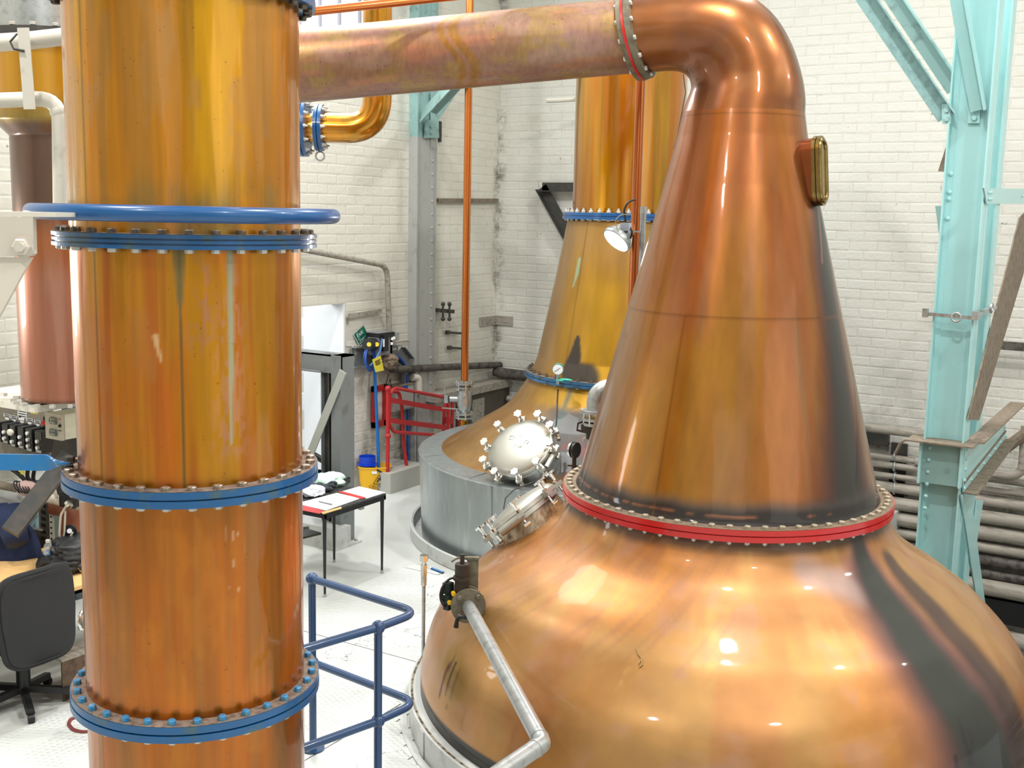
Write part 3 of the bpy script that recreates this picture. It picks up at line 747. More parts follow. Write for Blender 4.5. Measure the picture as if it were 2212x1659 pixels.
def pot_colour(T, Z, R):
    n1 = fbm(np.cos(T) * R * 1.2, np.sin(T) * R * 1.2, Z * 1.2, 31); n2 = fbm(T * 9, 0 * Z, Z * 1.5, 37); n3 = fbm(np.cos(T) * R * 5, np.sin(T) * R * 5, Z * 5, 41); n4 = vn(T * 120, 0 * Z, Z * 6, 2)
    c = mixc(np.broadcast_to(lin('#d8944e'), Z.shape + (3,)), lin('#cc9a5c'), sst(.4, .62, n1))
    c = mixc(c, lin('#c98652'), .6 * sst(.48, .62, n2)); c = mixc(c, lin('#c99a86'), .3 * sst(.54, .68, n3))
    c = mixc(c, lin('#c48a3c'), .6 * sst(.55, .25, Z) * sst(.35, .6, n1))
    pat = .12 * sst(.5, .7, n3)
    # greenish black run-down from the flange, and its purple fringe
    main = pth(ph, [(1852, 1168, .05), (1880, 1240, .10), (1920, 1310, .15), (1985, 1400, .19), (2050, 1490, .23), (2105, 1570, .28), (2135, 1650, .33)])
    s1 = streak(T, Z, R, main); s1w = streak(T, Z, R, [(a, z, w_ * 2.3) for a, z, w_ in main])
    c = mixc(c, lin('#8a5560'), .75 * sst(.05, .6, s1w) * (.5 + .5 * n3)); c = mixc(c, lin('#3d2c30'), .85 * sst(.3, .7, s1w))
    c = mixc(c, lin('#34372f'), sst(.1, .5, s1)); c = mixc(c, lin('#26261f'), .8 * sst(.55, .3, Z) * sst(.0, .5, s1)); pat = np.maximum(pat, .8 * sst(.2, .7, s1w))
    # smoky second band further round
    sec = pth(ph, [(1925, 1215, .10), (1990, 1290, .14), (2060, 1370, .17), (2130, 1450, .18), (2180, 1530, .2), (2205, 1620, .22)])
    s2 = streak(T, Z, R, sec); c = mixc(c, lin('#3f2f2d'), .9 * sst(.0, .7, s2)); pat = np.maximum(pat, .55 * sst(.1, .9, s2))
    # dark drips low on the run-down
    dr = sst(.62, .72, n4) * streak(T, Z, R, [(ph(2040, 1560)[0], .55, .2), (ph(2060, 1650)[0], .1, .35)]); c = mixc(c, lin('#2a211d'), .8 * sst(.05, .3, dr))
    # darker band under the flange and the pinkish grey bloom beside the streak
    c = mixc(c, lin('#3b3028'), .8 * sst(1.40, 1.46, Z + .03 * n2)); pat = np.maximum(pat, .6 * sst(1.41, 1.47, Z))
    bl = streak(T, Z, R, pth(ph, [(1740, 1235, .12), (1830, 1265, .12)])); c = mixc(c, lin('#b49a90'), .8 * sst(0, .8, bl)); pat = np.maximum(pat, .25 * bl)
    # maroon and black drips by the outlet valve
    d1 = streak(T, Z, R, pth(ph, [(992, 1400, .006), (970, 1440, .022), (947, 1510, .012)])); d2 = streak(T, Z, R, pth(ph, [(986, 1432, .008), (974, 1465, .014), (963, 1505, .006)]))
    d3 = streak(T, Z, R, pth(ph, [(993, 1445, .012), (975, 1500, .012), (965, 1530, .01)]))
    ol = streak(T, Z, R, pth(ph, [(975, 1420, .12), (985, 1480, .16)])); c = mixc(c, lin('#b08a3a'), .7 * sst(0, .6, ol))
    c = mixc(c, lin('#8a5a30'), .7 * sst(0, .5, d3)); c = mixc(c, lin('#5a1f1c'), sst(.05, .5, d1)); c = mixc(c, lin('#2a2a24'), sst(.05, .5, d2)); pat = np.maximum(pat, np.maximum(sst(0, .5, d1), sst(0, .5, d2)) * .8)
    # fine sloping brush marks left of the neck
    c = mixc(c, lin('#a8785a'), .3 * sst(.56, .7, fbm(T * 40 - Z * 22, 0 * Z, Z * 3, 9)) * sst(.8, 1.0, Z) * sst(0, 1, np.abs(adiff(T, ph(1250, 1280)[0])) < .7))
    # girth seams, sooty foot
    for zs in (.265,):
        c = mixc(c, lin('#c9a06a'), .5 * sst(.012, .004, np.abs(Z - zs)))
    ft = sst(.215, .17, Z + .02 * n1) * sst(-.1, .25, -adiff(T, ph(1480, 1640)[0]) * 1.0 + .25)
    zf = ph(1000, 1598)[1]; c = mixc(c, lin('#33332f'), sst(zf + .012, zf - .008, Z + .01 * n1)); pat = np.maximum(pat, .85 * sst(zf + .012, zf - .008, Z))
    return c, pat
revolve('pot', FS, POT, 480, cop_pot, still, pot_colour)
def neck_colour(T, Z, R):
    n1 = fbm(np.cos(T) * 2.4, np.sin(T) * 2.4, Z * .7, 51); n2 = fbm(np.cos(T) * 10, np.sin(T) * 10, Z * .6, 57); n3 = fbm(np.cos(T) * 5, np.sin(T) * 5, Z * 3, 61)
    c = mixc(np.broadcast_to(lin('#bb7440'), Z.shape + (3,)), lin('#bd8436'), sst(.4, .6, n1)); c = mixc(c, lin('#ac8058'), .7 * sst(.48, .62, n2)); c = mixc(c, lin('#b0602c'), .6 * sst(2.2, 3.6, Z))
    pat = .1 * sst(.5, .7, n3)
    # golden plate in the middle, brown to the left
    g = np.exp(-(adiff(T, nh(1480, 900)[0]) / .28) ** 2) * sst(2.75, 2.45, Z); c = mixc(c, lin('#c98e22'), .75 * g)
    l = sst(-.15, -.7, adiff(T, nh(1440, 900)[0])) * sst(2.9, 2.3, Z); c = mixc(c, lin('#b58a5c'), .6 * l)
    g2 = np.exp(-(adiff(T, nh(1640, 900)[0]) / .2) ** 2) * sst(2.9, 2.3, Z); c = mixc(c, lin('#c98032'), .55 * g2)
    # plum and black run below the sight glass, widened over the shadow beside it
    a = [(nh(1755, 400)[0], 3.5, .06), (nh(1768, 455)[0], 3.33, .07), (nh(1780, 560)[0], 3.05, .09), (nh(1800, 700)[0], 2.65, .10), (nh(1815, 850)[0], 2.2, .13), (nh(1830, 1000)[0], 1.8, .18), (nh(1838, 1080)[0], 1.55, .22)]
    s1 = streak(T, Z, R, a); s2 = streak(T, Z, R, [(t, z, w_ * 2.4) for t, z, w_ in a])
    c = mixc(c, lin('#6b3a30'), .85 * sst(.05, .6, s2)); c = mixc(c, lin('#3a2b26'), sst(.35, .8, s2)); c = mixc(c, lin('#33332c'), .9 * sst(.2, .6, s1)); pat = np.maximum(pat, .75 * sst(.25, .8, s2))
    sp = streak(T, Z, R, [(nh(1765, 440)[0], 3.38, .02), (nh(1775, 560)[0], 3.05, .02)]); c = mixc(c, lin('#8a5a48'), sst(.2, .6, sp))
    c = mixc(c, lin('#5a3528'), .7 * sst(.12, 0, np.abs(adiff(T, nh(1745, 380)[0]))) * sst(.25, 0, np.abs(Z - 3.62)))  # shadow beside the sight glass, painted into the tint
    # sooty foot with a brazed line
    n = .045 * (n3 - .5) + .02 * (n2 - .5)
    ft = sst(1.72, 1.635, Z + n); c = mixc(c, lin('#4a4440'), .85 * ft); c = mixc(c, lin('#1f1b19'), .9 * sst(1.66, 1.61, Z + n)); pat = np.maximum(pat, .7 * ft)
    c = mixc(c, lin('#b0704a'), .8 * sst(.012, .004, np.abs(Z - 1.603 + .2 * n)) * sst(.45, .6, n2)); 
    for zs in (2.72, 3.92):
        c = mixc(c, lin('#7a4a20'), .55 * sst(.009, .003, np.abs(Z - zs)))
    sv = sst(.008, .003, np.abs(adiff(T, nh(1468, 760)[0]) * R)) * (Z < 2.72); c = mixc(c, lin('#7a5228'), .5 * sv)
    return c, pat
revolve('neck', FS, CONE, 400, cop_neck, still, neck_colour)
# swan-neck bend: rings between outer and inner silhouette points in the vertical plane of the lyne arm
AD = (lev(-1.40, 7.5) - lev(1.414, 7.25)).normalized(); AN = Vector((-AD.y, AD.x, 0))
OUT = [(-.378, 3.95), (-.374, 4.05), (-.343, 4.19), (-.272, 4.37), (-.165, 4.53), (-.02, 4.645), (.17, 4.70), (.40, 4.685), (.655, 4.645)]
INN = [(.378, 3.95), (.345, 4.05), (.33, 4.10), (.335, 4.14), (.35, 4.17), (.38, 4.193), (.43, 4.205), (.52, 4.205), (.655, 4.19)]
def cr_path(P, n):
    return smooth_prof(P, n)
Oo, Ii = cr_path(OUT, 64), cr_path(INN, 64)
nt_ = 200; ang = np.linspace(0, 2 * PI, nt_, endpoint=False); Pm = []
for o_, i_ in zip(Oo, Ii):
    c2 = (o_ + i_) / 2; h2 = (i_ - o_) / 2; r2 = np.hypot(*h2)
    ctr = np.array([FS.x, FS.y, 0]) + np.array(AD) * c2[0] + np.array([0, 0, c2[1]]); hv = np.array(AD) * h2[0] + np.array([0, 0, h2[1]])
    Pm.append(ctr + np.cos(ang)[:, None] * hv + np.sin(ang)[:, None] * r2 * np.array(AN))
Pm = np.array(Pm)
FLC = Vector((FS.x, FS.y, 4.418)) + AD * .69; FLN = -(lev(.90, -.36) + EZ * .22).normalized()      # end flange: centre and tilt
sh_ = -((Pm - np.array(FLC)) @ np.array(FLN)) / AD.dot(FLN); sh_ = sh_[-1]
wt = sst(len(Pm) - 26, len(Pm) - 1, np.arange(len(Pm)))[:, None]
Pm = Pm + (wt * sh_[None])[..., None] * np.array(AD)
nb_ = fbm(Pm[..., 0] * 3, Pm[..., 1] * 3, Pm[..., 2] * 3, 71)
tb = mixc(np.broadcast_to(lin('#a2602c'), nb_.shape + (3,)), lin('#955c3c'), sst(.4, .6, nb_)); tb = mixc(tb, lin('#ab7242'), .5 * sst(.52, .66, fbm(Pm[..., 0] * 8, Pm[..., 1] * 8, Pm[..., 2] * 8, 73)))
grid('swan_neck', Pm, tb, .08 * np.ones_like(nb_), copper('copper_bend', rough=.32, coat=.4, metal=.8, gain=.7, gvar=.12, bump=.05, grain=(7, 7, 7)), still)
# red flange
b_r = bolt_mesh('bolt', .02, .018, paint('bolt_tan', '#b5a893', .5, metal=.3, var=.25, scale=20, h2='#6d5a48')); n_r = bolt_mesh('nut', .017, .024, m_boltw, .014)
flange(still, FS, 1.483, 1.553, 1.066, .975, m_red, 64, 1.022, b_r, n_r, 2, paint('flange_top_dust', '#7d6c58', .85, var=.2, scale=18, h2='#5a4a3c', bump=.3, bscale=70), nm='red_flange')

# sight glass on the neck
sg_c = nh(1748, 372); aa = sg_c[0]; rad = Vector((math.cos(aa), math.sin(aa), 0)); rad = (rad * .85 + lev(.9, -.45) * .5); rad.z = .12; rad.normalize()
sgp = Vector((FS.x, FS.y, 3.585)) + Vector((math.cos(aa), math.sin(aa), 0)) * .42
sX = EZ.cross(rad).normalized(); sY = (EZ - rad * EZ.dot(rad)).normalized(); sY = (sY - rad * 0).normalized()
def stad(c, hw, hh, n=10):
    return [c + sX * (hw * math.cos(t)) + sY * (hh - hw + hw * math.sin(t)) for t in np.linspace(0, PI, n)] + [c + sX * (hw * math.cos(t)) + sY * (-(hh - hw) + hw * math.sin(t)) for t in np.linspace(PI, 2 * PI, n)]
def stad_ring(mb, c, hw, hh, rr):
    return mb.tube(stad(c, hw, hh, 12), rr, 8, closed=True)
sg = MB().prism(stad(sgp - rad * .05, .075, .2), rad * .12).obj('sight_glass_housing', paint('copper_plain', '#8a4f30', .3, metal=.9, var=.2, scale=8), still)
s2 = MB().prism(stad(sgp + rad * .07, .085, .21), rad * .022).prism(stad(sgp + rad * .097, .085, .21), rad * .02); s2.obj('brass_frame', m_brass, sg, label='brass oval frame')
stad_ring(MB(), sgp + rad * .118, .062, .185, .012).obj('brass_bezel', m_brass, sg)
MB().prism(stad(sgp + rad * .112, .05, .172), rad * .004).obj('sight_glass_pane', m_glassdk, sg)

# manway hatches
def swing_bolt(root, p, n, out, s=1.0, knob_mat=None):
    """hinged clamp bolt: pivot lug, rod and a lobed hand nut"""
    side = n.cross(out).normalized()
    b_ = MB().cyl(p - n * .10 * s, p + n * .05 * s, .011 * s, n=10).cyl(p - n * .03 * s, p + n * .012 * s, .02 * s, n=8).cyl(p - n * .1 * s - side * .025 * s, p - n * .1 * s + side * .025 * s, .016 * s, n=10).obj('clamp_bolt', m_chrome, root)
    k = MB(); c = p + n * .065 * s
    pts = []
    for i in range(30):
        t = 2 * PI * i / 30; r = (.031 + .0035 * math.cos(6 * t)) * s; pts.append(c + (out * math.cos(t) + side * math.sin(t)) * r)
    k.prism(pts, n * .016 * s).cyl(c - n * .02 * s, c + n * .004 * s, .014 * s, n=10)
    k.obj('hand_nut', m_chrome, b_)
    return b_
def manway(parent, p, n, R, h, nclamp, inner, a0=0, letter=False, s=1.0):
    """stubby neck on the shell with a dished stainless lid held by swing bolts"""
    n = n.normalized(); X, Y, Z = frame(n, EZ.cross(n))
    root = MB().cyl(p - n * .25, p + n * h, R * .93, n=48).obj('manway_neck', m_galv if inner else paint('stained_steel', '#b3a68f', .35, metal=.75, var=.2, scale=11, stretch=(2, 2, .5), h2='#8a5c30', amt=.8, thr=(.42, .7)), parent)
    MB().lathe([(R * .9, h - .035), (R, h - .035), (R, h - .004), (R * .9, h - .004)], p, n, 48, close=True).obj('neck_rim', m_steel, root)
    lid = MB().lathe([(R * .9, h), (R, h), (R, h + .03), (R * .97, h + .034)] + [(R * .96 * math.cos(t), h + .034 + R * .22 * math.sin(t)) for t in np.linspace(.05, PI / 2 - .02, 9)], p, n, 48).obj('hatch_lid', m_steel, root)
    for k in range(nclamp):
        t = a0 + 2 * PI * k / nclamp; out = X * math.cos(t) + Y * math.sin(t)
        swing_bolt(lid if False else root, p + out * R * 1.09 + n * (h + .03), n, out, s)
        MB().box(p + out * R * 1.05 + n * (h + .005), (.09 * s, .05 * s, .03), Matrix((out, n.cross(out), n)).transposed()).obj('clamp_lug', m_steel, root)
    return root, X, Y
al = math.radians(17); el = math.radians(49)
hz = lev(-math.cos(al), math.sin(al)); n1 = (hz * math.cos(el) + EZ * math.sin(el))
p1 = Vector((FS.x, FS.y, 1.10)) + hz * 1.25 - n1 * .02
mw, mX, mY = manway(still, p1, n1, .285, .21, 8, False, .3)
# hinge barrel of the front hatch
MB().cyl(p1 + n1 * .2 + mX * .30 - mY * .1, p1 + n1 * .2 + mX * .30 + mY * .1, .03, n=14).obj('hinge_barrel', m_steel, mw)

# outlet valve on the shoulder, its black actuator bits, and the grey discharge pipe
vh = ph(1016, 1312); vp = Vector((FS.x + np.interp(vh[1], POT[:, 0], POT[:, 1]) * math.cos(vh[0]), FS.y + np.interp(vh[1], POT[:, 0], POT[:, 1]) * math.sin(vh[0]), vh[1]))
vdep = vp.dot(EY)
q0 = at(1012, 1310, vdep - .22); q1 = at(1172, 1606, vdep - .22 - 1.75)
dv = (q1 - q0).normalized(); back = q0 - dv * .16
m_olive = paint('valve_olive', '#7b735f', .5, metal=.3, var=.12, scale=9, h2='#4d473b', amt=.6)
m_soot = paint('valve_soot', '#3a3128', .55, metal=.3, var=.2, scale=14)
valve = MB().cyl(back - dv * .08, q0 - dv * .005, .075, n=24).cyl(vp - (vp - Vector((FS.x, FS.y, vp.z))).normalized() * .1, back, .06, n=20).obj('outlet_valve_body', m_soot, still)
MB().cyl(q0 - dv * .02, q0, .107, n=36).obj('valve_flange', m_olive, valve); MB().cyl(q0 - dv * .085, q0 - dv * .06, .105, n=36).obj('valve_flange', m_olive, valve)
X, Y, Z = frame(dv, EZ.cross(dv))
for k in range(4):
    t = PI / 4 + k * PI / 2; o_ = X * math.cos(t) * .082 + Y * math.sin(t) * .082
    MB().hexb(q0 + o_, dv, .017, .014).obj('valve_bolt', m_olive, valve); MB().hexb(q0 - dv * .02 + o_, -dv, .017, .014).obj('valve_nut', m_olive, valve)
for k, t in enumerate((PI * .78, PI * .95)):
    MB().cyl(q0 - dv * .055 + X * math.cos(t) * .112 + Y * math.sin(t) * .112, q0 - dv * .03 + X * math.cos(t) * .112 + Y * math.sin(t) * .112, .014, n=10).obj('yellow_cap', m_yellow, valve, label='small yellow cap')
top = at(998, 1262, vdep - .16)
MB().cyl(top - EZ * .1, top + EZ * .03, .05, n=6).cyl(top + EZ * .03, top + EZ * .05, .055, n=18).cyl(top + EZ * .05, top + EZ * .13, .045, n=8).cyl(top + EZ * .13, top + EZ * .19, .014, n=8).obj('valve_stem', m_soot, valve)
pl = at(1021, 1240, vdep - .1); 
MB().bar(pl - EZ * .12, pl + EZ * .1, .07, .012, EY).bar(pl + EZ * .102 - EX * .035, pl + EZ * .102 + EX * .04, .03, .014).obj('bracket_plate', m_olive, valve)
MB().tube(fillet([pl + EZ * .105 - EX * .02, pl + EZ * .105 - EX * .1 - EY * .02, pl + EZ * .085 - EX * .13 - EY * .03], .03), .007, 8).obj('locking_lever', m_olive, valve)
lv = at(985, 1338, vdep - .3)
MB().tube(fillet([lv + EX * .09 + EZ * .01, lv + EX * .01 + EZ * .02, lv - EZ * .05], .03), [.012] * 9 + [.016], 8).obj('grip_lever', m_dark, valve)
for k in range(3):
    c = at(975, 1275, vdep - .12) - EY * .02 * k
    MB().torus(c, .075 + .008 * k, .006, X * .6 + dv * .9, n=24, m=6).obj('coiled_wire', m_dark, valve)
MB().box(at(969, 1300, vdep - .17), (.04, .06, .09)).box(at(968, 1270, vdep - .15), (.05, .05, .07)).obj('limit_switch', paint('dark_green_plastic', '#1c2a22', .5), valve)
q2 = at(1050, 1690, vdep - .22 - 2.1)
dp = solo(MB().tube(fillet([q0 + dv * .002, q1, q2], .05, 6), .041, 20), 'discharge_pipe', m_galv, 'grey galvanised pipe running from the still outlet valve down to the bottom edge', 'pipe')
for t_ in (.97, 1.0):
    pass
sw = q1 - dv * .055; MB().cyl(sw - dv * .006, sw + dv * .006, .0435, n=20).obj('weld_bead', m_galv, dp)
d2v = (q2 - q1).normalized(); sw = q1 + d2v * .06; MB().cyl(sw - d2v * .006, sw + d2v * .006, .0435, n=20).obj('weld_bead', m_galv, dp)

# grimy bund ring at the foot of the front still
bund = thing('still_surround', 'low round steel surround with grimy ledge at the foot of the front still', 'surround', (FS.x, FS.y, 0))
m_led = paint('grimy_ledge', '#a39a86', .9, var=.25, scale=9, h2='#4d3a2b', amt=.9, thr=(.45, .58), bump=.5, bscale=40)
MB().lathe([(2.02, 0), (2.06, 0), (2.063, .18), (2.05, .184)], (FS.x, FS.y, 0), n=144).obj('skirt', m_lip, bund)
MB().lathe([(1.972, .12), (2.05, .165), (2.05, .186), (1.972, .176)], (FS.x, FS.y, 0), n=144, close=True).obj('ledge', m_led, bund)
for k in range(12):
    a = .4 + k * PI / 6; d = Vector((math.cos(a), math.sin(a), 0)); c = Vector((FS.x, FS.y, .09)) + d * 2.066
    MB().box(c, (.006, .07, .17), Matrix.Rotation(a, 3, 'Z')).obj('skirt_seam', m_lip, bund)
MB().lathe([(2.075, 0), (2.12, 0), (2.12, .012), (2.075, .012)], (FS.x, FS.y, 0), n=144, close=True).obj('floor_trim', m_lip, bund)

# ------------------------------------------------------------------ LYNE ARM
fa = Vector((FS.x, FS.y, 4.418)) + AD * .69
e1 = at(650, 143, 7.5); e1 = fa + (e1 - fa) * 1.0
slope = (e1.z - fa.z) / (e1 - fa).dot(AD)
ax = (AD + EZ * slope).normalized()
endL = (Vector((CD.x, CD.y, 0)) - fa); endL.z = 0; Lh = endL.length - .30
arm = thing('lyne_arm', 'long mottled copper lyne arm crossing the top of the picture', 'copper pipe', fa)
na, nk = 420, 160
tt = np.linspace(0, Lh / math.hypot(1, slope) * math.hypot(1, slope), na); X, Y, Z = frame(ax, EZ.cross(ax)); th = np.linspace(0, 2 * PI, nk, endpoint=False)
Pa = np.array(fa)[None, None] + tt[:, None, None] * np.array(ax) + .228 * (np.cos(th)[None, :, None] * np.array(X) + np.sin(th)[None, :, None] * np.array(Y))
e_ = np.cos(th)[:, None] * np.array(X) + np.sin(th)[:, None] * np.array(Y)
s0_ = -.228 * (e_ @ np.array(FLN)) / ax.dot(FLN)
ss_ = s0_[None] + (tt[-1] - s0_[None]) * (tt / tt[-1])[:, None]
Pa = np.array(fa)[None, None] + ss_[..., None] * np.array(ax) + .228 * e_[None]
S_, T_ = np.meshgrid(tt, th, indexing='ij')
m1 = fbm(S_ * 2.5, np.cos(T_) * 1.5, np.sin(T_) * 1.5, 81); m2 = fbm(S_ * 9, np.cos(T_) * 2.5, np.sin(T_) * 2.5, 83); m3 = fbm(S_ * 5, np.cos(T_) * 5, np.sin(T_) * 5, 87)
ta = mixc(np.broadcast_to(lin('#b9937c'), m1.shape + (3,)), lin('#ad8062'), sst(.4, .6, m1)); ta = mixc(ta, lin('#b8974e'), .6 * sst(.5, .62, m2)); ta = mixc(ta, lin('#a8707c'), .3 * sst(.52, .62, m3)); ta = mixc(ta, lin('#d08a62'), .5 * sst(.55, .7, fbm(S_ * 3, np.cos(T_) * 3, np.sin(T_) * 3, 89)))
for s0, k0 in ((1.02, .05), (1.1, .035)): ta = mixc(ta, lin('#b07a22'), .8 * sst(k0, k0 * .3, np.abs(S_ - s0 - .05 * np.sin(T_ * 3))) * sst(-.5, .2, np.cos(T_)))
ta = mixc(ta, lin('#b08038'), .8 * sst(.09, .02, S_))
grid('copper_tube', Pa, ta, .16 + .15 * m3, copper('copper_arm', rough=.4, coat=.25, metal=.6, gain=.72, gvar=.18, bump=.12, grain=(34, 34, 12), speck=38), arm)
ax_f = FLN
fl = MB().lathe([(.2, -.05), (.275, -.05), (.278, -.012), (.2, -.012)], fa, ax_f, 56, close=True).obj('end_flange', m_olive, arm)
MB().lathe([(.2, -.011), (.283, -.011), (.283, .005), (.2, .005)], fa, ax_f, 56, close=True).obj('red_gasket', m_red, fl, label='red gasket between the flange plates')
MB().lathe([(.2, .006), (.278, .006), (.275, .035), (.2, .035)], fa, ax_f, 56, close=True).obj('end_flange', m_olive, arm)
X, Y, Z = frame(ax_f, EZ.cross(ax_f))
for k in range(14):
    t = 2 * PI * k / 14 + .2; o_ = (X * math.cos(t) + Y * math.sin(t)) * .254
    MB().hexb(fa + o_ + ax_f * .035, ax_f, .016, .014).obj('bolt', m_boltw, fl)
    MB().hexb(fa + o_ - ax_f * .05, -ax_f, .016, .014).obj('nut', m_boltw, fl)

# ------------------------------------------------------------------ BACK STILL
bstill = thing('pot_still', 'copper pot still behind with steel cladding, dished hatch and amber upper neck', 'still', (BS.x, BS.y, 0))
BPOT = smooth_prof([(.80, 1.97), (.86, 1.9), (.92, 1.82), (1.0, 1.68), (1.13, 1.49), (1.262, 1.275), (1.36, 1.155), (1.482, 1.06), (1.604, .98), (1.66, .955)], 160)
BCONE = np.stack([np.linspace(1.72, 3.25, 150), np.interp(np.linspace(1.72, 3.25, 150), [1.72, 1.87, 2.66, 3.25], [.925, .87, .708, .60])], 1)
BTUBE = np.stack([np.linspace(3.33, 5.3, 120), np.full(120, .553)], 1)
m_bc = copper('copper_back', rough=.36, coat=.3, metal=.7, gain=.64, gvar=.14, bump=.05, grain=(9, 9, 1.6))
m_bt = copper('copper_back_tube', rough=.24, coat=.7, gvar=.16, bump=.03, grain=(16, 16, .8))
def bp_(u, v): return hit(BS, BPOT, u, v)
def bc_(u, v): return hit(BS, BCONE, u, v)
def bpot_col(T, Z, R):
    n1 = fbm(np.cos(T) * 3, np.sin(T) * 3, Z * 2, 91); n3 = fbm(np.cos(T) * 12, np.sin(T) * 12, Z * 6, 93)
    c = mixc(np.broadcast_to(lin('#c7995a'), Z.shape + (3,)), lin('#bd8a48'), sst(.4, .6, n1))
    c = mixc(c, lin('#d9a526'), .8 * sst(1.40, 1.52, Z) * sst(1.0, .3, np.abs(adiff(T, bp_(1270, 845)[0]))))
    a = bp_(1250, 920); pt = np.exp(-(adiff(T, a[0]) / .42) ** 4) * sst(1.50, 1.42, Z + .08 * (n3 - .5)) * sst(.9, 1.0, Z)
    c = mixc(c, lin('#575b5d'), .92 * pt); c = mixc(c, lin('#9a4a4c'), .6 * pt * sst(.56, .64, n3) * sst(1.3, 1.15, Z)); pat = .75 * pt + .1
    g = np.exp(-(adiff(T, bp_(1212, 900)[0]) * R / .03) ** 2) * sst(.85, .95, Z); c = mixc(c, lin('#4f6e6a'), .75 * g)
    return c, pat
revolve('pot', BS, BPOT, 360, m_bc, bstill, bpot_col)
def bcone_col(T, Z, R):
    n1 = fbm(np.cos(T) * 3, np.sin(T) * 3, Z * .8, 95); n2 = fbm(np.cos(T) * 10, np.sin(T) * 10, Z * .8, 97)
    c = mixc(np.broadcast_to(lin('#c9952f'), Z.shape + (3,)), lin('#b98a3c'), sst(.4, .6, n1)); c = mixc(c, lin('#c49a62'), .7 * sst(2.6, 3.1, Z) * (.5 + .5 * n2))
    c = mixc(c, lin('#ba9360'), .8 * sst(.0, -.3, adiff(T, bc_(1225, 700)[0])))
    c = mixc(c, lin('#d9a514'), .75 * np.exp(-(adiff(T, bc_(1310, 680)[0]) / .3) ** 2) * sst(2.9, 2.5, Z))
    a = bc_(1243, 770)[0]; h_ = streak(T, Z, R, [(a, 2.12, .03), (a, 1.95, .085), (a - .03, 1.8, .13), (a + .12, 1.72, .24)])
    c = mixc(c, lin('#2c2928'), .95 * sst(.02, .35, h_)); pat = .8 * sst(.02, .35, h_) + .1
    v1 = streak(T, Z, R, pth(bc_, [(1252, 560, .03), (1247, 590, .035), (1238, 620, .012)])); c = mixc(c, lin('#a9c6a4'), .9 * sst(.1, .7, v1)); pat = np.maximum(pat, .7 * sst(.1, .7, v1))
    s_ = sst(.007, .002, np.abs(adiff(T, bc_(1258, 560)[0]) * R)); c = mixc(c, lin('#5f4a22'), .7 * s_)
    return c, pat
revolve('cone', BS, BCONE, 300, m_bc, bstill, bcone_col)
def btube_col(T, Z, R):
    n1 = fbm(np.cos(T) * 3, np.sin(T) * 3, Z * .6, 101); n2 = fbm(np.cos(T) * 9, np.sin(T) * 9, Z * .5, 103)
    c = mixc(np.broadcast_to(lin('#e09a10'), Z.shape + (3,)), lin('#c97a10'), sst(.4, .6, n1)); c = mixc(c, lin('#b8923c'), .55 * sst(.5, .66, n2)); return c, .03 * n2
revolve('upper_tube', BS, BTUBE, 260, m_bt, bstill, btube_col)
bk = bolt_mesh('bolt', .02, .022, m_boltw, .02); bkn = bolt_mesh('nut', .02, .016, m_boltw); bkd = bolt_mesh('bolt', .02, .02, paint('bolt_sooty', '#4f463c', .6, metal=.3, var=.3, scale=20, h2='#7d7263'), .012)
flange(bstill, BS, 1.655, 1.715, 1.0, .9, paint('flange_blue_dark', '#2d6690', .4, coat=.3, var=.2, scale=7, h2='#29362f', amt=.85, thr=(.5, .64), bump=.2, bscale=30), 44, .955, bkd, bkn, 2, paint('flange_top_soot', '#6a6052', .9, var=.3, scale=16, h2='#2d2822', bump=.4, bscale=60))
flange(bstill, BS, 3.26, 3.325, .652, .55, m_bluecl, 40, .615, bk, bkn, 2)
# steel cladding round the pot
cl = MB().lathe([(2.02, -.35), (2.05, .1), (2.08, .86), (2.09, .872), (2.07, .88)], (BS.x, BS.y, 0), n=160).obj('cladding_jacket', m_clad, bstill)
MB().lathe([(1.80, .905), (2.07, .882), (2.07, .874), (1.80, .895)], (BS.x, BS.y, 0), n=160, close=True).obj('cladding_top', m_clad, cl)
for u, v0, u1, v1 in ((930, 987, 955, 980), (990, 1038, 1024, 1025), (940, 955, 997, 945)):
    p, q = onz(u, v0, .887), onz(u1, v1, .9)
    a = math.atan2((p + q).y / 2 - BS.y, (p + q).x / 2 - BS.x); d = Vector((math.cos(a), math.sin(a), 0)); c = Vector((BS.x, BS.y, 0))
    MB().bar(c + d * 1.81 + EZ * .906, c + d * 2.065 + EZ * .884, .012, .004).obj('lap_seam', m_grey, cl)
for k in range(3):
    a = -2.75 + k * 1.05; d = Vector((math.cos(a), math.sin(a), 0)); c = Vector((BS.x, BS.y, 0))
    MB().bar(c + d * 2.053 + EZ * .1, c + d * 2.083 + EZ * .86, .02, .004, d).obj('lap_seam', m_clad, cl)
# hatch facing the walkway
hz = lev(-.60, -.80).normalized(); el = math.radians(46); n2 = hz * math.cos(el) + EZ * math.sin(el)
pc = at(1121, 964, 10.05); p2 = pc - n2 * .25
mw2, hX, hY = manway(bstill, p2, n2, .315, .2, 10, True, .15, s=1.15)
MB().cyl(p2 + n2 * .17 + hX * .33 + hY * .0 - hY * .12, p2 + n2 * .17 + hX * .33 + hY * .12, .028, n=14).obj('hinge_barrel', m_steel, mw2)
mtx = paint('etched_text', '#8d8d80', .5, metal=.6, var=.05)
tc_ = p2 + n2 * (.2 + .034 + .069); tilt = (hX * 1.0 - hY * .12).normalized()
text('callan', .11, tc_ + hY * .05 + n2 * .001, tilt, n2.cross(tilt), paint('etched_pale', '#dcdbd0', .35, metal=.6, var=.05), bstill)
text('co.uk', .042, tc_ - hY * .03 + hX * .03 - n2 * .0, tilt, n2.cross(tilt), mtx, bstill)
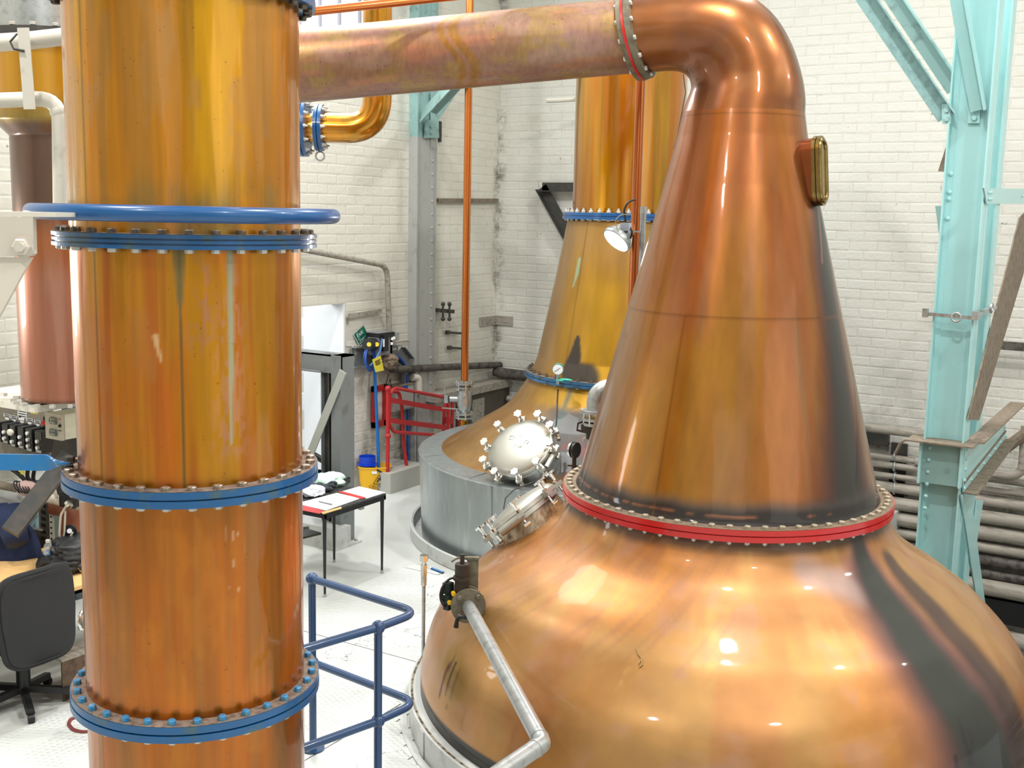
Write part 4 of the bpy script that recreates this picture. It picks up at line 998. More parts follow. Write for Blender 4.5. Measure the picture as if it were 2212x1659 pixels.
# pressure gauge standing on the flange, with its green weep
gp = at(1205, 798, 10.62); gn = lev(-.12, -1).normalized()
gg = MB().cyl(gp - gn * .05, gp + gn * .008, .052, n=28).cyl(Vector((gp.x, gp.y, 1.70)) - gn * .02, gp - gn * .02 - EZ * .04, .012, n=8).obj('pressure_gauge', m_chrome, bstill)
MB().cyl(gp - gn * .035, gp - gn * .005, .056, n=28).obj('gauge_case', m_verd, gg, label='verdigris green gauge case')
MB().cyl(gp + gn * .008, gp + gn * .010, .046, n=28).obj('dial_face', m_paper, gg)
MB().bar(gp + gn * .012 + EX * .03 + EZ * .02, gp + gn * .012 - EX * .03 - EZ * .02, .004, .002, gn).obj('needle', m_black, gg)
g0 = at(1222, 820, 10.6); MB().ball(g0, .06, 12, 1.2, .6, .18).ball(g0 - EX * .05 - EZ * .01, .04, 10, 1.2, .6, .2).obj('verdigris_crust', m_verd, gg)
# thin impulse line down the pot
def on_pot(a, z, off=.008):
    r = np.interp(z, BPOT[:, 0], BPOT[:, 1]) + off; return Vector((BS.x + r * math.cos(a), BS.y + r * math.sin(a), z))
a0 = bp_(1206, 840)[0]; a1 = bp_(1208, 1000)[0]
line = [on_pot(a0 + (a1 - a0) * t, 1.62 - .66 * t) for t in np.linspace(0, 1, 12)]
wz = [at(u, v, dd) for u, v, dd in ((1200, 1010, 9.75), (1188, 1030, 9.6), (1150, 1042, 9.45), (1110, 1058, 9.3), (1092, 1076, 9.2), (1088, 1100, 9.15))]
solo(MB().tube(line + wz, .006, 6), 'thin_wire', m_darkst, 'thin wire running down the back still past its hatch', 'wire')
# white bund round the back still
b2 = MB().lathe([(2.165, .006), (2.17, .13), (2.155, .14), (2.135, .13), (2.13, -.3)], (BS.x, BS.y, 0), n=160)
solo(b2, 'bund_ring', m_lip, 'low white steel bund ring standing round the clad base of the back still', 'bund')

# safety valve stack and sight gauge between the two stills
sv = thing('relief_valve', 'flanged grey relief valve stack with domed elbow, half hidden by the big neck', 'valve', (0, 0, 0))
vb = at(1284, 930, 8.35); ph_z = 1.2
sv.location = (vb.x, vb.y, ph_z); ORG[sv.name] = Vector((vb.x, vb.y, ph_z))
def zat(v): return at(1284, v, 8.35).z
MB().cyl((vb.x, vb.y, ph_z - .1), (vb.x, vb.y, zat(950)), .05, n=18).lathe([(.05, 0), (.09, 0), (.09, .018), (.05, .018)], (vb.x, vb.y, zat(952)), n=24).obj('standpipe', m_galv, sv)
MB().cyl((vb.x, vb.y, zat(948)), (vb.x, vb.y, zat(905)), .062, n=14).box((vb.x, vb.y, zat(925)), (.15, .15, .06)).obj('valve_body', m_soot, sv)
for v in (915, 905, 888):
    MB().cyl((vb.x, vb.y, zat(v) - .012), (vb.x, vb.y, zat(v) + .01), .092 if v != 888 else .11, n=26).obj('valve_flange', m_galv, sv)
for k in range(8):
    t = k * PI / 4; MB().cyl((vb.x + .085 * math.cos(t), vb.y + .085 * math.sin(t), zat(918)), (vb.x + .085 * math.cos(t), vb.y + .085 * math.sin(t), zat(884)), .008, n=8).obj('stud', m_chrome, sv)
ell = [Vector((vb.x, vb.y, zat(888)))] + [Vector((vb.x, vb.y, zat(868))) + EX * (.11 - .11 * math.cos(t)) + EZ * .11 * math.sin(t) for t in np.linspace(0, PI / 2, 8)] + [Vector((vb.x, vb.y, zat(868))) + EX * .3 + EZ * .11]
MB().tube(ell, .066, 18).obj('domed_elbow', m_galv, sv)
MB().tube([Vector((vb.x, vb.y, zat(935))) - EX * .05, Vector((vb.x, vb.y, zat(930))) - EX * .13, Vector((vb.x, vb.y, zat(915))) - EX * .125, Vector((vb.x, vb.y, zat(908))) - EX * .06], .009, 8).obj('lever_guard', m_soot, sv)
gv = at(1241, 972, 8.3); gn = lev(-.75, -.65).normalized(); gz = 1.14
sg2 = thing('vacuum_gauge', 'black backed round gauge on a stem behind the red flange', 'gauge', (gv.x, gv.y, gz))
MB().lathe([(.0, -.012), (.045, -.012), (.06, 0), (.06, .02), (.0, .02)], gv, EX * .8 + EY * -.6, 24).obj('gauge_back', m_dark, sg2)
MB().lathe([(.0, -.03), (.058, -.03), (.062, -.01), (.0, -.01)], gv, EX * .8 + EY * -.6, 24).obj('gauge_bezel', m_chrome, sg2)
MB().cyl((gv.x, gv.y, gz), (gv.x, gv.y, gv.z - .055), .016, n=10).bar(Vector((gv.x, gv.y, gv.z - .12)) - EX * .05, Vector((gv.x, gv.y, gv.z - .125)) + EX * .08, .012, .01).obj('gauge_stem', m_soot, sg2)

# ------------------------------------------------------------------ loose copper pipes
m_cpipe = paint('copper_pipe', '#c9742e', .24, metal=.9, coat=.5, var=.1, scale=4, stretch=(3, 3, .3))
p = at(1008, 500, 13.0); zt = 6.2; zv0, zv1 = at(1006, 903, 13.0).z, at(1006, 822, 13.0).z
solo(MB().cyl((p.x, p.y, zv1), (p.x, p.y, zt), .043, n=18).cyl((p.x, p.y, at(1008, 801, 13).z), (p.x, p.y, at(1008, 800, 13).z), .0445, n=18), 'copper_pipe', m_cpipe, 'slim orange copper pipe rising in front of the wall corner, above a grey valve', 'pipe')
solo(MB().cyl((p.x, p.y, 0), (p.x, p.y, zv0), .043, n=18), 'copper_pipe', paint('amber_pipe', '#c58a12', .3, metal=.85, coat=.5, var=.1, scale=3), 'short amber copper pipe under the grey valve, behind the clad still', 'pipe')
gvv = thing('ball_valve', 'grey flanged ball valve joining the slim copper pipe by the corner', 'valve', (p.x, p.y, zv0))
def vz(t): return zv0 + (zv1 - zv0) * t
MB().lathe([(.05, vz(.12) - zv0), (.07, vz(.2) - zv0), (.085, vz(.35) - zv0), (.085, vz(.62) - zv0), (.07, vz(.75) - zv0), (.05, vz(.88) - zv0)], (p.x, p.y, zv0), n=24).obj('valve_body', m_galv, gvv)
for z0_, R_ in ((vz(.0), .11), (vz(.10), .11), (vz(.80), .1), (vz(.9), .11)):
    MB().lathe([(.04, 0), (R_, 0), (R_, .018), (.04, .018)], (p.x, p.y, z0_), n=28).obj('valve_flange', m_galv, gvv)
for k in range(6):
    t = k * PI / 3 + .3
    for za, zb in ((vz(-.03), vz(.2)), (vz(.74), vz(1.0))):
        MB().cyl((p.x + .088 * math.cos(t), p.y + .088 * math.sin(t), za), (p.x + .088 * math.cos(t), p.y + .088 * math.sin(t), zb), .011, n=6).obj('valve_stud', m_chrome, gvv)
q = Vector((p.x, p.y, vz(.5)))
MB().cyl(q - EX * .07, q - EX * .17, .035, n=14).box(q - EX * .2, (.05, .05, .09)).obj('side_stem', m_galv, gvv)
MB().tube([q - EX * .21 + EZ * .0, q - EX * .22 + EZ * .06, q - EX * .23 + EZ * .14], .008, 6).bar(q - EX * .06 - EZ * .1 - EY * .1, q - EX * .25 - EZ * .09 - EY * .1, .02, .012).obj('valve_lever', m_galv, gvv)

p = at(1376, 400, 8.7); zz0 = 1.0
solo(MB().cyl((p.x, p.y, zz0), (p.x, p.y, 6.2), .037, n=20), 'copper_pipe', paint('copper_pipe_brown', '#b5622a', .22, metal=.9, coat=.6, var=.15, scale=4, stretch=(3, 3, .3)), 'brown copper pipe in front of the back still, beside the lit floodlight', 'pipe')
# copper elbow line behind the lyne arm, with two blue flanges
de = 9.3
ca0 = at(690, 276, de); zc_ = ca0.z; xr = at(815, 200, de); rr = .118
hd = (Vector((xr.x, xr.y, 0)) - Vector((ca0.x, ca0.y, 0))).normalized()
left = at(655, 276, de); stub0 = Vector((left.x, left.y, zc_)) - hd * 1.5
elb = thing('copper_elbow_pipe', 'amber copper elbow pipe bending upward behind the lyne arm', 'copper pipe', stub0)
corner = Vector((xr.x, xr.y, zc_))
path = fillet([Vector((left.x, left.y, zc_)) + hd * .08, corner, Vector((xr.x, xr.y, 6.6))], .40, 16)
MB().tube(path, rr, 28).obj('elbow_tube', paint('copper_amber', '#c98718', .22, metal=.88, coat=.7, var=.25, scale=2.5, h2='#8a6a22', amt=.5, thr=(.5, .65)), elb)
MB().tube([stub0, Vector((left.x, left.y, zc_)) + hd * .1], rr * .97, 24).obj('stub_tube', MATS['copper_amber'], elb)
for u, R_ in ((657, .232), (691, .185)):
    c = at(u, 276, de); c = Vector((c.x, c.y, zc_))
    f = MB().lathe([(rr, -.03), (R_, -.03), (R_, -.004), (R_ - .01, 0), (R_, .004), (R_, .03), (rr, .03)], c, hd, 40).obj('blue_flange', m_bluecl, elb)
    X, Y, Z = frame(hd, EZ.cross(hd))
    for k in range(12):
        t = k * PI / 6; o_ = (X * math.cos(t) + Y * math.sin(t)) * (R_ - .026)
        MB().hexb(c + o_ + hd * .03, hd, .016, .016).cyl(c + o_ + hd * .045, c + o_ + hd * .065, .009, n=6).obj('bolt', m_boltw, f); MB().hexb(c + o_ - hd * .03, -hd, .016, .016).obj('nut', m_boltw, f)
c = at(691, 276, de); c = Vector((c.x, c.y, zc_ - .185)); MB().torus(c - EZ * .04, .035, .007, EY, n=20, m=6).obj('lifting_ring', m_galv, elb)
# thin copper line across the top
a_, b_ = at(640, 28, 6.9), at(960, -6, 7.2)
dd = (b_ - a_)
solo(MB().tube([a_ - dd * .5, b_ + dd * 1.2], .026, 16), 'copper_pipe', paint('copper_bright', '#d5793c', .2, metal=.9, coat=.5, var=.08, scale=3), 'thin bright copper pipe slanting past the high window, above the lyne arm', 'pipe')
solo(MB().tube([Vector((p.x, p.y, 2.2)) for p in ()] or fillet([at(1476, 160, 9.5), at(1481, 200, 9.5), at(1462, 300, 9.5), at(1455, 322, 9.5), at(1457, 326, 9.5)], .05), .004, 5), 'thin_wire', m_dark, 'thin black wire dangling on the wall beside the swan neck', 'wire')

# ------------------------------------------------------------------ FLOODLIGHT on its conduit
fp = at(1331, 520, 8.55); fn = (lev(-.62, -.38) + EZ * -.72).normalized()
fl_ = thing('floodlight', 'lit round grey floodlight clamped to a conduit in front of the back still', 'lamp', fp)
X, Y, Z = frame(fn, EZ.cross(fn))
MB().lathe([(.0, -.13), (.06, -.125), (.075, -.09), (.115, -.03), (.118, 0), (.11, .004)], fp, fn, 36).obj('lamp_housing', m_galv, fl_)
MB().lathe([(.0, .02), (.06, .018), (.108, .004), (.108, .0), (.0, .0)], fp, fn, 36).obj('lit_lens', emit('lamp_lens', '#ffffff', 14), fl_)
for k in range(8):
    t = k * PI / 4; o_ = X * math.cos(t) + Y * math.sin(t); MB().bar(fp + o_ * .07 - fn * .09, fp + o_ * .112 - fn * .02, .008, .02, o_).obj('cooling_fin', m_galv, fl_)
bx = at(1352, 490, 8.5); MB().box(bx, (.07, .05, .06)).obj('junction_box', paint('pale_grey_box', '#b4bccb', .4, var=.04), fl_)
MB().tube(fillet([bx + EZ * .03, bx + EZ * .12 - EX * .02, at(1356, 436, 8.5), at(1372, 431, 8.52)], .08), .008, 8).tube(fillet([bx + EX * .03, at(1366, 500, 8.46), at(1362, 515, 8.48)], .04), .007, 8).obj('cable', m_dark, fl_)
MB().tube(fillet([at(1334, 497, 8.44), at(1328, 475, 8.44), at(1342, 463, 8.46), at(1364, 464, 8.48)], .08), .0025, 5).obj('thin_lead', paint('yellow_lead', '#b8a04c', .5), fl_)
c0 = at(1390, 452, 8.55); MB().cyl((c0.x, c0.y, 1.3), (c0.x, c0.y, c0.z), .022, n=14).cyl((c0.x, c0.y, c0.z - .03), (c0.x, c0.y, c0.z + .02), .025, n=14).obj('conduit', m_galv, fl_)
MB().bar(fp - fn * .1, Vector((c0.x, c0.y, (fp - fn * .1).z)), .03, .012).obj('clamp_arm', m_galv, fl_)
ll = bpy.data.lights.new('floodlight_beam', 'SPOT'); ll.energy = 160; ll.spot_size = 2.6; ll.spot_blend = .8; ll.shadow_soft_size = .09
lo = bpy.data.objects.new('floodlight_beam', ll); COL.objects.link(lo); lo.location = fp + fn * .05; lo.rotation_euler = fn.to_track_quat('-Z', 'Y').to_euler()

tw = [ph(u, v) for u, v in ((1376, 1400), (1380, 1412), (1387, 1422), (1389, 1434), (1383, 1440))]
def on_fs(a, z, off): r = np.interp(z, POT[:, 0], POT[:, 1]) + off; return Vector((FS.x + r * math.cos(a), FS.y + r * math.sin(a), z + off * .5))
solo(MB().tube([on_fs(a, z, .008) for a, z in tw], .004, 6).tube([on_fs(*tw[2], .008), on_fs(ph(1380, 1434)[0], ph(1380, 1434)[1], .012)], .003, 5), 'straw_wisp', paint('straw', '#b08a5a', .8), 'tiny dry wisp of straw lying on the front still shoulder', 'straw')
# sampling cock standing on the bund of the front still
sb = onz(914, 1417, .18); sc_t = at(914, 1205, sb.dot(EY)).z
sam = thing('sampling_tap', 'slim steel standpipe with small tap and blue lever beside the front still', 'tap', sb)
MB().cyl(sb, (sb.x, sb.y, sc_t - .2), .013, n=12).obj('standpipe', m_galv, sam)
MB().cyl((sb.x, sb.y, sc_t - .2), (sb.x, sb.y, sc_t - .1), .021, n=8).cyl((sb.x, sb.y, sc_t - .13), (sb.x, sb.y, sc_t - .05), .024, n=6).cyl((sb.x, sb.y, sc_t - .05), (sb.x, sb.y, sc_t - .01), .016, n=10).obj('tap_body', m_chrome, sam)
MB().cyl((sb.x, sb.y, sc_t - .02), (sb.x, sb.y, sc_t + .02), .032, n=6).obj('hex_cap', m_chrome, sam)
q = Vector((sb.x, sb.y, sc_t - .075)); lv = MB().tube([q, q + EX * .05 - EY * .02 + EZ * .008, q + EX * .1 - EY * .05], .007, 8).obj('tap_lever', m_chrome, sam)
MB().tube([q + EX * .055 - EY * .022 + EZ * .007, q + EX * .14 - EY * .07 - EZ * .008], .011, 8).obj('lever_sleeve', paint('lever_blue', '#1c5f96', .4), lv, label='blue plastic lever sleeve')

# ------------------------------------------------------------------ BLUE GUARD RAIL
T1, Tc, T2, T3 = onz(674, 1250, 1.1), onz(903, 1323, 1.1), onz(817, 1355, 1.1), onz(640, 1407, 1.1)
T3 = T2 + (T3 - T2) * 1.6
rl = thing('guard_rail', 'tubular blue guard rail with ball joints on the white platform', 'railing', (T2.x, T2.y, .006))
r_ = .0225
def dn(p, z): return Vector((p.x, p.y, z))
MB().tube(fillet([T1, Tc, T2, T3], .12), r_, 16).obj('top_rail', m_rail, rl)
Mc = onz(890, 1508, .57)
MB().tube(fillet([dn(T1, .57), dn(Tc, .57), dn(T2, .57), dn(T3, .57)], .12), r_, 16).obj('mid_rail', m_rail, rl)
for P_ in (T1, T2, T3):
    ps = MB().cyl(dn(P_, .006), dn(P_, 1.1), r_, n=16).obj('post', m_rail, rl)
    for z in (1.1, .57): MB().ball(dn(P_, z), .038, 16).obj('ball_joint', m_rail, ps)
    MB().cyl(dn(P_, .006), dn(P_, .02), .07, n=20).obj('foot_plate', m_rail, ps)

# ------------------------------------------------------------------ STEELWORK AND WALL FITTINGS ON THE LEFT WALL
def hcol(mb, p0, p1, wd, dp, t, side):
    """I-section: flanges wd wide, dp deep along 'side'"""
    a, b_, k = wd / 2, dp / 2, t / 2
    return mb.extr([(-a, -b_), (a, -b_), (a, -b_ + t), (k, -b_ + t), (k, b_ - t), (a, b_ - t), (a, b_), (-a, b_), (-a, b_ - t), (-k, b_ - t), (-k, -b_ + t), (-a, -b_ + t)], p0, p1, side)
def rivets(mb, spots, n, r=.014):
    for p in spots: mb.lathe([(r, 0), (r * .85, r * .45), (r * .4, r * .75), (0, r * .8)], p, n, 8)
    return mb
# grey stanchion let into the corner of the side wall
xg = XL + .1; g0, g1 = onx(898, 400, xg), onx(945, 400, xg)
gw = g1.y - g0.y; gy = (g0.y + g1.y) / 2
gc = thing('steel_stanchion', 'grey riveted steel stanchion let into the side wall, left of the corner copper pipe', 'column', (xg, gy, 0))
zsp = onx(925, 298, xg).z
def cut(z0_, z1_, mat, nm):
    MB().bb((xg - .03, g0.y, z0_), (xg, g0.y + gw * .66, z1_)).obj(nm, mat, gc, smooth=False)
    MB().bb((xg - .03, g0.y + gw * .64, z0_), (xg + .012, g0.y + gw * .8, z1_)).obj('rivet_strip', mat, gc, smooth=False)
    MB().bb((xg - .1, g0.y + gw * .78, z0_), (xg - .012, g0.y + gw, z1_)).obj('flange_edge', mat, gc, smooth=False)
    MB().bb((xg - .1, g0.y - .012, z0_), (xg + .03, g0.y + .012, z1_)).obj('flange_edge', mat, gc, smooth=False)
    MB().bb((xg - .005, g0.y + gw * .2, z0_), (xg + .006, g0.y + gw * .23, z1_)).obj('flange_edge', mat, gc, smooth=False)
cut(0, zsp, m_greylt, 'web_plate'); cut(zsp, 7.5, m_tealgrey, 'web_plate')
rivets(MB(), [Vector((xg + .012, g0.y + gw * .72, .3 + k * .165)) for k in range(43)], (1, 0, 0), .019).obj('rivets', m_greylt, gc, kind='stuff')
# teal brace rising from it
b0, b1 = onx(925, 255, xg + .12), at(1000, 175, 12.9); b1 = b0 + (b1 - b0) * 1.9
br = thing('roof_brace', 'teal steel angle brace bolted to the grey stanchion, running up behind the lyne arm', 'brace', b0)
MB().extr([(-.10, -.09), (.10, -.09), (.10, -.075), (-.085, -.075), (-.085, .09), (-.10, .09)], b0, b1, (1, 0, 0)).obj('angle_bar', m_tealgrey, br)
MB().prism([onx(u, v, xg + .03) for u, v in ((917, 262), (945, 255), (946, 298), (916, 298))], (.02, 0, 0)).obj('gusset', m_tealgrey, br)
MB().prism([onx(u, v, xg + .03) for u, v in ((930, 200), (998, 182), (944, 262), (930, 262))], (.012, 0, 0)).obj('gusset', m_tealgrey, br)
for u, v in ((930, 272), (930, 286)): MB().hexb(onx(u, v, xg + .05), (1, 0, 0), .03, .025).obj('bolt', m_tealgrey, br)
solo(MB().bb(onx(947, 262, XL + .01), onx(954, 307, XL + .03)), 'rusty_stub', m_darkst, 'short rusty bar end sticking out right of the grey stanchion top', 'bar')

# steel portal post, lintel and flat brace in front of the doorway
pp = onz(722, 1172, 0); pz = ony(745, 768, pp.y).z
por = thing('portal_frame', 'grey steel portal post with lintel standing before the side doorway', 'steel frame', pp)
pa, pb = ony(702, 1100, pp.y), ony(746, 1100, pp.y)
pw_ = pb.x - pa.x; px = (pa.x + pb.x) / 2
MB().bb((pa.x, pp.y, 0), (pa.x + pw_ * .55, pp.y + .02, pz)).bb((pa.x + pw_ * .3, pp.y - .04, 0), (pa.x + pw_ * .36, pp.y + .06, pz)).obj('post_web', m_darkst, por, smooth=False)
MB().bb((pa.x + pw_ * .55, pp.y - .07, 0), (pb.x, pp.y + .14, pz)).obj('post_flange', m_grey, por, smooth=False)
MB().bb((pa.x - .012, pp.y - .04, 0), (pa.x, pp.y + .1, pz)).obj('post_flange', m_grey, por, smooth=False)
lz = pz - ony(700, 798, pp.y).z + pz * 0
MB().bb((pa.x - 1.6, pp.y - .06, pz - .18), (pb.x, pp.y - .04, pz)).bb((pa.x - 1.6, pp.y - .06, pz - .015), (pb.x, pp.y + .14, pz)).bb((pa.x - 1.6, pp.y - .1, pz - .18), (pa.x + .02, pp.y + .12, pz - .165)).obj('lintel', m_grey, por, smooth=False)
MB().bar(ony(741, 802, pp.y - .09), ony(668, 976, pp.y - .09) + Vector((-.1, 0, -.25)), .085, .012, (0, 1, 0)).obj('flat_brace', paint('zinc_bar', '#b3b7b1', .45, metal=.3, var=.08), por, smooth=False)
MB().box((px + .03, pp.y, .012), (.36, .34, .024)).obj('base_plate', m_lip, por, smooth=False)
for dx, dy in ((.13, -.12), (.14, .12), (-.08, -.12)): MB().hexb((px + .03 + dx, pp.y + dy, .024), (0, 0, 1), .018, .02).obj('anchor_bolt', m_bolt, por)
kb = onz(672, 1192, 0)
solo(MB().box((kb.x - .25, kb.y + .25, .11), (.9, .22, .22)), 'kerb_block', m_lip, 'pale kerb block on the floor left of the portal post', 'kerb', smooth=False)
solo(MB().prism([onz(u, v, .3) for u, v in ((640, 1155), (664, 1146), (694, 1155), (640, 1168))], (0, 0, .02)).prism([onz(655, 1160, .2), onz(668, 1158, .2), onz(668, 1162, .2)], (0, 0, .1)), 'steel_plate', m_darkst, 'dark steel plate edge low behind the table legs', 'plate', smooth=False)
hz_ = [at(u, v, 11.6) for u, v in ((650, 976), (680, 984), (700, 996), (716, 1012))]
solo(MB().tube(hz_, .035, 10), 'black_hose', m_dark, 'black rubber hose arching from the doorway behind the portal post', 'hose')

# grey pipe coming down the wall to the actuated valve
xp = XL + .16
solo(MB().tube(fillet([onx(600, 528, xp), onx(836, 574, xp), onx(841, 720, xp)], .18, 8), .034, 14), 'wall_pipe', m_pipe, 'grey pipe sloping along the cream wall then dropping to the actuated valve', 'pipe')
bk_ = thing('pipe_bracket', 'thin angle-iron bracket under the sloping grey wall pipe', 'bracket', onx(800, 682, XL))
MB().extr([(-.02, 0), (.02, 0), (.02, .006), (-.014, .006), (-.014, .05), (-.02, .05)], onx(750, 687, XL + .03), onx(822, 676, XL + .03)).bar(onx(820, 676, XL + .02), onx(838, 678, xp), .04, .008).bar(onx(751, 686, XL + .02), onx(752, 700, XL + .02), .02, .01, (1, 0, 0)).obj('angle_bar', m_pipe, bk_)
# actuated valve with its boxes
av = thing('actuated_valve', 'flanged steel valve with black and grey actuator boxes on the cream wall', 'valve', onx(843, 745, xp))
X_ = Vector((1, 0, 0)); yv = Vector((0, 1, 0))
def wq(u, v, off): return onx(u, v, XL + off)
q = wq(843, 724, .16)
MB().cyl(q - EZ * .02, q + EZ * .02, .075, n=20).box(wq(848, 727, .16), (.1, .13, .1)).cyl(wq(845, 745, .16) - yv * .0, wq(845, 745, .16) + EZ * .09, .06, n=16).cyl(wq(842, 753, .16) - EZ * .012, wq(842, 753, .16) + EZ * .012, .085, n=24).cyl(wq(842, 768, .16), wq(842, 753, .16), .018, n=10).obj('valve_body', m_galv, av)
for u, v in ((847, 732), (851, 730), (846, 742)): MB().cyl(wq(u, v, .24), wq(u, v, .26), .018, n=8).obj('bolt', m_chrome, av)
MB().box(wq(821, 741, .17), (.16, .27, .27)).obj('actuator_box', paint('grey_box', '#8a8d92', .45, var=.05), av, smooth=False)
MB().box(wq(822, 722, .17), (.2, .29, .05)).box(wq(830, 741, .27), (.06, .09, .19)).box(wq(838, 745, .2), (.1, .04, .2)).obj('actuator_cap', m_dark, av, smooth=False)
MB().cyl(wq(793, 744, .22), wq(808, 744, .22), .075, n=16).obj('solenoid', m_dark, av)
for u in (797, 814): MB().cyl(wq(u, 744, .295), wq(u, 744, .305), .026, n=12).obj('yellow_label', m_tag, av, label='round yellow label')
MB().box(wq(829, 741, .302), (.004, .028, .09)).obj('white_label', m_paper, av, smooth=False)
MB().cyl(wq(787, 747, .1), wq(793, 745, .2), .03, n=10).obj('cable_gland', m_galv, av)
cbm = MB()
for k in range(3): cbm.torus(wq(799, 772 + k * 3, .2 + .015 * k), .11 + .01 * k, .011, (1, .15 * k, .1), n=28, m=6)
solo(cbm, 'cable_coil', m_cablebl, 'coiled blue cable hanging below the black solenoid', 'cable')
solo(MB().tube(fillet([wq(826, 725, .26), wq(822, 755, .3), wq(812, 775, .3), wq(800, 790, .26)], .1), .01, 6).tube(fillet([wq(824, 748, .27), wq(820, 765, .29), wq(806, 783, .29)], .1), .008, 6), 'signal_cable', paint('pale_blue_cable', '#5f8fc8', .4), 'pale blue signal cables looping from the actuator box', 'cable')
# cable tray: horizontal channel, cut back at 45 degrees, then down
def zq(u, v): return wq(u, v, .05)
ct = thing('cable_tray', 'grey steel cable tray bending down the cream wall with a blue cable inside', 'cable tray', wq(880, 800, .05))
P1, P2, P3, P4 = zq(758, 772), zq(858, 766), zq(878, 790), zq(880, 1000)
for a, b_ in ((P1, P2), (P2, P3), (P3, P4)):
    MB().extr([(-.12, 0), (.12, 0), (.12, .07), (.11, .07), (.11, .008), (-.11, .008), (-.11, .07), (-.12, .07)], a, b_, X_).obj('tray_length', m_grey, ct, smooth=False)
MB().bar(zq(763, 748), zq(768, 766), .05, .02, X_).bar(zq(761, 772) , zq(760, 786), .05, .03, X_).obj('tray_hanger', m_greylt, ct, smooth=False)
MB().tube(fillet([zq(800, 770) + X_ * .03, zq(852, 766) + X_ * .04, zq(872, 790) + X_ * .04, zq(876, 1000) + X_ * .03], .3, 8), .022, 8).obj('blue_cable', m_cablebl, ct)
tg = thing('yellow_tag', 'yellow printed tag hung below the blue cables', 'tag', wq(816, 787, .33))
c4 = [wq(u, v, .33) for u, v in ((804, 777), (822, 768), (829, 800), (811, 804))]
MB().prism(c4, (.003, 0, 0)).obj('card', m_tag, tg, smooth=False)
for k in range(4):
    a = c4[0].lerp(c4[3], .22 + .09 * k).lerp(c4[1].lerp(c4[2], .22 + .09 * k), .2); b_ = c4[1].lerp(c4[2], .22 + .09 * k).lerp(c4[0].lerp(c4[3], .22 + .09 * k), .15 + .1 * (k % 2))
    MB().bar(a + X_ * .004, b_ + X_ * .004, .002, .009, EZ).obj('print_line', m_black, tg, smooth=False)
# tied cloth bundle on the pipe end
bd = MB()
P = np.array([]); cb = wq(840, 783, .2)
bmb = bmesh.new(); bmesh.ops.create_icosphere(bmb, subdivisions=4, radius=1)
for v in bmb.verts:
    n_ = float(fbm(v.co.x * 2.4 + v.co.z * 3, v.co.y * 2.4, v.co.z * 4.5, 3)); s_ = 1 + .5 * (n_ - .5); zz = v.co.z
    if zz < -.2: s_ *= 1 - .45 * (-.2 - zz)
    v.co = Vector((v.co.x * .10 * s_, v.co.y * .13 * s_, v.co.z * .13 * s_)) + cb
bd.v = [v.co.copy() for v in bmb.verts]; bd.f = [tuple(v.index for v in f.verts) for f in bmb.faces]; bmb.free()
bun = solo(bd, 'cloth_bundle', paint('camo_cloth', '#94826e', .9, var=.15, scale=6, stretch=(1, 1, 3), h2='#4c3f33', amt=.9, thr=(.5, .56)), 'crumpled brown and beige cloth bag tied over the pipe end', 'cloth', ang=180)
MB().tube([cb - EZ * .14, cb - EZ * .26 - yv * .06, cb - EZ * .3 - yv * .02, cb - EZ * .2 + yv * .03, cb - EZ * .32 + yv * .05], .006, 6).obj('tie_string', m_black, bun)
# dark pipe into the corner
a_, b_ = wq(846, 798, .12), wq(1080, 788, .12)
solo(MB().tube([a_, a_.lerp(b_, .5), b_], .045, 14), 'corner_pipe', m_pipedk, 'sooty black pipe running level from the cloth bag to the wall corner', 'pipe')
for t in (.38, .72): pass
# exit sign, hanging crooked
es = thing('exit_sign', 'crooked green exit sign on the cream wall', 'sign', wq(780, 725, .02))
C4 = [wq(u, v, .02) for u, v in ((764, 723), (785, 703.5), (796.5, 729.5), (776.5, 746))]
MB().prism(C4, (.006, 0, 0)).obj('sign_board', m_signgreen, es, smooth=False)
W4 = [wq(u, v, .018) for u, v in ((763, 722), (764.2, 722), (776.5, 747), (775.5, 748))]; MB().prism(W4, (.006, 0, 0)).obj('sign_edge', m_paper, es, smooth=False)
rt = (C4[1] - C4[0]).normalized(); up_ = (C4[0] - C4[3]); up_ = (up_ - rt * up_.dot(rt)).normalized()
if rt.cross(up_).x < 0: rt = -rt
ctr = sum(C4, Vector()) / 4 + X_ * .008; hgt = (C4[0] - C4[3]).length
text('Exit', hgt * .46, ctr + up_ * hgt * .24 - rt * .02, rt, up_, m_paper, es)
text('for', hgt * .17, ctr - up_ * hgt * .05 - rt * hgt * .32, rt, up_, m_paper, es)
text('emergency', hgt * .17, ctr - up_ * hgt * .2 - rt * .0, rt, up_, m_paper, es)
text('use only', hgt * .17, ctr - up_ * hgt * .36 - rt * .03, rt, up_, m_paper, es)
# enclosure and white pipe bend
cbx = thing('wall_cabinet', 'pale grey wall cabinet with dusty lid behind the red barrier', 'cabinet', wq(862, 880, 0))
ca_, cb2 = wq(838, 838, .0), wq(893, 826, .0); cz0 = wq(862, 888, .28).z; cz1 = wq(858, 836, .28).z
yb0 = onx(831, 850, XL).y; CD_ = min((d_ for d_ in np.arange(.02, .6, .005)), key=lambda d_: abs(onx(853, 850, XL + float(d_)).y - yb0)); CD_ = float(CD_); yb1 = wq(893, 850, CD_).y
cz0 = wq(862, 888, CD_).z; cz1 = wq(858, 836, CD_).z
MB().bb((XL, yb0, cz0), (XL + CD_, yb1, cz1)).obj('body', m_greylt, cbx, smooth=False)
MB().bb((XL, yb0 - .01, cz1), (XL + CD_ + .01, yb1 + .01, cz1 + .012)).obj('lid', m_dust, cbx, smooth=False)
MB().bb((XL + CD_, yb0 + .02, cz0 + .02), (XL + CD_ + .01, yb1 - .02, cz1 - .02)).obj('door', m_greylt, cbx, smooth=False)
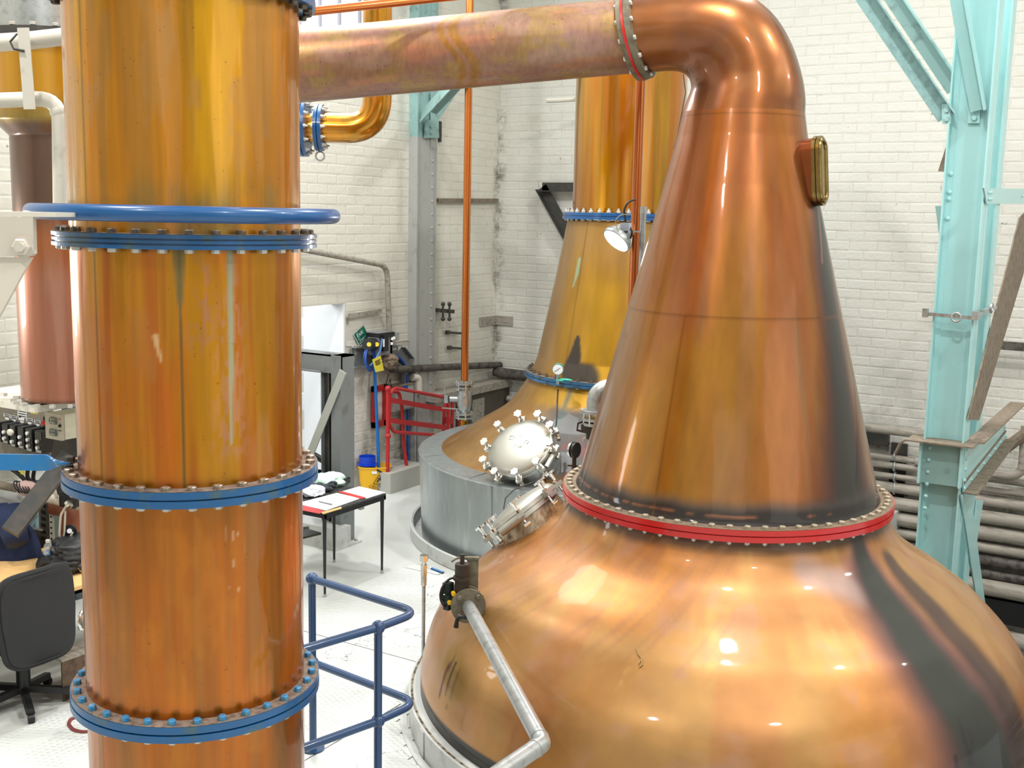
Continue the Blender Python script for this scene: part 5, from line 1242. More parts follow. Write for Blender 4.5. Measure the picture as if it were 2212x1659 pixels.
MB().box(wq(876, 838, CD_ + .012), (.003, .09, .06)).obj('blue_label', m_cablebl, cbx, smooth=False, label='small blue label')
solo(MB().tube(fillet([wq(890, 815, .1), wq(903, 815, .12), wq(904, 850, .12)], .08), .05, 14), 'white_pipe_bend', m_offwhite, 'stubby off-white pipe bend right of the grey cabinet', 'pipe')
# red framed sign holder beside the mop handle
rf = thing('red_sign_frame', 'red framed white panel on the wall between mop handle and barrier', 'sign frame', wq(823, 878, .06))
Y0_, Y1_ = wq(806, 880, .06).y, wq(836, 880, .06).y; Z0_, Z1_ = wq(822, 921, .06).z, wq(822, 832, .06).z
for a, b_ in (((Y0_, Z0_), (Y0_ + .07, Z1_)), ((Y1_ - .07, Z0_), (Y1_, Z1_)), ((Y0_, Z0_), (Y1_, Z0_ + .07)), ((Y0_, Z1_ - .07), (Y1_, Z1_))):
    MB().bb((XL + .03, a[0], a[1]), (XL + .07, b_[0], b_[1])).obj('frame_rail', m_red, rf, smooth=False)
MB().bb((XL + .02, Y0_ + .03, Z0_ + .03), (XL + .04, Y1_ - .03, Z1_ - .03)).obj('panel', m_white, rf, smooth=False)
# folding red pedestrian barrier
XBr = XL + .42
def bq(u, v, o=0): return onx(u, v, XBr + o)
bar = thing('pedestrian_barrier', 'red tubular folding barrier standing against the side wall', 'barrier', Vector((XBr, bq(900, 900).y, 0)))
bq0 = [bq(842, 852), bq(852, 838), bq(960, 858), bq(968, 872), bq(968, 942), bq(850, 933), bq(840, 915)]
MB().tube([p for p in fillet(bq0 + [bq0[0]], .12, 6)], .021, 12).obj('gate_loop', m_redbar, bar)
for v0, v1 in ((864, 886), (908, 924)): MB().bar(bq(842, v0), bq(967, v1), .02, .06).obj('cross_bar', m_redbar, bar, smooth=False)
pz0 = bq(838, 845); PLZ = bq(838, 1019).z; MB().cyl(Vector((XBr, pz0.y, PLZ)), Vector((XBr, pz0.y, pz0.z + .02)), .023, n=12).ball(pz0 + EZ * .03, .038, 12).ball(bq(838, 942), .038, 12).obj('hinge_post', m_redbar, bar)
a_ = bq(862, 850, -.1); MB().tube(fillet([bq(848, 846, -.1), bq(862, 846, -.1), bq(868, 880, -.1), bq(872, 960, -.05), Vector((XBr, bq(884, 1050).y, .0))], .1), .021, 10).obj('rear_leg', m_redbar, bar)
MB().tube(fillet([bq(958, 950, -.1), bq(960, 875, -.1), bq(972, 858, -.1), bq(990, 870, -.1)], .12), .022, 10).tube([bq(977, 862, -.1), bq(976, 950, -.1)], .022, 10).bar(bq(962, 908, -.06), bq(978, 908, -.06), .03, .09).obj('folded_gate', m_redbar, bar)
MB().tube([bq(994, 882, -.1), bq(994, 945, -.1)], .028, 10).obj('folded_gate', m_redbar, bar)
pl0 = MB().bb((XL, bq(829, 1022).y, 0), (XBr + .1, bq(905, 1050).y, PLZ))
o = pl0.obj('trim_1', paint('plinth_grey', '#b3b2ab', .6, var=.08, scale=3), base=(XL, bq(829, 1022).y, 0), smooth=False); props(o, 'low grey concrete plinth along the foot of the side wall under the red barrier', 'plinth', None, 'structure')
# mop bucket
bp0 = onz(806, 1057, 0); bx0 = Vector((XL + .25, bp0.y - .02, 0)); bx0 = Vector((bp0.x + .02, bp0.y, 0))
bu = thing('mop_bucket', 'yellow mop bucket with blue wringer and caution print', 'bucket', bx0)
ry = (lev(1, .12)).normalized(); rx = EZ.cross(ry).normalized()   # long side faces the viewer
def ov(a, b_, n=28): return [(math.copysign(abs(math.cos(t)) ** .55, math.cos(t)) * a, math.copysign(abs(math.sin(t)) ** .55, math.sin(t)) * b_) for t in np.linspace(0, 2 * PI, n, endpoint=False)]
def shell(levels, n=28):
    mb = MB(); P = []
    for a, b_, z in levels: P += [bx0 + ry * x + rx * y + EZ * z for x, y in ov(a, b_, n)]
    fs = [(i * n + k, i * n + (k + 1) % n, (i + 1) * n + (k + 1) % n, (i + 1) * n + k) for i in range(len(levels) - 1) for k in range(n)]
    return mb.add(P, fs)
sh = shell([(.155, .11, 0), (.175, .13, .1), (.19, .145, .285), (.198, .152, .285), (.2, .154, .3), (.185, .14, .3), (.165, .12, .06)])
sh.f.append(tuple(range(27, -1, -1))); sh.f.append(tuple(6 * 28 + k for k in range(28)))
sh.obj('tub', m_yellow, bu, ang=50)
wc_ = bx0 - ry * .085
MB().lathe([(.09, .22), (.098, .305), (.125, .305), (.128, .318), (.098, .32), (.1, .41), (.094, .41), (.085, .3), (.08, .24)], (wc_.x, wc_.y, 0), n=32).obj('wringer', m_bluepl, bu)
hA = bx0 + ry * .03 - rx * .152 + EZ * .275; hB = bx0 + ry * .215 - rx * .12 + EZ * .165
if (hA - bx0).dot(EY) > 0: hA = bx0 + ry * .03 + rx * .16 + EZ * .275; hB = bx0 + ry * .215 + rx * .13 + EZ * .165
sgn = 1 if (hA - bx0).dot(rx) > 0 else -1
MB().bar(hA, hB, .012, .016).obj('bail_handle', m_dark, bu)
fc = bx0 + rx * sgn * .150
nrm = rx * sgn; rgt = EZ.cross(nrm).normalized()
tri = [fc + rgt * x + EZ * z for x, z in ((-.07 + .055, .105), (.07 + .055, .105), (.055, .215))]
for a, b_ in zip(tri, tri[1:] + tri[:1]): MB().bar(a, b_, .006, .004, nrm).obj('warning_triangle', m_black, bu, smooth=False)
for a, b_ in (((.03, .125), (.06, .165)), ((.06, .165), (.075, .18)), ((.05, .15), (.03, .135)), ((.055, .165), (.04, .175)), ((.068, .165), (.078, .145))):
    MB().bar(fc + rgt * a[0] + EZ * a[1] + nrm * .001, fc + rgt * b_[0] + EZ * b_[1] + nrm * .001, .011, .004, nrm).obj('slipping_figure', m_black, bu, smooth=False)
text('CAUTION', .048, fc + rgt * .045 + EZ * .072 - nrm * .002, rgt, EZ, m_black, bu); text('WET FLOOR', .04, fc + rgt * .045 + EZ * .033 - nrm * .008, rgt, EZ, m_black, bu)
MB().prism([fc + rgt * x + EZ * z - nrm * .002 for x, z in ((-.03, .228), (.03, .228), (.03, .258), (-.03, .258))], nrm * .004).obj('maker_label', m_paper, bu, smooth=False)
mt = wq(809, 792, .1); mb_ = bx0 + ry * .06 + EZ * .08
solo(MB().tube([mb_, mt], .019, 10), 'mop', paint('mop_blue', '#1779d0', .35, var=.04), 'bright blue mop handle leaning from the yellow bucket', 'mop')

# small ironwork in the corner
cp_ = thing('corner_clamp', 'rusty double hook bolted beside the grey stanchion', 'bracket', wq(960, 675, .08))
MB().bar(wq(943, 670, .08), wq(978, 673, .08), .06, .05).obj('clamp_bar', m_darkst, cp_, smooth=False)
for u in (957, 971): MB().cyl(wq(u, 688, .12), wq(u, 658, .12), .014, n=8).ball(wq(u, 657, .12), .03, 8).ball(wq(u, 689, .12), .03, 8).obj('clamp_bolt', m_darkst, cp_)
for lb, u0, u1, v in (('upper rusty peg in the wall left of the slim copper pipe', 967, 996, 719), ('lower rusty peg in the wall left of the slim copper pipe', 971, 998, 752)):
    solo(MB().bar(wq(u0, v - 1, .06), wq(u1, v + 1, .06), .03, .03).box(wq(u0, v - 1, .06), (.05, .05, .05)), 'wall_peg', m_darkst, lb, 'peg', smooth=False)
ap = thing('corner_plate', 'grimy steel angle plate folded across the wall corner', 'plate', (XL, YB - .1, wq(1070, 700, 0).z))
zt_, zb_ = onx(1036, 686, XL + .01).z, onx(1036, 706, XL + .01).z
ya_ = onx(1036, 690, XL + .01).y; xb_ = ony(1108, 692, YB - .01).x
MB().bb((XL + .008, ya_, zb_), (XL + .022, YB, zt_)).obj('plate_leg', m_pipe, ap, smooth=False); MB().bb((XL, YB - .022, zb_), (xb_, YB - .008, zt_)).obj('plate_leg', m_pipe, ap, smooth=False)
solo(MB().bar(wq(944, 433, .03), wq(1074, 433, .03), .05, .05), 'wall_ledge', m_dust, 'thin grimy ledge along the wall between stanchion and corner', 'ledge', smooth=False)
# boxed-in ledge and duct low in the corner
ld = thing('corner_duct', 'dirty boxed duct low in the wall corner behind the grey valve', 'duct', (XL + .2, YB - .6, 0))
zl = wq(1000, 842, .3).z
MB().bb((XL, wq(946, 842, .3).y, zl - .1), (XL + .3, YB, zl)).obj('ledge_top', m_pipe, ld, smooth=False)
MB().bb((XL, onx(1018, 870, XL + .25).y, 0), (XL + .25, YB, zl - .1)).obj('duct_casing', paint('dim_panel', '#575147', .8, var=.15, scale=4, h2='#4a443b', amt=.6), ld, smooth=False)
MB().bb((XL + .25, onx(1018, 870, XL + .25).y + .02, .1), (XL + .262, onx(1045, 870, XL + .25).y, zl - .18)).obj('duct_panel', m_pipe, ld, smooth=False)
a_ = ony(1085, 806, YB - .15)
solo(MB().tube([Vector((XL + .1, a_.y, a_.z + .02)), a_, Vector((-5.2, a_.y, a_.z - .05))], .075, 14), 'back_pipe', m_pipedk, 'thick sooty pipe leaving the corner along the end wall behind the back still', 'pipe')
for k, v in enumerate((858, 872, 886)):
    z = ony(1075, v, YB - .12).z
    solo(MB().cyl((XL + .3, YB - .12, z), (-5.6, YB - .12, z - .06), .042, n=12), 'back_pipe', m_pipe, ['upper of three grey pipes low behind the back still shoulder', 'middle of three grey pipes low behind the back still shoulder', 'lowest of three grey pipes low behind the back still shoulder'][k], 'pipe')
# end-wall fittings
solo(MB().tube([ony(1181, 217, YB - .55), ony(1212, 216, YB - .5), ony(1243, 214, YB - .45)], .03, 8), 'pipe_stub', m_offwhite, 'capped white pipe stub jutting left of the back still upper neck', 'pipe')
tb_ = thing('wall_bracket', 'dark triangular steel bracket on the end wall left of the back still', 'bracket', ony(1170, 402, YB))
A_, B_, C_ = ony(1172, 404, YB - .08), ony(1235, 404, YB - .08), ony(1226, 500, YB - .08)
MB().extr([(-.06, 0), (.06, 0), (.06, .012), (-.048, .012), (-.048, .1), (-.06, .1)], A_, B_ + Vector((.8, 0, 0)), (0, -1, 0)).obj('top_angle', m_darkst, tb_, smooth=False)
MB().extr([(-.07, 0), (.07, 0), (.07, .012), (-.058, .012), (-.058, .1), (-.07, .1)], A_, A_ + (C_ - A_) * 1.6, (0, -1, 0)).obj('strut', m_darkst, tb_, smooth=False)
solo(MB().tube(fillet([wq(748, 747, .012), wq(770, 748, .015), wq(790, 746, .02)], .2), .006, 5), 'wall_wire', m_offwhite, 'thin pale wire clipped to the cream wall left of the black solenoid', 'wire')
solo(MB().tube(fillet([wq(855, 738, .02), wq(880, 734, .02), wq(897, 742, .02)], .2), .006, 5), 'wall_wire', m_offwhite, 'thin pale wire on the cream wall between actuated valve and grey stanchion', 'wire')

# ------------------------------------------------------------------ RIGHT: LACED TEAL STANCHION
YT = 9.5
def tq(u, v, o=0): return ony(u, v, YT + o)
tx0, tx1 = tq(2052, 300).x, tq(2138, 300).x       # front channel, its web faces the viewer
TD = .62                                           # to the rear channel
tc2 = thing('laced_stanchion', 'pale teal laced steel stanchion of two channels at the right edge', 'column', ((tx0 + tx1) / 2, YT + TD / 2, PZ))
tz1 = 7.6; t_ = .014; fd = .10
zk = tq(2030, 950).z                                # where the bracket shelf sits
def chan(y, sgn, nm, x0, x1, z0, z1):
    mb = MB(); mb.bb((x0, y, z0), (x1, y + t_, z1))
    mb.obj(nm + '_web', m_teal, tc2, smooth=False)
    for x in (x0, x1):
        MB().bb((x - t_ / 2, y - (fd if sgn < 0 else 0), z0), (x + t_ / 2, y + t_ + (fd if sgn > 0 else 0), z1)).obj(nm + '_flange', m_teal, tc2, smooth=False)
        MB().bb((x - (0 if x == x0 else .045), y - .012, z0), (x + (.045 if x == x0 else 0), y, z1)).obj(nm + '_root', m_teal, tc2, smooth=False)
chan(YT, -1, 'front', tx0, tx1, PZ, tz1)
chan(YT + TD, 1, 'rear', tx0, tx1, PZ, tz1)
MB().bb((tx1 - .007, YT + TD - .1, PZ), (tx1 + .010, YT + TD, tz1)).obj('rear_angle', m_teal, tc2, smooth=False)
MB().bb((tx1 - .007, YT + .014, PZ), (tx1 + .010, YT + .11, tz1)).obj('front_angle', m_teal, tc2, smooth=False)
XT = tx1 + .012
def sx_(u, v, o=0): return onx(u, v, XT + o)
# batten plate, brown lacing bar, lower lacing, thin rod
def plate_on(pts, th, mat, nm, par=tc2): return MB().prism([sx_(u, v) for u, v in pts], (th, 0, 0)).obj(nm, mat, par, smooth=False)
plate_on([(2122, 406), (2212, 408), (2240, 408), (2240, 442), (2212, 440), (2128, 440)], .012, m_teal, 'batten_plate')
plate_on([(2200, 470), (2230, 440), (2236, 500), (2112, 908), (2088, 905)], .012, m_dust, 'lacing_bar').__setitem__('label', 'brown primed lacing bar')
plate_on([(2072, 1068), (2094, 1070), (2128, 1320), (2108, 1300)], .012, m_teal, 'lacing_bar')
p_ = sx_(2128, 700, -.2); MB().cyl((p_.x, p_.y, PZ), (p_.x, p_.y, 5), .012, n=8).obj('thin_rod', m_teal, tc2)
plate_on([(2108, 1080), (2122, 1080), (2108, 1170), (2098, 1160)], .010, m_teal, 'lacing_bar')
rv = [tq(u, v, -fd) + Vector((0, 0, 0)) for u, v in ((2058, 375), (2053, 415), (2051, 430), (2047, 472))]
rivets(MB(), [Vector((tx0 + .03, YT - .012, p.z)) for p in rv], (0, -1, 0), .02).obj('rivets', m_teal, tc2, kind='stuff')
plate_on([(2134, 408), (2142, 408), (2142, 438), (2134, 438)], .014, m_teal, 'rivet_strip')
rivets(MB(), [sx_(u, v, .014) for u, v in ((2136, 416), (2141, 416), (2136, 430), (2141, 430), (2208, 424))], (1, 0, 0), .016).obj('rivets', m_teal, tc2, kind='stuff')
# crane-rail bracket round the stanchion with dusty brown ledges
brk = thing('rail_bracket', 'riveted teal bracket with dusty brown ledges wrapped round the laced stanchion', 'bracket', (tx1, YT, zk))
zt2 = zk; zb2 = tq(2070, 1058).z
Yf = YT - .13
MB().bb((tx0 - .12, Yf - .10, zt2), (tx1 + .10, YT + .02, zt2 + .012)).obj('ledge_front', m_dust, brk, smooth=False)
yR = onx(2196, 905, XT + .10).y
MB().bb((tx1 + .0, YT + .02, zt2 + .0005), (XT + .13, yR + .35, zt2 + .0115)).obj('ledge_side', m_dust, brk, smooth=False)
MB().lathe([(.0, 0)], (0, 0, 0)) if False else None
MB().tube(fillet([Vector((tx0 - .06, Yf - .06, zt2 + .006)), Vector((tx0 - .15, Yf - .05, zt2 + .0)), Vector((tx0 - .2, Yf - .05, zt2 - .12))], .1), .01, 6).prism([Vector((tx0 - .12, Yf - .1, zt2 + .012)), Vector((tx0 - .17, Yf - .1, zt2 - .02)), Vector((tx0 - .205, Yf - .1, zt2 - .11)), Vector((tx0 - .19, Yf - .1, zt2 - .11)), Vector((tx0 - .16, Yf - .1, zt2 - .035)), Vector((tx0 - .12, Yf - .1, zt2))], (0, .13, 0)).obj('curled_edge', m_dust, brk, smooth=False)
MB().prism([Vector((XT + .0, Yf + .02, zt2)), Vector((XT + .0, yR, zt2)), Vector((XT, yR - .05, zt2 - .30)), Vector((XT, Yf + .10, zb2)), Vector((XT, Yf + .02, zb2 + .12))], (.012, 0, 0)).obj('side_plate', m_teal, brk, smooth=False)
MB().bb((tx0 - .02, Yf + .0, zb2 + .05), (tx1 + .02, Yf + .012, zt2)).obj('front_plate', m_tealgrey, brk, smooth=False)
for xx in (tx0 - .02, tx1 + .0): MB().bb((xx, Yf - .05, zb2 + .05), (xx + .02, Yf + .02, zt2)).obj('front_flange', m_teal, brk, smooth=False)
ba, bb_ = Vector((XT + .012, Yf + .08, zb2 + .03)), Vector((XT + .012, yR - .02, zt2 - .27))
MB().bar(ba, bb_, .012, .06, EZ).obj('bottom_strip', m_teal, brk, smooth=False)
MB().bar(ba - EZ * .04 + Vector((.05, 0, 0)), bb_ - EZ * .04 + Vector((.05, .05, 0)), .12, .012, EZ).obj('bottom_ledge', m_dust, brk, smooth=False)
MB().bar(ba + EZ * .045 + Vector((.004, 0, 0)), bb_ + EZ * .045 + Vector((.004, 0, 0)), .012, .02, EZ).obj('brown_edge', m_dust, brk, smooth=False)
spots = [ba.lerp(bb_, k / 7) + Vector((.006, 0, .0)) for k in range(8)] + [Vector((XT + .012, Yf + .1 + (yR - Yf - .15) * k / 9, zt2 - .045)) for k in range(10)] + [Vector((XT + .012, Yf + .1, zt2 - .12 - .09 * k)) for k in range(3)] + [Vector((XT + .012, yR - .1, zt2 - .1 - .08 * k)) for k in range(3)]
rivets(MB(), spots, (1, 0, 0), .017).obj('rivets', m_teal, brk, kind='stuff')
rivets(MB(), [Vector((tx0 + .05, Yf, zt2 - .05 - .1 * k)) for k in range(6)], (0, -1, 0), .017).obj('rivets', m_teal, brk, kind='stuff')
# pipe clamps across the stanchion
kc = thing('pipe_clamp', 'pair of empty grey pipe clamps bolted across the laced stanchion', 'clamp', tq(2070, 686, -.14))
za_ = tq(2065, 685, -.13)
MB().bar((tx0 - .07, YT - .125, za_.z + .012), (tx1 + .03, YT - .125, za_.z), .02, .028).obj('clamp_bar', m_galv, kc, smooth=False)
xm = tq(2066, 686, -.13).x
MB().torus((xm, YT - .14, za_.z), .034, .009, (0, 1, 0), n=24, m=8).obj('clamp_ring', m_galv, kc)
for x in (tx0 - .06, tx1 + .02): MB().box((x, YT - .13, za_.z + .02), (.04, .05, .07)).obj('clamp_jaw', m_galv, kc, smooth=False)
p_, q_ = sx_(2122, 672, .03), sx_(2150, 664, .03)
MB().bar((tx1 + .03, YT - .11, za_.z), p_ + Vector((.02, .05, 0)), .02, .025).bar(p_ + Vector((0, -.02, 0)), q_, .03, .02).obj('clamp_bar', m_galv, kc, smooth=False)
MB().torus(sx_(2142, 665, .05), .036, .01, (1, 0, 0), n=24, m=8).obj('clamp_ring', m_galv, kc)
# braces running up from it
def brace(label, pts0, pts1, mat, wd, side, nm='angle_brace', extra=True, pl=None):
    a, b_ = pts0, pts1
    t = thing(nm, label, 'brace', a)
    MB().extr([(-wd / 2, -wd / 2), (wd / 2, -wd / 2), (wd / 2, -wd / 2 + .012), (-wd / 2 + .012, -wd / 2 + .012), (-wd / 2 + .012, wd / 2), (-wd / 2, wd / 2)], a, b_, side).obj('angle_bar', mat, t, smooth=False)
    if pl: 
        MB().prism(pl, (0, .012, 0)).obj('end_plate', mat, t, smooth=False)
        for k in (.3, .75):
            c = pl[0].lerp(pl[3], k).lerp(pl[1].lerp(pl[2], k), .55); MB().hexb(c, (0, -1, 0), .022, .02).obj('bolt', mat, t)
    return t
a_, b_ = tq(2046, 255, -.08), tq(1868, -8, -.5); brace('teal angle brace rising up and left from the laced stanchion, lower of two', a_, a_ + (b_ - a_) * 1.5, paint('teal_worn', '#a9d2d2', .45, var=.08, scale=8, h2='#7c9c9c', amt=.5), .13, (0, -1, .3), pl=[tq(u, v, -.09) for u, v in ((2034, 225), (2056, 225), (2054, 268), (2035, 268))])
a_, b_ = tq(2060, 190, .3), tq(1925, -10, .3); brace('faded green brace rising up and left behind the lower teal one', a_, a_ + (b_ - a_) * 1.5, m_tealgrey, .14, (0, -1, 0))
a_, b_ = tq(2112, 240, -.12), tq(2068, 0, -.3); brace('teal angle brace bolted to the face of the laced stanchion', a_, a_ + (b_ - a_) * 1.6, m_teal, .12, (0, -1, 0), pl=[tq(u, v, -.03) for u, v in ((2092, 222), (2118, 222), (2116, 266), (2090, 266))])
solo(MB().prism([tq(u, v, .25) for u, v in ((2052, 290), (2026, 370), (2044, 371), (2060, 330))], (0, .012, 0)), 'gusset_plate', m_dust, 'brown gusset plate sticking out left of the laced stanchion', 'plate', smooth=False)
solo(MB().prism([tq(u, v, .25) for u, v in ((2020, 445), (2045, 445), (2045, 540), (2033, 540))], (0, .012, 0)), 'gusset_plate', m_tealgrey, 'faded green gusset plate left of the laced stanchion, below the brown one', 'plate', smooth=False)

# ------------------------------------------------------------------ RIGHT: PIPE RUNS ALONG THE END WALL
runs = [(923, 9.5, .30, 'topmost'), (981, 7, .16, 'second'), (1003, 7.5, .16, 'third'), (1026, 6.5, .16, 'fourth'), (1050, 11, .18, 'fifth'), (1083, 14, .2, 'sixth'), (1116, 15, .2, 'seventh'), (1146, 11, .2, 'eighth'), (1172, 12, .2, 'ninth'), (1200, 10, .2, 'tenth'), (1228, 17, .25, 'eleventh')]
for k, (v, r, off, nm) in enumerate(runs):
    p = ony(1900, v, YB - off); dd_ = (p - CAM).dot(fwd); rad_ = r / F * dd_
    x_end = 6.5 if k not in (0, 1) else (ony(2006, v + 14, YB - off).x if k == 0 else ony(1985, 988, YB - off).x)
    mb = MB().cyl((-4.6, YB - off, p.z + .01), (x_end, YB - off, p.z - .03), rad_, n=14)
    if k == 1: mb.cyl((x_end - .03, YB - off, p.z - .028), (x_end + .02, YB - off, p.z - .028), rad_ * 1.6, n=12)
    solo(mb, 'rack_pipe', m_pipe if k not in (8, 9) else m_pipedk, '%s grimy pipe from the top of the rack along the end wall at right' % nm if k else 'topmost grimy pipe on the end wall, ending behind the laced stanchion', 'pipe', 'pipes racked along the end wall')
rk = thing('pipe_rack', 'dark vertical rack iron holding the pipes on the end wall', 'pipe rack', ony(1945, 1100, YB - .05))
r0, r1 = ony(1943, 958, YB - .06), ony(1935, 1200, YB - .06)
MB().bb((r0.x - .09, YB - .07, r1.z - .6), (r0.x + .09, YB - .02, r0.z)).obj('rack_iron', m_darkst, rk, smooth=False)
for v, r in ((981, 7), (1003, 7.5), (1026, 6.5), (1050, 11)):
    p = ony(1933, v + 4, YB - .16); MB().torus((p.x, YB - .16, p.z), r / F * (p - CAM).dot(fwd) + .012, .014, (1, 0, 0), n=18, m=6).obj('pipe_clip', m_galv, rk)
solo(MB().box(ony(1890, 940, YB - .08), (.32, .1, .22)), 'junction_box', m_darkst, 'dirty square box under the topmost pipe, right of the neck', 'box', smooth=False)
p = ony(2175, 750, YB - .2)
solo(MB().bar((p.x - .6, YB - .2, p.z + .02), (4.5, YB - .2, p.z - .02), .06, .09), 'wall_rail', m_pipedk, 'dark rail on the end wall right of the laced stanchion', 'rail', smooth=False)
solo(MB().tube(fillet([ony(2110, 1020, YB - .3), ony(2208, 1030, YB - .3), ony(2216, 920, YB - .3)], .15), .05, 12), 'bent_pipe', m_pipe, 'grimy pipe with an upward bend behind the laced stanchion', 'pipe')
solo(MB().tube([ony(2150, 985, YB - .35), ony(2230, 925, YB - .35)], .06, 10), 'raking_pipe', m_dust, 'dusty raking pipe at the right edge beyond the bracket', 'pipe')
tr = thing('cable_trough', 'black sooty trough with a pale pipe low on the end wall at right', 'trough', (-1.5, YB - .2, -1.5))
zt_ = ony(2185, 1325, YB - .3).z; zp_ = ony(2185, 1385, YB - .3).z
MB().bb((-2.6, YB - .3, zt_ - .14), (6.5, YB - .02, zt_ + .12)).obj('trough_body', m_dark, tr, smooth=False)
MB().cyl((-2.6, YB - .25, zp_), (6.5, YB - .25, zp_ - .02), .1, n=14).obj('pale_pipe', m_pipe, tr)
for x in (-1, 2.2, 5): MB().bb((x, YB - .3, zp_ - .2), (x + .06, YB - .0, zt_)).obj('hanger', m_darkst, tr, smooth=False)

# ------------------------------------------------------------------ FAR LEFT: SMALL CONDENSER, PIPES, PANEL
def cz(v): return at(126, v, 7.7).z
cd_ = thing('small_condenser', 'slimmer copper condenser behind the front column, with grey steel head', 'condenser', (CD.x, CD.y, cz(860)))
m_cc = copper('copper_small', rough=.32, coat=.5, metal=.78, gvar=.16, bump=.03, grain=(18, 18, .9))
rw, rn = .40, .305
cp2 = np.array([(cz(856), rn * 1.0), (cz(300), rn), (cz(297), rn), (cz(265), rw), (cz(263), rw), (cz(110), rw)]); zz = np.linspace(cp2[0, 0], cp2[-1, 0], 300)
def cd_col(T, Z, R):
    n1 = fbm(np.cos(T) * 3, np.sin(T) * 3, Z * 1, 111); n2 = fbm(np.cos(T) * 9, np.sin(T) * 9, Z * .6, 113)
    c = mixc(np.broadcast_to(lin('#c48a72'), Z.shape + (3,)), lin('#b9775c'), sst(.4, .6, n1)); c = mixc(c, lin('#b8641c'), .85 * sst(2.75, 3.05, Z) * (.6 + .4 * n2)); c = mixc(c, lin('#5f4c40'), .9 * sst(3.05, 3.3, Z)); c = mixc(c, lin('#a88a3a'), .9 * sst(cz(280), cz(262), Z)); c = mixc(c, lin('#d99a16'), .9 * sst(cz(262), cz(200), Z))
    c = mixc(c, lin('#6a4a34'), .7 * sst(cz(845), cz(856), Z)); return c, .1 + 0 * Z
revolve('copper_shell', CD, np.stack([zz, np.interp(zz, cp2[:, 0], cp2[:, 1])], 1), 220, m_cc, cd_, cd_col)
MB().lathe([(.0, cz(110)), (rw + .05, cz(110)), (rw + .05, cz(95)), (rw + .05, cz(78)), (.0, cz(76))], (CD.x, CD.y, 0), n=64).obj('head_flange', m_darkst, cd_)
MB().cyl((CD.x, CD.y, cz(76)), (CD.x, CD.y, 6.5), rw - .06, n=48).obj('steel_head', m_galv, cd_)
for k in range(20):
    a = 2 * PI * k / 20; d = Vector((math.cos(a), math.sin(a), 0)); MB().hexb(Vector((CD.x, CD.y, cz(76))) + d * (rw + .02), EZ, .022, .02).obj('bolt', m_boltw, cd_)
zp = cz(862)
cor = onz(75, 881, zp - .01)
MB().bb((cor.x - .86, cor.y, zp - .045), (cor.x, cor.y + .9, zp)).obj('base_plate', m_offwhite, cd_, smooth=False)
for k in range(20):
    a = 2 * PI * k / 20; d = Vector((math.cos(a), math.sin(a), 0)); MB().box(Vector((CD.x, CD.y, zp + .01)) + d * (rn + .045), (.04, .03, .02), Matrix.Rotation(a, 3, 'Z')).obj('bolt', m_boltw, cd_, smooth=False)
for u, v in ((8, 852), (79, 865)): MB().box(onz(u, v, zp + .01), (.04, .03, .02)).obj('bolt', m_boltw, cd_, smooth=False)
# vertical posts behind the big column
p = at(126, 200, 9.2)
solo(MB().bb((p.x - .05, p.y - .05, 0), (p.x + .05, p.y + .05, 6.5)), 'steel_post', paint('blue_grey_post', '#4d5862', .5, var=.12, scale=3, h2='#3a3d3c', amt=.6), 'blue-grey steel post seen along the left edge of the front column', 'post', smooth=False)
# white pipes with hanger
wp1 = [at(-60, 96, 5.7), at(60, 88, 5.75), at(200, 72, 5.85)]
solo(MB().tube(wp1, .043, 16), 'white_pipe', m_offwhite, 'upper of two scuffed white pipes left of the front column', 'pipe')
solo(MB().tube(fillet([at(-60, 219, 5.7), at(128, 212, 5.75), at(131, 440, 5.75)], .1), .037, 16).lathe([(.037, 0), (.04, .01), (.04, .03), (.037, .04)], at(126, 250, 5.75), n=16), 'white_pipe', m_offwhite, 'lower white pipe left of the front column, bending down to a cut end', 'pipe')
hg = thing('pipe_hanger', 'white flat-bar hanger with wire strap holding the two white pipes', 'hanger', at(55, 150, 5.65))
MB().bar(at(50, 60, 5.64), at(64, 236, 5.64), .055, .01, EY).obj('hanger_bar', m_offwhite, hg, smooth=False)
MB().tube([at(60, 72, 5.66), at(36, 74, 5.64), at(22, 90, 5.63), at(30, 106, 5.63), at(52, 110, 5.63)], .006, 6).obj('wire_strap', m_darkst, hg)
# cream beam bracket close to the viewer
bm_ = thing('beam_bracket', 'cream painted beam end with gusset and big bolt at the left edge', 'bracket', at(20, 560, 4.2))
D4 = 4.2
def lq(u, v, d=D4): return at(u, v, d)
MB().prism([lq(-80, 456), lq(121, 459), lq(120, 469), lq(-80, 467)], EY * .35).obj('top_slab', m_offwhite, bm_, smooth=False)
MB().prism([lq(-80, 468), lq(71, 469), lq(73, 548), lq(68, 553), lq(-80, 556)], EY * .03).obj('web_plate', paint('cream_plate', '#cdc5b8', .45, var=.03), bm_, smooth=False)
MB().prism([lq(-80, 556, D4 + .02), lq(68, 556, D4 + .02), lq(-6, 690, D4 + .02), lq(-80, 830, D4 + .02)], EY * .02).obj('gusset', paint('cream_gusset', '#d8d0c3', .45, var=.03), bm_, smooth=False)
MB().cyl(lq(50, 533, D4), lq(50, 533, D4) - EY * .006, .042, n=20).hexb(lq(50, 533, D4), -EY, .034, .03).cyl(lq(52, 533, D4) - EY * .03, lq(52, 533, D4) - EY * .045, .018, n=14).obj('big_bolt', MATS['cream_plate'], bm_)
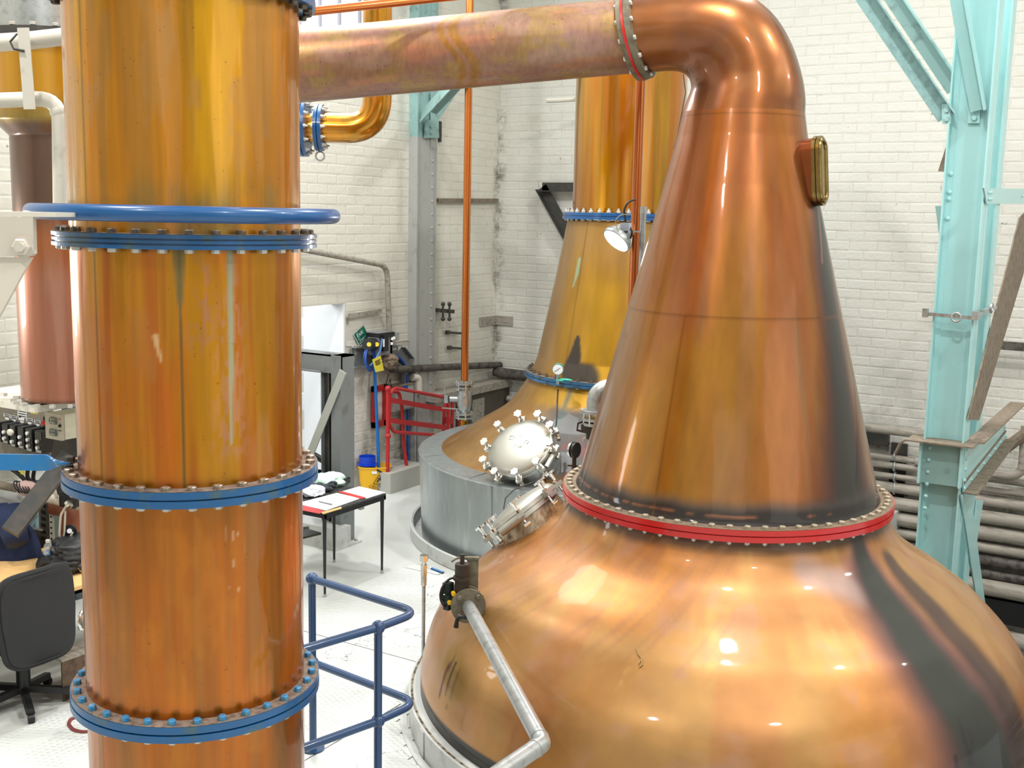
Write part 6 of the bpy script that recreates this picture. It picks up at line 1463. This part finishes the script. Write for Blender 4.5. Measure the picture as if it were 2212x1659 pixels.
# blue flattened bar reaching the lower flange
fb = MB(); n_ = 26; prev = None; P = []
for k in range(n_):
    t = k / (n_ - 1); u = -70 + 226 * t; v = 997 + 3 * t
    tw = max(0, min(1, (u - 95) / 45)); tw = tw * tw * (3 - 2 * tw); ang_ = tw * PI / 2 * .96
    c = at(u, v, 4.85); hw = .036 * (1 - .25 * tw); s_ = EZ * math.cos(ang_) - EY * math.sin(ang_); nn = EZ * math.sin(ang_) + EY * math.cos(ang_)
    P += [c + s_ * hw + nn * .006, c - s_ * hw + nn * .006, c - s_ * hw - nn * .006, c + s_ * hw - nn * .006]
fs = [(4 * k + j, 4 * k + (j + 1) % 4, 4 * k + 4 + (j + 1) % 4, 4 * k + 4 + j) for k in range(n_ - 1) for j in range(4)] + [(3, 2, 1, 0), tuple(4 * (n_ - 1) + j for j in range(4))]
fbar = solo(MB().add(P, fs), 'flat_bar', paint('bar_blue', '#0d74b4', .35, coat=.3, var=.08, scale=6, h2='#5f7f6c', amt=.35), 'twisted flat blue bar bolted to the lower flange of the front column', 'bar', ang=50)
MB().hexb(at(150, 996, 4.8), EZ, .024, .022).obj('bolt', m_darkst, fbar); MB().hexb(at(146, 1004, 4.82), -EZ, .024, .022).obj('nut', m_darkst, fbar)
# diagonal dark strut and plate
solo(MB().bar(at(22, 1150, 7.35), at(150, 985, 7.75), .12, .06, EY), 'dark_strut', m_darkst, 'dark grey diagonal strut behind the blue bar', 'strut', smooth=False)
solo(MB().prism([at(u, v, 8.1) for u, v in ((118, 945), (190, 930), (190, 1075), (128, 1070), (96, 1050))], EY * .02), 'back_plate', m_darkst, 'dark upright plate under the cream display box', 'plate', smooth=False)
# control panel board under the condenser plate
YP = at(50, 930, 8.75).y
def kq(u, v, o=0): return ony(u, v, YP - o)
pn = thing('control_panel', 'dusty grey control board with yellow and white labels on the left', 'control panel', kq(40, 980))
MB().prism([kq(u, v) for u, v in ((-60, 850), (108, 886), (108, 990), (-60, 985))], (0, .03, 0)).obj('board', paint('panel_grey', '#847d70', .7, var=.12, scale=6, h2='#5c574d', amt=.5), pn, smooth=False)
def sticker(u0, v0, u1, v1, mat, nm, sl=.17):
    MB().prism([kq(u0, v0, .004), kq(u1, v0 + sl * (u1 - u0), .004), kq(u1, v1 + sl * (u1 - u0), .004), kq(u0, v1, .004)], (0, .003, 0)).obj(nm, mat, pn, smooth=False)
def marks(u0, v0, u1, v1, n, sl=.17):
    for k in range(n):
        v = v0 + (v1 - v0) * (k + .5) / n; MB().bar(kq(u0 + 1.5, v, .006), kq(u1 - 1.5, v + sl * (u1 - u0), .006), .003, .006, EZ).obj('print_line', m_black, pn, smooth=False)
for u0, v0 in ((13, 872), (67, 884)): sticker(u0, v0, u0 + 14, v0 + 9, m_tag, 'yellow_label'); marks(u0 + 4, v0, u0 + 13, v0 + 9, 2); MB().prism([kq(u0 + 1.5, v0 + 8, .006), kq(u0 + 5, v0 + 8, .006), kq(u0 + 3.2, v0 + 2, .006)], (0, .001, 0)).obj('warning_mark', m_black, pn, smooth=False)
sticker(38, 878, 57, 901, m_paper, 'notice'); marks(38, 880, 57, 900, 4); sticker(40, 899, 52, 907, m_paper, 'notice')
for u0, v0 in ((8, 893), (23, 897), (57, 903), (74, 907)): sticker(u0, v0, u0 + 13, v0 + 7, m_paper, 'white_label'); marks(u0, v0, u0 + 13, v0 + 7, 2); sticker(u0 + 3, v0 + 8.5, u0 + 11, v0 + 13, m_paper, 'white_label')
sticker(43, 909, 51, 914, m_paper, 'white_label')
MB().prism([kq(93, 900, .01), kq(103, 902, .01), kq(103, 925, .01), kq(93, 922, .01)], (0, .01, 0)).obj('switch_recess', m_dark, pn, smooth=False)
MB().cyl(kq(95, 914, .01), kq(95, 914, .05), .018, n=10).obj('red_switch', m_red, pn, label='small red rotary switch')
dep_ = .12
for k, (u0, u1, v0, v1, kn) in enumerate([(-6, 4, 912, 955, 2), (4, 20, 915, 960, 2), (21, 36, 918, 967, 1), (38, 54, 921, 971, 2), (55, 72, 925, 977, 3), (75, 104, 930, 981, 2)]):
    a, b_ = kq(u0, v0, dep_), kq(u1 - (12 if k == 5 else 1), v1, dep_)
    st = thing('push_button_box', ['black push-button box cut by the left edge, first of the row', 'black push-button box with two white knobs, second in the row', 'black push-button box with a pale cap hung on it', 'black push-button box right of the one with the pale cap', 'black push-button box with three white knobs', 'large black push-button box at the right end of the row'][k], 'switch box', Vector(((a.x + b_.x) / 2, YP, b_.z)), 'push-button boxes on the control board')
    MB().bb((a.x, YP - dep_, b_.z), (b_.x, YP, a.z)).obj('case', m_dark, st, smooth=False)
    MB().bb((a.x + .004, YP - dep_ - .004, a.z - .07), (b_.x - .004, YP - dep_, a.z - .004)).obj('face_plate', paint('bakelite_mark', '#3a3c38', .5, var=.3, scale=25), st, smooth=False)
    for j in range(kn):
        z = b_.z + .045 + j * .05; c = Vector(((a.x * .55 + b_.x * .45), YP - dep_, z))
        MB().cyl(c, c + Vector((0, -.02, 0)), .014, n=12).obj('knob', m_white, st)
    MB().bb((a.x + .01, YP - dep_ - .004, b_.z + .006), (b_.x - .01, YP - dep_, b_.z + .026)).obj('name_strip', m_galv, st, smooth=False)
    if k == 2: MB().ball(Vector(((a.x + b_.x) / 2, YP - dep_ - .02, b_.z + .12)), .035, 12, 1.1, .6, .8).obj('pale_cap', m_offwhite, st, label='pale cap over the top button')
# cream display box
Yd = YP - .35
def eq(u, v, o=0): return ony(u, v, Yd - o)
a, b_ = eq(105, 890), eq(141, 950); XR = b_.x
dd2 = onx(170, 915, XR).y - Yd
db = thing('display_box', 'cream instrument box with two small displays left of the front column', 'instrument', Vector((a.x, Yd, b_.z)))
MB().bb((a.x, Yd, b_.z), (XR, Yd + max(.22, dd2), a.z)).obj('case', paint('cream_case', '#d9d9c4', .4, var=.03), db, smooth=False)
MB().bb((a.x - .003, Yd - .03, b_.z - .003), (XR + .003, Yd - .006, a.z + .003)).obj('door', paint('cream_door', '#bab5a4', .45, var=.04), db, smooth=False)
for v0, tx in ((901, '8.000'), (926, '0000')):
    p0_, p1_ = eq(109, v0, .032), eq(123, v0 + 16, .032)
    MB().bb((p0_.x, Yd - .045, p1_.z), (p1_.x, Yd - .03, p0_.z)).obj('display_frame', m_grey, db, smooth=False)
    MB().bb((p0_.x + .008, Yd - .047, p1_.z + .01), (p1_.x - .008, Yd - .044, p0_.z - .01)).obj('display', paint('lcd_grey', '#c6cab8', .3, var=.02), db, smooth=False)
    text(tx, .03, Vector(((p0_.x + p1_.x) / 2, Yd - .048, (p0_.z + p1_.z) / 2)), (1, 0, 0), EZ, m_black, db)
for v in (905, 919, 930): MB().bar(eq(126, v, .032), eq(132, v + 1, .032), .002, .006, EZ).obj('print_line', m_black if v > 906 else m_red, db, smooth=False)
MB().cyl(eq(129, 920, .03), eq(129, 920, .05), .012, n=10).obj('knob', m_dark, db)
solo(MB().tube(fillet([eq(127, 952, -.1), eq(127, 970, -.1), eq(112, 990, -.1)], .08), .006, 6), 'yellow_cable', m_tag, 'thin yellow cable hanging below the cream instrument box', 'cable')
# cables, lagged pipe and big duct below the board
cbm = MB()
for k, pts in enumerate([[(20, 1010), (50, 1030), (62, 1055), (78, 1060)], [(60, 1012), (58, 1035), (78, 1045), (100, 1030)], [(75, 1008), (70, 1040), (92, 1052), (110, 1040)], [(30, 1015), (66, 1048), (80, 1062)]]):
    cbm.tube(fillet([at(u, v, 8.5 + .05 * k) for u, v in pts], .15), .016, 7)
solo(cbm, 'cable_bunch', m_dark, 'bunch of black cables drooping under the control board', 'cables').__setitem__('kind', 'stuff')
solo(MB().prism([at(u, v, 8.4) for u, v in ((43, 1010), (53, 1013), (51, 1026), (44, 1024))], (.0, .004, 0)), 'yellow_tag', m_tag, 'small yellow tag on the black cables below the blue bar', 'tag', smooth=False)
solo(MB().tube([at(-80, 1090, 8.75), at(40, 1085, 8.8), at(100, 1055, 9.0)], .17, 24), 'white_duct', m_greylt, 'wide pale grey duct low behind the navy jacket', 'duct')
lp_ = thing('lagged_pipe', 'grimy pipe with pink lagging tied with black cord', 'pipe', at(30, 1052, 8.5))
MB().tube([at(-60, 1036, 8.55), at(40, 1056, 8.5), at(80, 1063, 8.5), at(190, 1090, 8.5)], .032, 12).obj('pipe_run', m_dust, lp_)
la, lb = at(40, 1053, 8.48), at(78, 1058, 8.48)
MB().tube([la, la.lerp(lb, .3), la.lerp(lb, .7), lb], [.045, .062, .06, .042], 14).obj('lagging', paint('pink_lagging', '#dcb9b2', .8, var=.08, scale=9), lp_)
for k in range(6): c = la.lerp(lb, .08 + .16 * k); MB().torus(c, .062, .006, (lb - la) + EZ * .12, n=18, m=5).obj('cord_turn', m_dark, lp_)
wv = thing('sample_pipework', 'small off-white pipe with lever valve and gauge behind the desk', 'pipework', at(120, 1085, 8.0))
MB().tube([at(85, 1070, 8.0), at(150, 1088, 8.0), at(200, 1096, 8.0)], .035, 12).obj('pipe_run', m_offwhite, wv)
MB().tube([at(122, 1076, 7.95), at(116, 1050, 7.93), at(113, 1040, 7.93)], .012, 8).obj('lever', m_offwhite, wv)
MB().box(at(152, 1080, 7.95), (.12, .1, .09)).cyl(at(140, 1080, 7.95), at(165, 1086, 7.95), .05, n=14).obj('valve_body', m_dark, wv)
MB().cyl(at(146, 1091, 7.85), at(151, 1087, 7.85), .03, n=16).obj('chrome_end', m_chrome, wv)
MB().lathe([(.0, -.02), (.045, -.015), (.05, .012), (.0, .012)], at(152, 1147, 7.9), -EY, 20).obj('gauge', m_dark, wv); MB().cyl(at(150, 1147, 7.88), at(150, 1147, 7.86), .018, n=12).obj('gauge_dial', m_paper, wv)
MB().tube(fillet([at(144, 1092, 7.85), at(131, 1112, 7.85), at(128, 1158, 7.85), at(134, 1167, 7.85), at(150, 1164, 7.85), at(157, 1150, 7.85)], .1), .008, 6).tube(fillet([at(141, 1104, 7.86), at(139, 1150, 7.86), at(136, 1166, 7.86)], .1), .007, 6).obj('sample_hose', m_offwhite, wv)
MB().tube(fillet([at(112, 1090, 8.2), at(150, 1098, 8.2), at(150, 1190, 8.2)], .12), .075, 16).obj('copper_leg', paint('brown_pipe', '#7d4b38', .5, metal=.3, var=.15, scale=5), wv)
# slotted steel support and perforated trays
ss = thing('slotted_support', 'slotted steel angle and perforated cable trays behind the desk', 'cable tray', at(108, 1195, 8.25))
m_trayg = paint('tray_grey', '#8f8d83', .6, metal=.2, var=.15, scale=9, h2='#655f55', amt=.5)
MB().prism([at(u, v, 8.2) for u, v in ((105, 1058), (112, 1058), (117, 1200), (109, 1200))], EX * .01).obj('slotted_angle', m_white, ss, smooth=False)
for k in range(11): MB().bar(at(108.5 + .35 * k, 1066 + 12 * k, 8.18), at(108.6 + .35 * k, 1070 + 12 * k, 8.18), .012, .004, EY).obj('slot', m_dark, ss, smooth=False)
MB().prism([at(u, v, 8.3) for u, v in ((83, 1085), (106, 1080), (108, 1200), (86, 1196))], EX * .01).obj('tray', m_trayg, ss, smooth=False)
MB().prism([at(u, v, 8.28) for u, v in ((45, 1136), (86, 1146), (86, 1192), (44, 1180))], EX * .01).obj('tray', m_trayg, ss, smooth=False)
MB().prism([at(u, v, 8.26) for u, v in ((47, 1133), (87, 1143), (87, 1147), (46, 1137))], EX * .02).prism([at(u, v, 8.26) for u, v in ((38, 1174), (80, 1188), (80, 1191), (38, 1178))], EX * .02).obj('tray_edge', m_lip, ss, smooth=False)
hm = MB()
for r_i in range(4):
    for c_i in range(5): hm.box(at(50 + 8 * c_i, 1150 + 8 * r_i + 1.6 * c_i, 8.26), (.012, .012, .02))
for r_i in range(6): 
    for c_i in range(3): hm.box(at(90 + 5 * c_i, 1092 + 14 * r_i + c_i, 8.28), (.01, .01, .03))
hm.obj('tray_holes', m_dark, ss, kind='stuff', smooth=False)
solo(MB().prism([at(u, v, 8.6) for u, v in ((52, 1120), (84, 1112), (85, 1146), (66, 1138), (50, 1134))], EX * .01), 'blue_panel', paint('pale_blue_panel', '#a8c4cc', .5, var=.06), 'pale blue sheet glimpsed between strut and perforated tray', 'panel', smooth=False)
solo(MB().prism([at(u, v, 8.9) for u, v in ((15, 1110), (90, 1095), (90, 1130), (20, 1140))], EX * .01), 'copper_sheet', paint('rosy_pipe', '#a87462', .5, metal=.4, var=.2, scale=9), 'rosy copper sheet glimpsed behind the dark strut', 'sheet', smooth=False)
solo(MB().bb((at(122, 1150, 8.5).x - .03, at(122, 1150, 8.5).y, .5), (at(122, 1150, 8.5).x + .1, at(122, 1150, 8.5).y + .04, at(122, 1098, 8.5).z)), 'green_post', paint('grey_green', '#6c7f78', .5, var=.1), 'grey-green post behind the slotted steel angle', 'post', smooth=False)

# ------------------------------------------------------------------ DESK, BAG, BOTTLE, CHAIR, JACKET
dz = .74
dX0, dX1 = onz(70, 1190, dz).x, onz(170, 1266, dz).x
dY1 = onz(150, 1172, dz).y + .45; dY0 = dY1 - 1.9
dk = thing('desk', 'beech topped desk behind the black office chair', 'desk', ((dX0 + dX1) / 2, (dY0 + dY1) / 2, 0))
MB().bb((dX0, dY0, dz - .026), (dX1, dY1, dz)).obj('desk_top', m_wood, dk, smooth=False)
for y in (dY0 + .06, dY1 - .1): MB().bb((dX0 + .08, y - .025, 0), (dX1 - .08, y + .025, dz - .026)).obj('leg_panel', m_dark, dk, smooth=False)
MB().bb((dX0 + .1, dY0 + .1, .35), (dX0 + .12, dY1 - .12, dz - .03)).obj('modesty_panel', m_dark, dk, smooth=False)
ped = MB().bb((dX1 - .5, dY1 - .48, .05), (dX1 - .03, dY1 - .14, dz - .06)).obj('pedestal', m_dark, dk, smooth=False)
bo = onz(105.5, 1227, dz); 
bt = thing('water_bottle', 'clear plastic water bottle with blue label on the desk', 'bottle', bo)
m_pet = thin_glass('clear_plastic', '#f4fbff', .25, .08)
MB().lathe([(.0, .0), (.028, .0), (.032, .008)] + [(.031 + .0015 * math.cos(i * 2.1), .012 + .009 * i) for i in range(10)] + [(.032, .12), (.032, .145), (.026, .17), (.014, .188), (.012, .195)], bo, n=28).obj('bottle_body', m_pet, bt)
MB().cyl(bo + EZ * .190, bo + EZ * .208, .0145, n=20).obj('cap', m_paper, bt)
MB().lathe([(.0325, .098), (.0332, .099), (.0332, .126), (.0325, .127)], bo, n=28).obj('label_band', paint('label_blue', '#4f86c4', .4, var=.25, scale=45, h2='#e9eef4', amt=.9, thr=(.5, .55)), bt)
MB().lathe([(.0, .003), (.029, .004), (.029, .075), (.0, .075)], bo, n=24).obj('water', thin_glass('water', '#eef6f8', .1, .02), bt)
# black camera bag, slumped
def blob(name, mat, label, cat, c, sx, sy, sz, seed, rough_=.35, sub=4, freq=2.2, power=3.0, parent=None, flat=None):
    b2_ = bmesh.new(); bmesh.ops.create_icosphere(b2_, subdivisions=sub, radius=1)
    co = np.array([v.co[:] for v in b2_.verts])
    nn = fbm(co[:, 0] * freq, co[:, 1] * freq, co[:, 2] * freq, seed); n2_ = fbm(co[:, 0] * freq * 3, co[:, 1] * freq * 3, co[:, 2] * freq * 3, seed + 9)
    mb = MB()
    for v, a_n, b_n in zip(b2_.verts, nn, n2_):
        p = v.co; L_ = (abs(p.x) ** power + abs(p.y) ** power + abs(p.z) ** power) ** (1 / power)
        q = p / L_ * (1 + rough_ * (a_n - .5) * 1.6 + rough_ * .5 * (b_n - .5))
        z = max(q.z, -1)
        mb.v.append(Vector(c) + Vector((q.x * sx, q.y * sy, z * sz)))
    mb.f = [tuple(v.index for v in f.verts) for f in b2_.faces]; b2_.free()
    if parent is not None: return mb.obj(name, mat, parent, ang=180)
    o = mb.obj(name, mat, ang=180); return props(o, label, cat)
bg = onz(165, 1232, dz); 
bag = thing('camera_bag', 'black padded camera bag slumped on the desk beside the front column', 'bag', bg)
m_bag = paint('bag_black', '#0e0f11', .55, var=.3, scale=12, bump=.4, bscale=40)
blob('body', m_bag, None, None, bg + Vector((-.06, .10, .085)), .17, .22, .085, 3, .4, parent=bag)
blob('flap', paint('bag_leather', '#24272b', .4, var=.2, scale=14), None, None, bg + Vector((-.12, .12, .15)), .13, .20, .06, 8, .3, parent=bag)
blob('side_pocket', m_bag, None, None, bg + Vector((-.01, -.08, .055)), .10, .12, .055, 12, .5, parent=bag)
blob('mesh_pouch', m_bag, None, None, bg + Vector((-.16, -.1, .05)), .08, .07, .05, 15, .5, parent=bag)
MB().tube(fillet([bg + Vector((-.2, -.05, .1)), bg + Vector((-.1, -.02, .2)), bg + Vector((0, .1, .16)), bg + Vector((.06, .05, .03))], .1), .009, 6).obj('strap', m_bag, bag)
MB().tube(fillet([bg + Vector((.09, -.06, .06)), bg + Vector((.1, -.04, .02)), bg + Vector((.1, -.0, .0)), bg + Vector((.08, .04, .05))], .04), .004, 6).obj('cord_loop', m_galv, bag)
# navy jacket hung over something behind the desk
jk = at(-5, 1150, 8.0); nj = 40; P = []
jm = MB()
rows, cols = 26, 60
prof_j = [(-.02, .30), (.04, .24), (.10, .2), (.17, .17)]
for i in range(rows):
    t = i / (rows - 1)
    for k in range(cols):
        a = 2 * PI * k / cols
        w_ = (.06 + .24 * math.sin(min(1, t * 1.7) * PI / 2)) * (1 + .10 * t)
        fold = .02 * math.sin(a * 7 + 3 * t) * t + .05 * (float(vn(math.cos(a) * 2, math.sin(a) * 2, t * 4, 4)) - .5)
        jm.v.append(jk + EX * math.cos(a) * (w_ + fold) + EY * math.sin(a) * (w_ * .45 + fold) + EZ * (.22 - .62 * t))
for i in range(rows - 1):
    for k in range(cols): jm.f.append((i * cols + k, i * cols + (k + 1) % cols, (i + 1) * cols + (k + 1) % cols, (i + 1) * cols + k))
jm.f.append(tuple(range(cols - 1, -1, -1)))
m_navy = paint('navy_cloth', '#16264a', .85, var=.3, scale=7, bump=.4, bscale=30)
jac = thing('work_jacket', 'navy blue work jacket hung behind the desk, cut by the left edge', 'jacket', Vector((jk.x, jk.y, dz - .3)))
jm.obj('jacket_body', m_navy, jac, ang=180)
sl = [at(14, 1105, 7.85), at(26, 1135, 7.8), at(33, 1158, 7.75), at(37, 1172, 7.72)]
MB().tube(sl, [.12, .1, .085, .08], 18).obj('sleeve', m_navy, jac, ang=180)
MB().cyl((jk.x, jk.y, 0), (jk.x, jk.y, jk.z + .1), .025, n=10).obj('stand', m_dark, jac)
# office chair seen from behind
cb_ = onz(52, 1497, .08); chx, chy = cb_.x, cb_.y
ch = thing('office_chair', 'black fabric swivel chair with its back to the viewer', 'chair', (chx, chy, 0))
bz0, bz1 = .56, .99; hx_ = chx + .22
bx_c = chx + .20; y0_, y1_ = onx(-8, 1340, bx_c).y, onx(163, 1325, bx_c).y; bz1 = onx(80, 1228, bx_c).z; bz0 = onx(80, 1432, bx_c).z
yc_, hwid = (y0_ + y1_) / 2, (y1_ - y0_) / 2
def back_panel(th, off, sc_k):
    mb = MB(); n = 48; ring_ = []
    for k in range(n):
        t = 2 * PI * k / n; c_, s_ = math.cos(t), math.sin(t)
        ring_.append((math.copysign(abs(c_) ** .42, c_) * hwid * sc_k * (1 - .05 * (s_ < 0)), math.copysign(abs(s_) ** .42, s_) * (bz1 - bz0) / 2 * sc_k))
    zc = (bz0 + bz1) / 2
    lv = [(.93, off), (1.0, off + th * .3), (1.0, off + th * .7), (.95, off + th)]
    for k_, o_ in lv:
        for y, z in ring_: mb.v.append(Vector((bx_c + o_ + .05 * (z / .25) * -.3 - .03 * (y / hwid) ** 2, yc_ + y * k_, zc + z * k_)))
    for i in range(len(lv) - 1):
        for k in range(n): mb.f.append((i * n + k, i * n + (k + 1) % n, (i + 1) * n + (k + 1) % n, (i + 1) * n + k))
    mb.f += [tuple(range(n - 1, -1, -1)), tuple(3 * n + k for k in range(n))]
    return mb
back_panel(.05, 0, 1.0).obj('backrest', m_fabric, ch, ang=40); back_panel(.012, .048, .93).obj('back_shell', paint('shell_black', '#262728', .7, var=.1, bump=.2, bscale=200), ch, ang=40)
MB().box((chx - .12, chy, .47), (.44, .46, .07)).obj('seat', m_fabric, ch, ang=40)
MB().bar((bx_c + .02, yc_, bz0 + .1), (bx_c - .02, yc_, .42), .07, .02, EX).bar((bx_c, yc_, .42), (chx, chy, .42), .07, .02).obj('back_bar', m_dark, ch)
MB().cyl((chx, chy, .10), (chx, chy, .26), .045, n=18).cyl((chx, chy, .26), (chx, chy, .44), .025, n=14).obj('gas_lift', m_dark, ch)
MB().tube([Vector((chx + .0, chy + .12, .5)), Vector((chx + .06, chy + .3, .52))], .012, 8).ball(Vector((chx + .06, chy + .31, .525)), .024, 10).obj('tilt_knob', m_dark, ch)
for k in range(5):
    a = math.radians(-100 + 72 * k); d = Vector((math.cos(a), math.sin(a), 0)); e_p = Vector((chx, chy, 0)) + d * .31
    lg = MB().extr([(-.028, -.02), (.028, -.02), (.02, .02), (-.02, .02)], Vector((chx, chy, .12)), e_p + EZ * .075).obj('leg', m_dark, ch)
    MB().cyl(e_p + EZ * .028 - d.cross(EZ) * .02, e_p + EZ * .028 + d.cross(EZ) * .02, .028, n=14).obj('castor', m_dark, lg)
# bits on the floor by the column
rb = [onz(137, 1516, 0), onz(190, 1496, 0)]
hB_ = ony(137, 1432, rb[0].y).z
rbx = thing('rusty_channel', 'rusty bent steel channel standing on the floor behind the column', 'channel', rb[0])
dirn = (rb[1] - rb[0]).normalized(); perp = Vector((-dirn.y, dirn.x, 0))
MB().prism([rb[0], rb[0] + dirn * .5, rb[0] + dirn * .5 + EZ * hB_, rb[0] + EZ * hB_], perp * .012).obj('front_side', paint('rust_brown', '#6d5848', .7, metal=.3, var=.25, scale=8, h2='#3c2d24', amt=.6), rbx, smooth=False)
MB().prism([rb[0] + EZ * hB_, rb[0] + dirn * .5 + EZ * hB_, rb[0] + dirn * .5 + perp * .2 + EZ * hB_, rb[0] + perp * .2 + EZ * hB_], EZ * .012).obj('top_side', m_pipe, rbx, smooth=False)
hp = [onz(u, v, .012) for u, v in ((205, 1547), (175, 1547), (152, 1553), (148, 1565), (158, 1577), (180, 1582), (205, 1578))]
solo(MB().tube(fillet(hp, .1), .012, 8), 'red_hose', paint('maroon_hose', '#7a3a38', .45), 'loop of thin maroon hose on the floor by the column', 'hose')
pcap = at(178, 1340, 6.9); pc_ = thing('pipe_end', 'white ringed pipe end behind the front column, right of the chair', 'pipe', Vector((pcap.x, pcap.y, 0)))
MB().torus(pcap, .055, .012, EX, n=28, m=8).obj('white_ring', m_chrome, pc_); MB().cyl(pcap, pcap + EX * .15, .05, n=20).tube(fillet([pcap + EX * .14, pcap + EX * .25, Vector(((pcap + EX * .25).x, (pcap + EX * .25).y, 0))], .05), .05, 14).obj('pipe_run', m_pipe, pc_)

# ------------------------------------------------------------------ BLACK TABLE WITH PAPERS
tA, tB, tC = onz(838, 1067, .75), onz(697, 1108, .75), onz(754, 1041, .75)
yA, yB2 = tA.y, tB.y; xA = (tA.x + tB.x) / 2; wT = .62
tb = thing('folding_table', 'black folding table carrying papers and cloths beside the portal post', 'table', (xA - wT / 2, (yA + yB2) / 2, 0))
MB().bb((xA - wT, yB2, .735), (xA, yA, .75)).obj('table_top', paint('table_black', '#2a2b2c', .6, var=.15, scale=8, h2='#5a5a58', amt=.4), tb, smooth=False)
for a, b_ in (((xA - wT, yB2, .70), (xA - wT + .025, yA, .735)), ((xA - .025, yB2, .695), (xA, yA, .735)), ((xA - wT, yB2, .70), (xA, yB2 + .025, .735)), ((xA - wT, yA - .025, .70), (xA, yA, .735))):
    MB().bb(a, b_).obj('frame_rail', m_dark, tb, smooth=False)
for x, y in ((xA - .02, yA - .03), (xA - .02, yB2 + .02), (xA - wT + .03, yA - .03), (xA - wT + .03, yB2 + .02)):
    lg = MB().cyl((x, y, .02), (x, y, .71), .010, .018, n=10).obj('leg', m_dark, tb)
    MB().cyl((x, y, 0), (x, y, .03), .014, n=10).obj('foot', m_galv, lg)
MB().box((xA - .01, yB2 + .5, .685), (.03, .05, .02)).obj('hinge', m_galv, tb, smooth=False)
def sheet(nm, label, pts, mat, z, th=.002, red=None):
    t = thing(nm, label, 'paper', onz(*pts[0], z))
    MB().prism([onz(u, v, z) for u, v in pts], (0, 0, th)).obj('sheet', mat, t, smooth=False)
    if red: MB().prism([onz(u, v, z + th) for u, v in red], (0, 0, .0015)).obj('red_band', m_redp, t, smooth=False, label='red band along the edge')
    return t
zP = .751
sheet('notice_sheet', 'white notice sheet with red edge at the far end of the black table', [(776, 1051), (833, 1064), (792, 1077), (738, 1062)], m_paper, zP, red=[(729, 1063), (738, 1061), (791, 1075), (780, 1078)])
s1_ = sheet('notice_sheet', 'white notice sheet with red edge and faint pencil sketch nearest on the black table', [(728, 1065), (778, 1077), (704, 1103), (640, 1088)], m_paper, zP, red=[(640, 1091), (660, 1093), (702, 1104), (690, 1110), (640, 1100)])
for a, b_ in (((702, 1083), (718, 1089)), ((701, 1078), (708, 1080)), ((712, 1076), (722, 1083))): MB().bar(onz(*a, zP + .003), onz(*b_, zP + .003), .006, .001).obj('pencil_line', m_greylt, s1_, smooth=False)
solo(MB().tube([onz(689, 1083, zP + .008), onz(717, 1090, zP + .008)], .005, 8), 'pencil', m_grey, 'thin grey pen lying on the nearest notice sheet', 'pen')
solo(MB().prism([onz(u, v, zP - .0) for u, v in ((737, 1096), (738, 1099), (698, 1111), (694, 1108))], (0, 0, .006)), 'wood_strip', m_wood, 'strip of bare wood along the front edge of the black table', 'strip', smooth=False)
tcx = onz(697, 1046, .75)
def cloth(name, label, mat, c, sx, sy, sz, seed, cat='cloth', fr=2.0):
    return blob(name, mat, label, cat, Vector(c) + EZ * sz * .9, sx, sy, sz, seed, .55, 4, fr, 2.4)
bp3 = onz(728, 1036, .75)
tray_ = thing('black_tray', 'shiny black plastic tray tipped at the back of the table', 'tray', bp3)
tp_ = [at(u, v, d) for u, v, d in ((672, 1018, 11.0), (690, 1022, 11.1), (716, 1024, 11.1), (755, 1037, 10.9), (722, 1046, 10.55), (690, 1046, 10.5))]
MB().prism(tp_, (0, 0, .02)).bar(tp_[2], tp_[3], .02, .05).bar(tp_[0], tp_[2], .02, .06).bar(tp_[4], tp_[3], .015, .03).obj('tray_shell', paint('gloss_black', '#101214', .18, coat=.5, var=.1), tray_, smooth=False)
cloth('green_cloth', 'pale mint green folded cloth on the black table', paint('mint_cloth', '#c5e4d4', .9, var=.06, scale=9, bump=.3, bscale=60), at(706, 1038, 10.35) - EZ * .05, .17, .15, .06, 21)
gl = thing('work_gloves', 'crumpled black work gloves beside the mint green cloth', 'gloves', onz(700, 1058, .75))
gb = onz(700, 1060, .752)
m_glove = paint('glove_black', '#23272e', .7, var=.35, scale=16, h2='#46505c', amt=.7, bump=.3, bscale=60)
for k, (dx, dy, l, a) in enumerate([(0, 0, .10, .3), (.04, .05, .09, .5), (-.03, -.05, .09, .1), (.07, -.02, .08, .9), (-.07, .02, .09, -.3), (.02, .1, .08, .6), (-.06, .09, .1, 1.2)]):
    p_ = gb + Vector((dx, dy, .02 + .012 * (k % 3))); d_ = Vector((math.cos(a), math.sin(a), .1))
    MB().tube([p_ - d_ * l * .5, p_ - d_ * l * .15 + EZ * .012, p_ + d_ * l * .2 + EZ * .012, p_ + d_ * l * .5], [.016, .021, .02, .012], 10).obj('finger', m_glove, gl, ang=180)
blob('palm', m_glove, None, None, gb + Vector((-.03, -.02, .03)), .09, .08, .028, 44, .5, parent=gl)
cloth('white_bag', 'crumpled white plastic bag at the left of the black table', paint('bag_white', '#e3e6ee', .35, var=.04, scale=6, bump=.4, bscale=30), onz(668, 1070, .75), .12, .1, .05, 31, 'bag', 2.6)
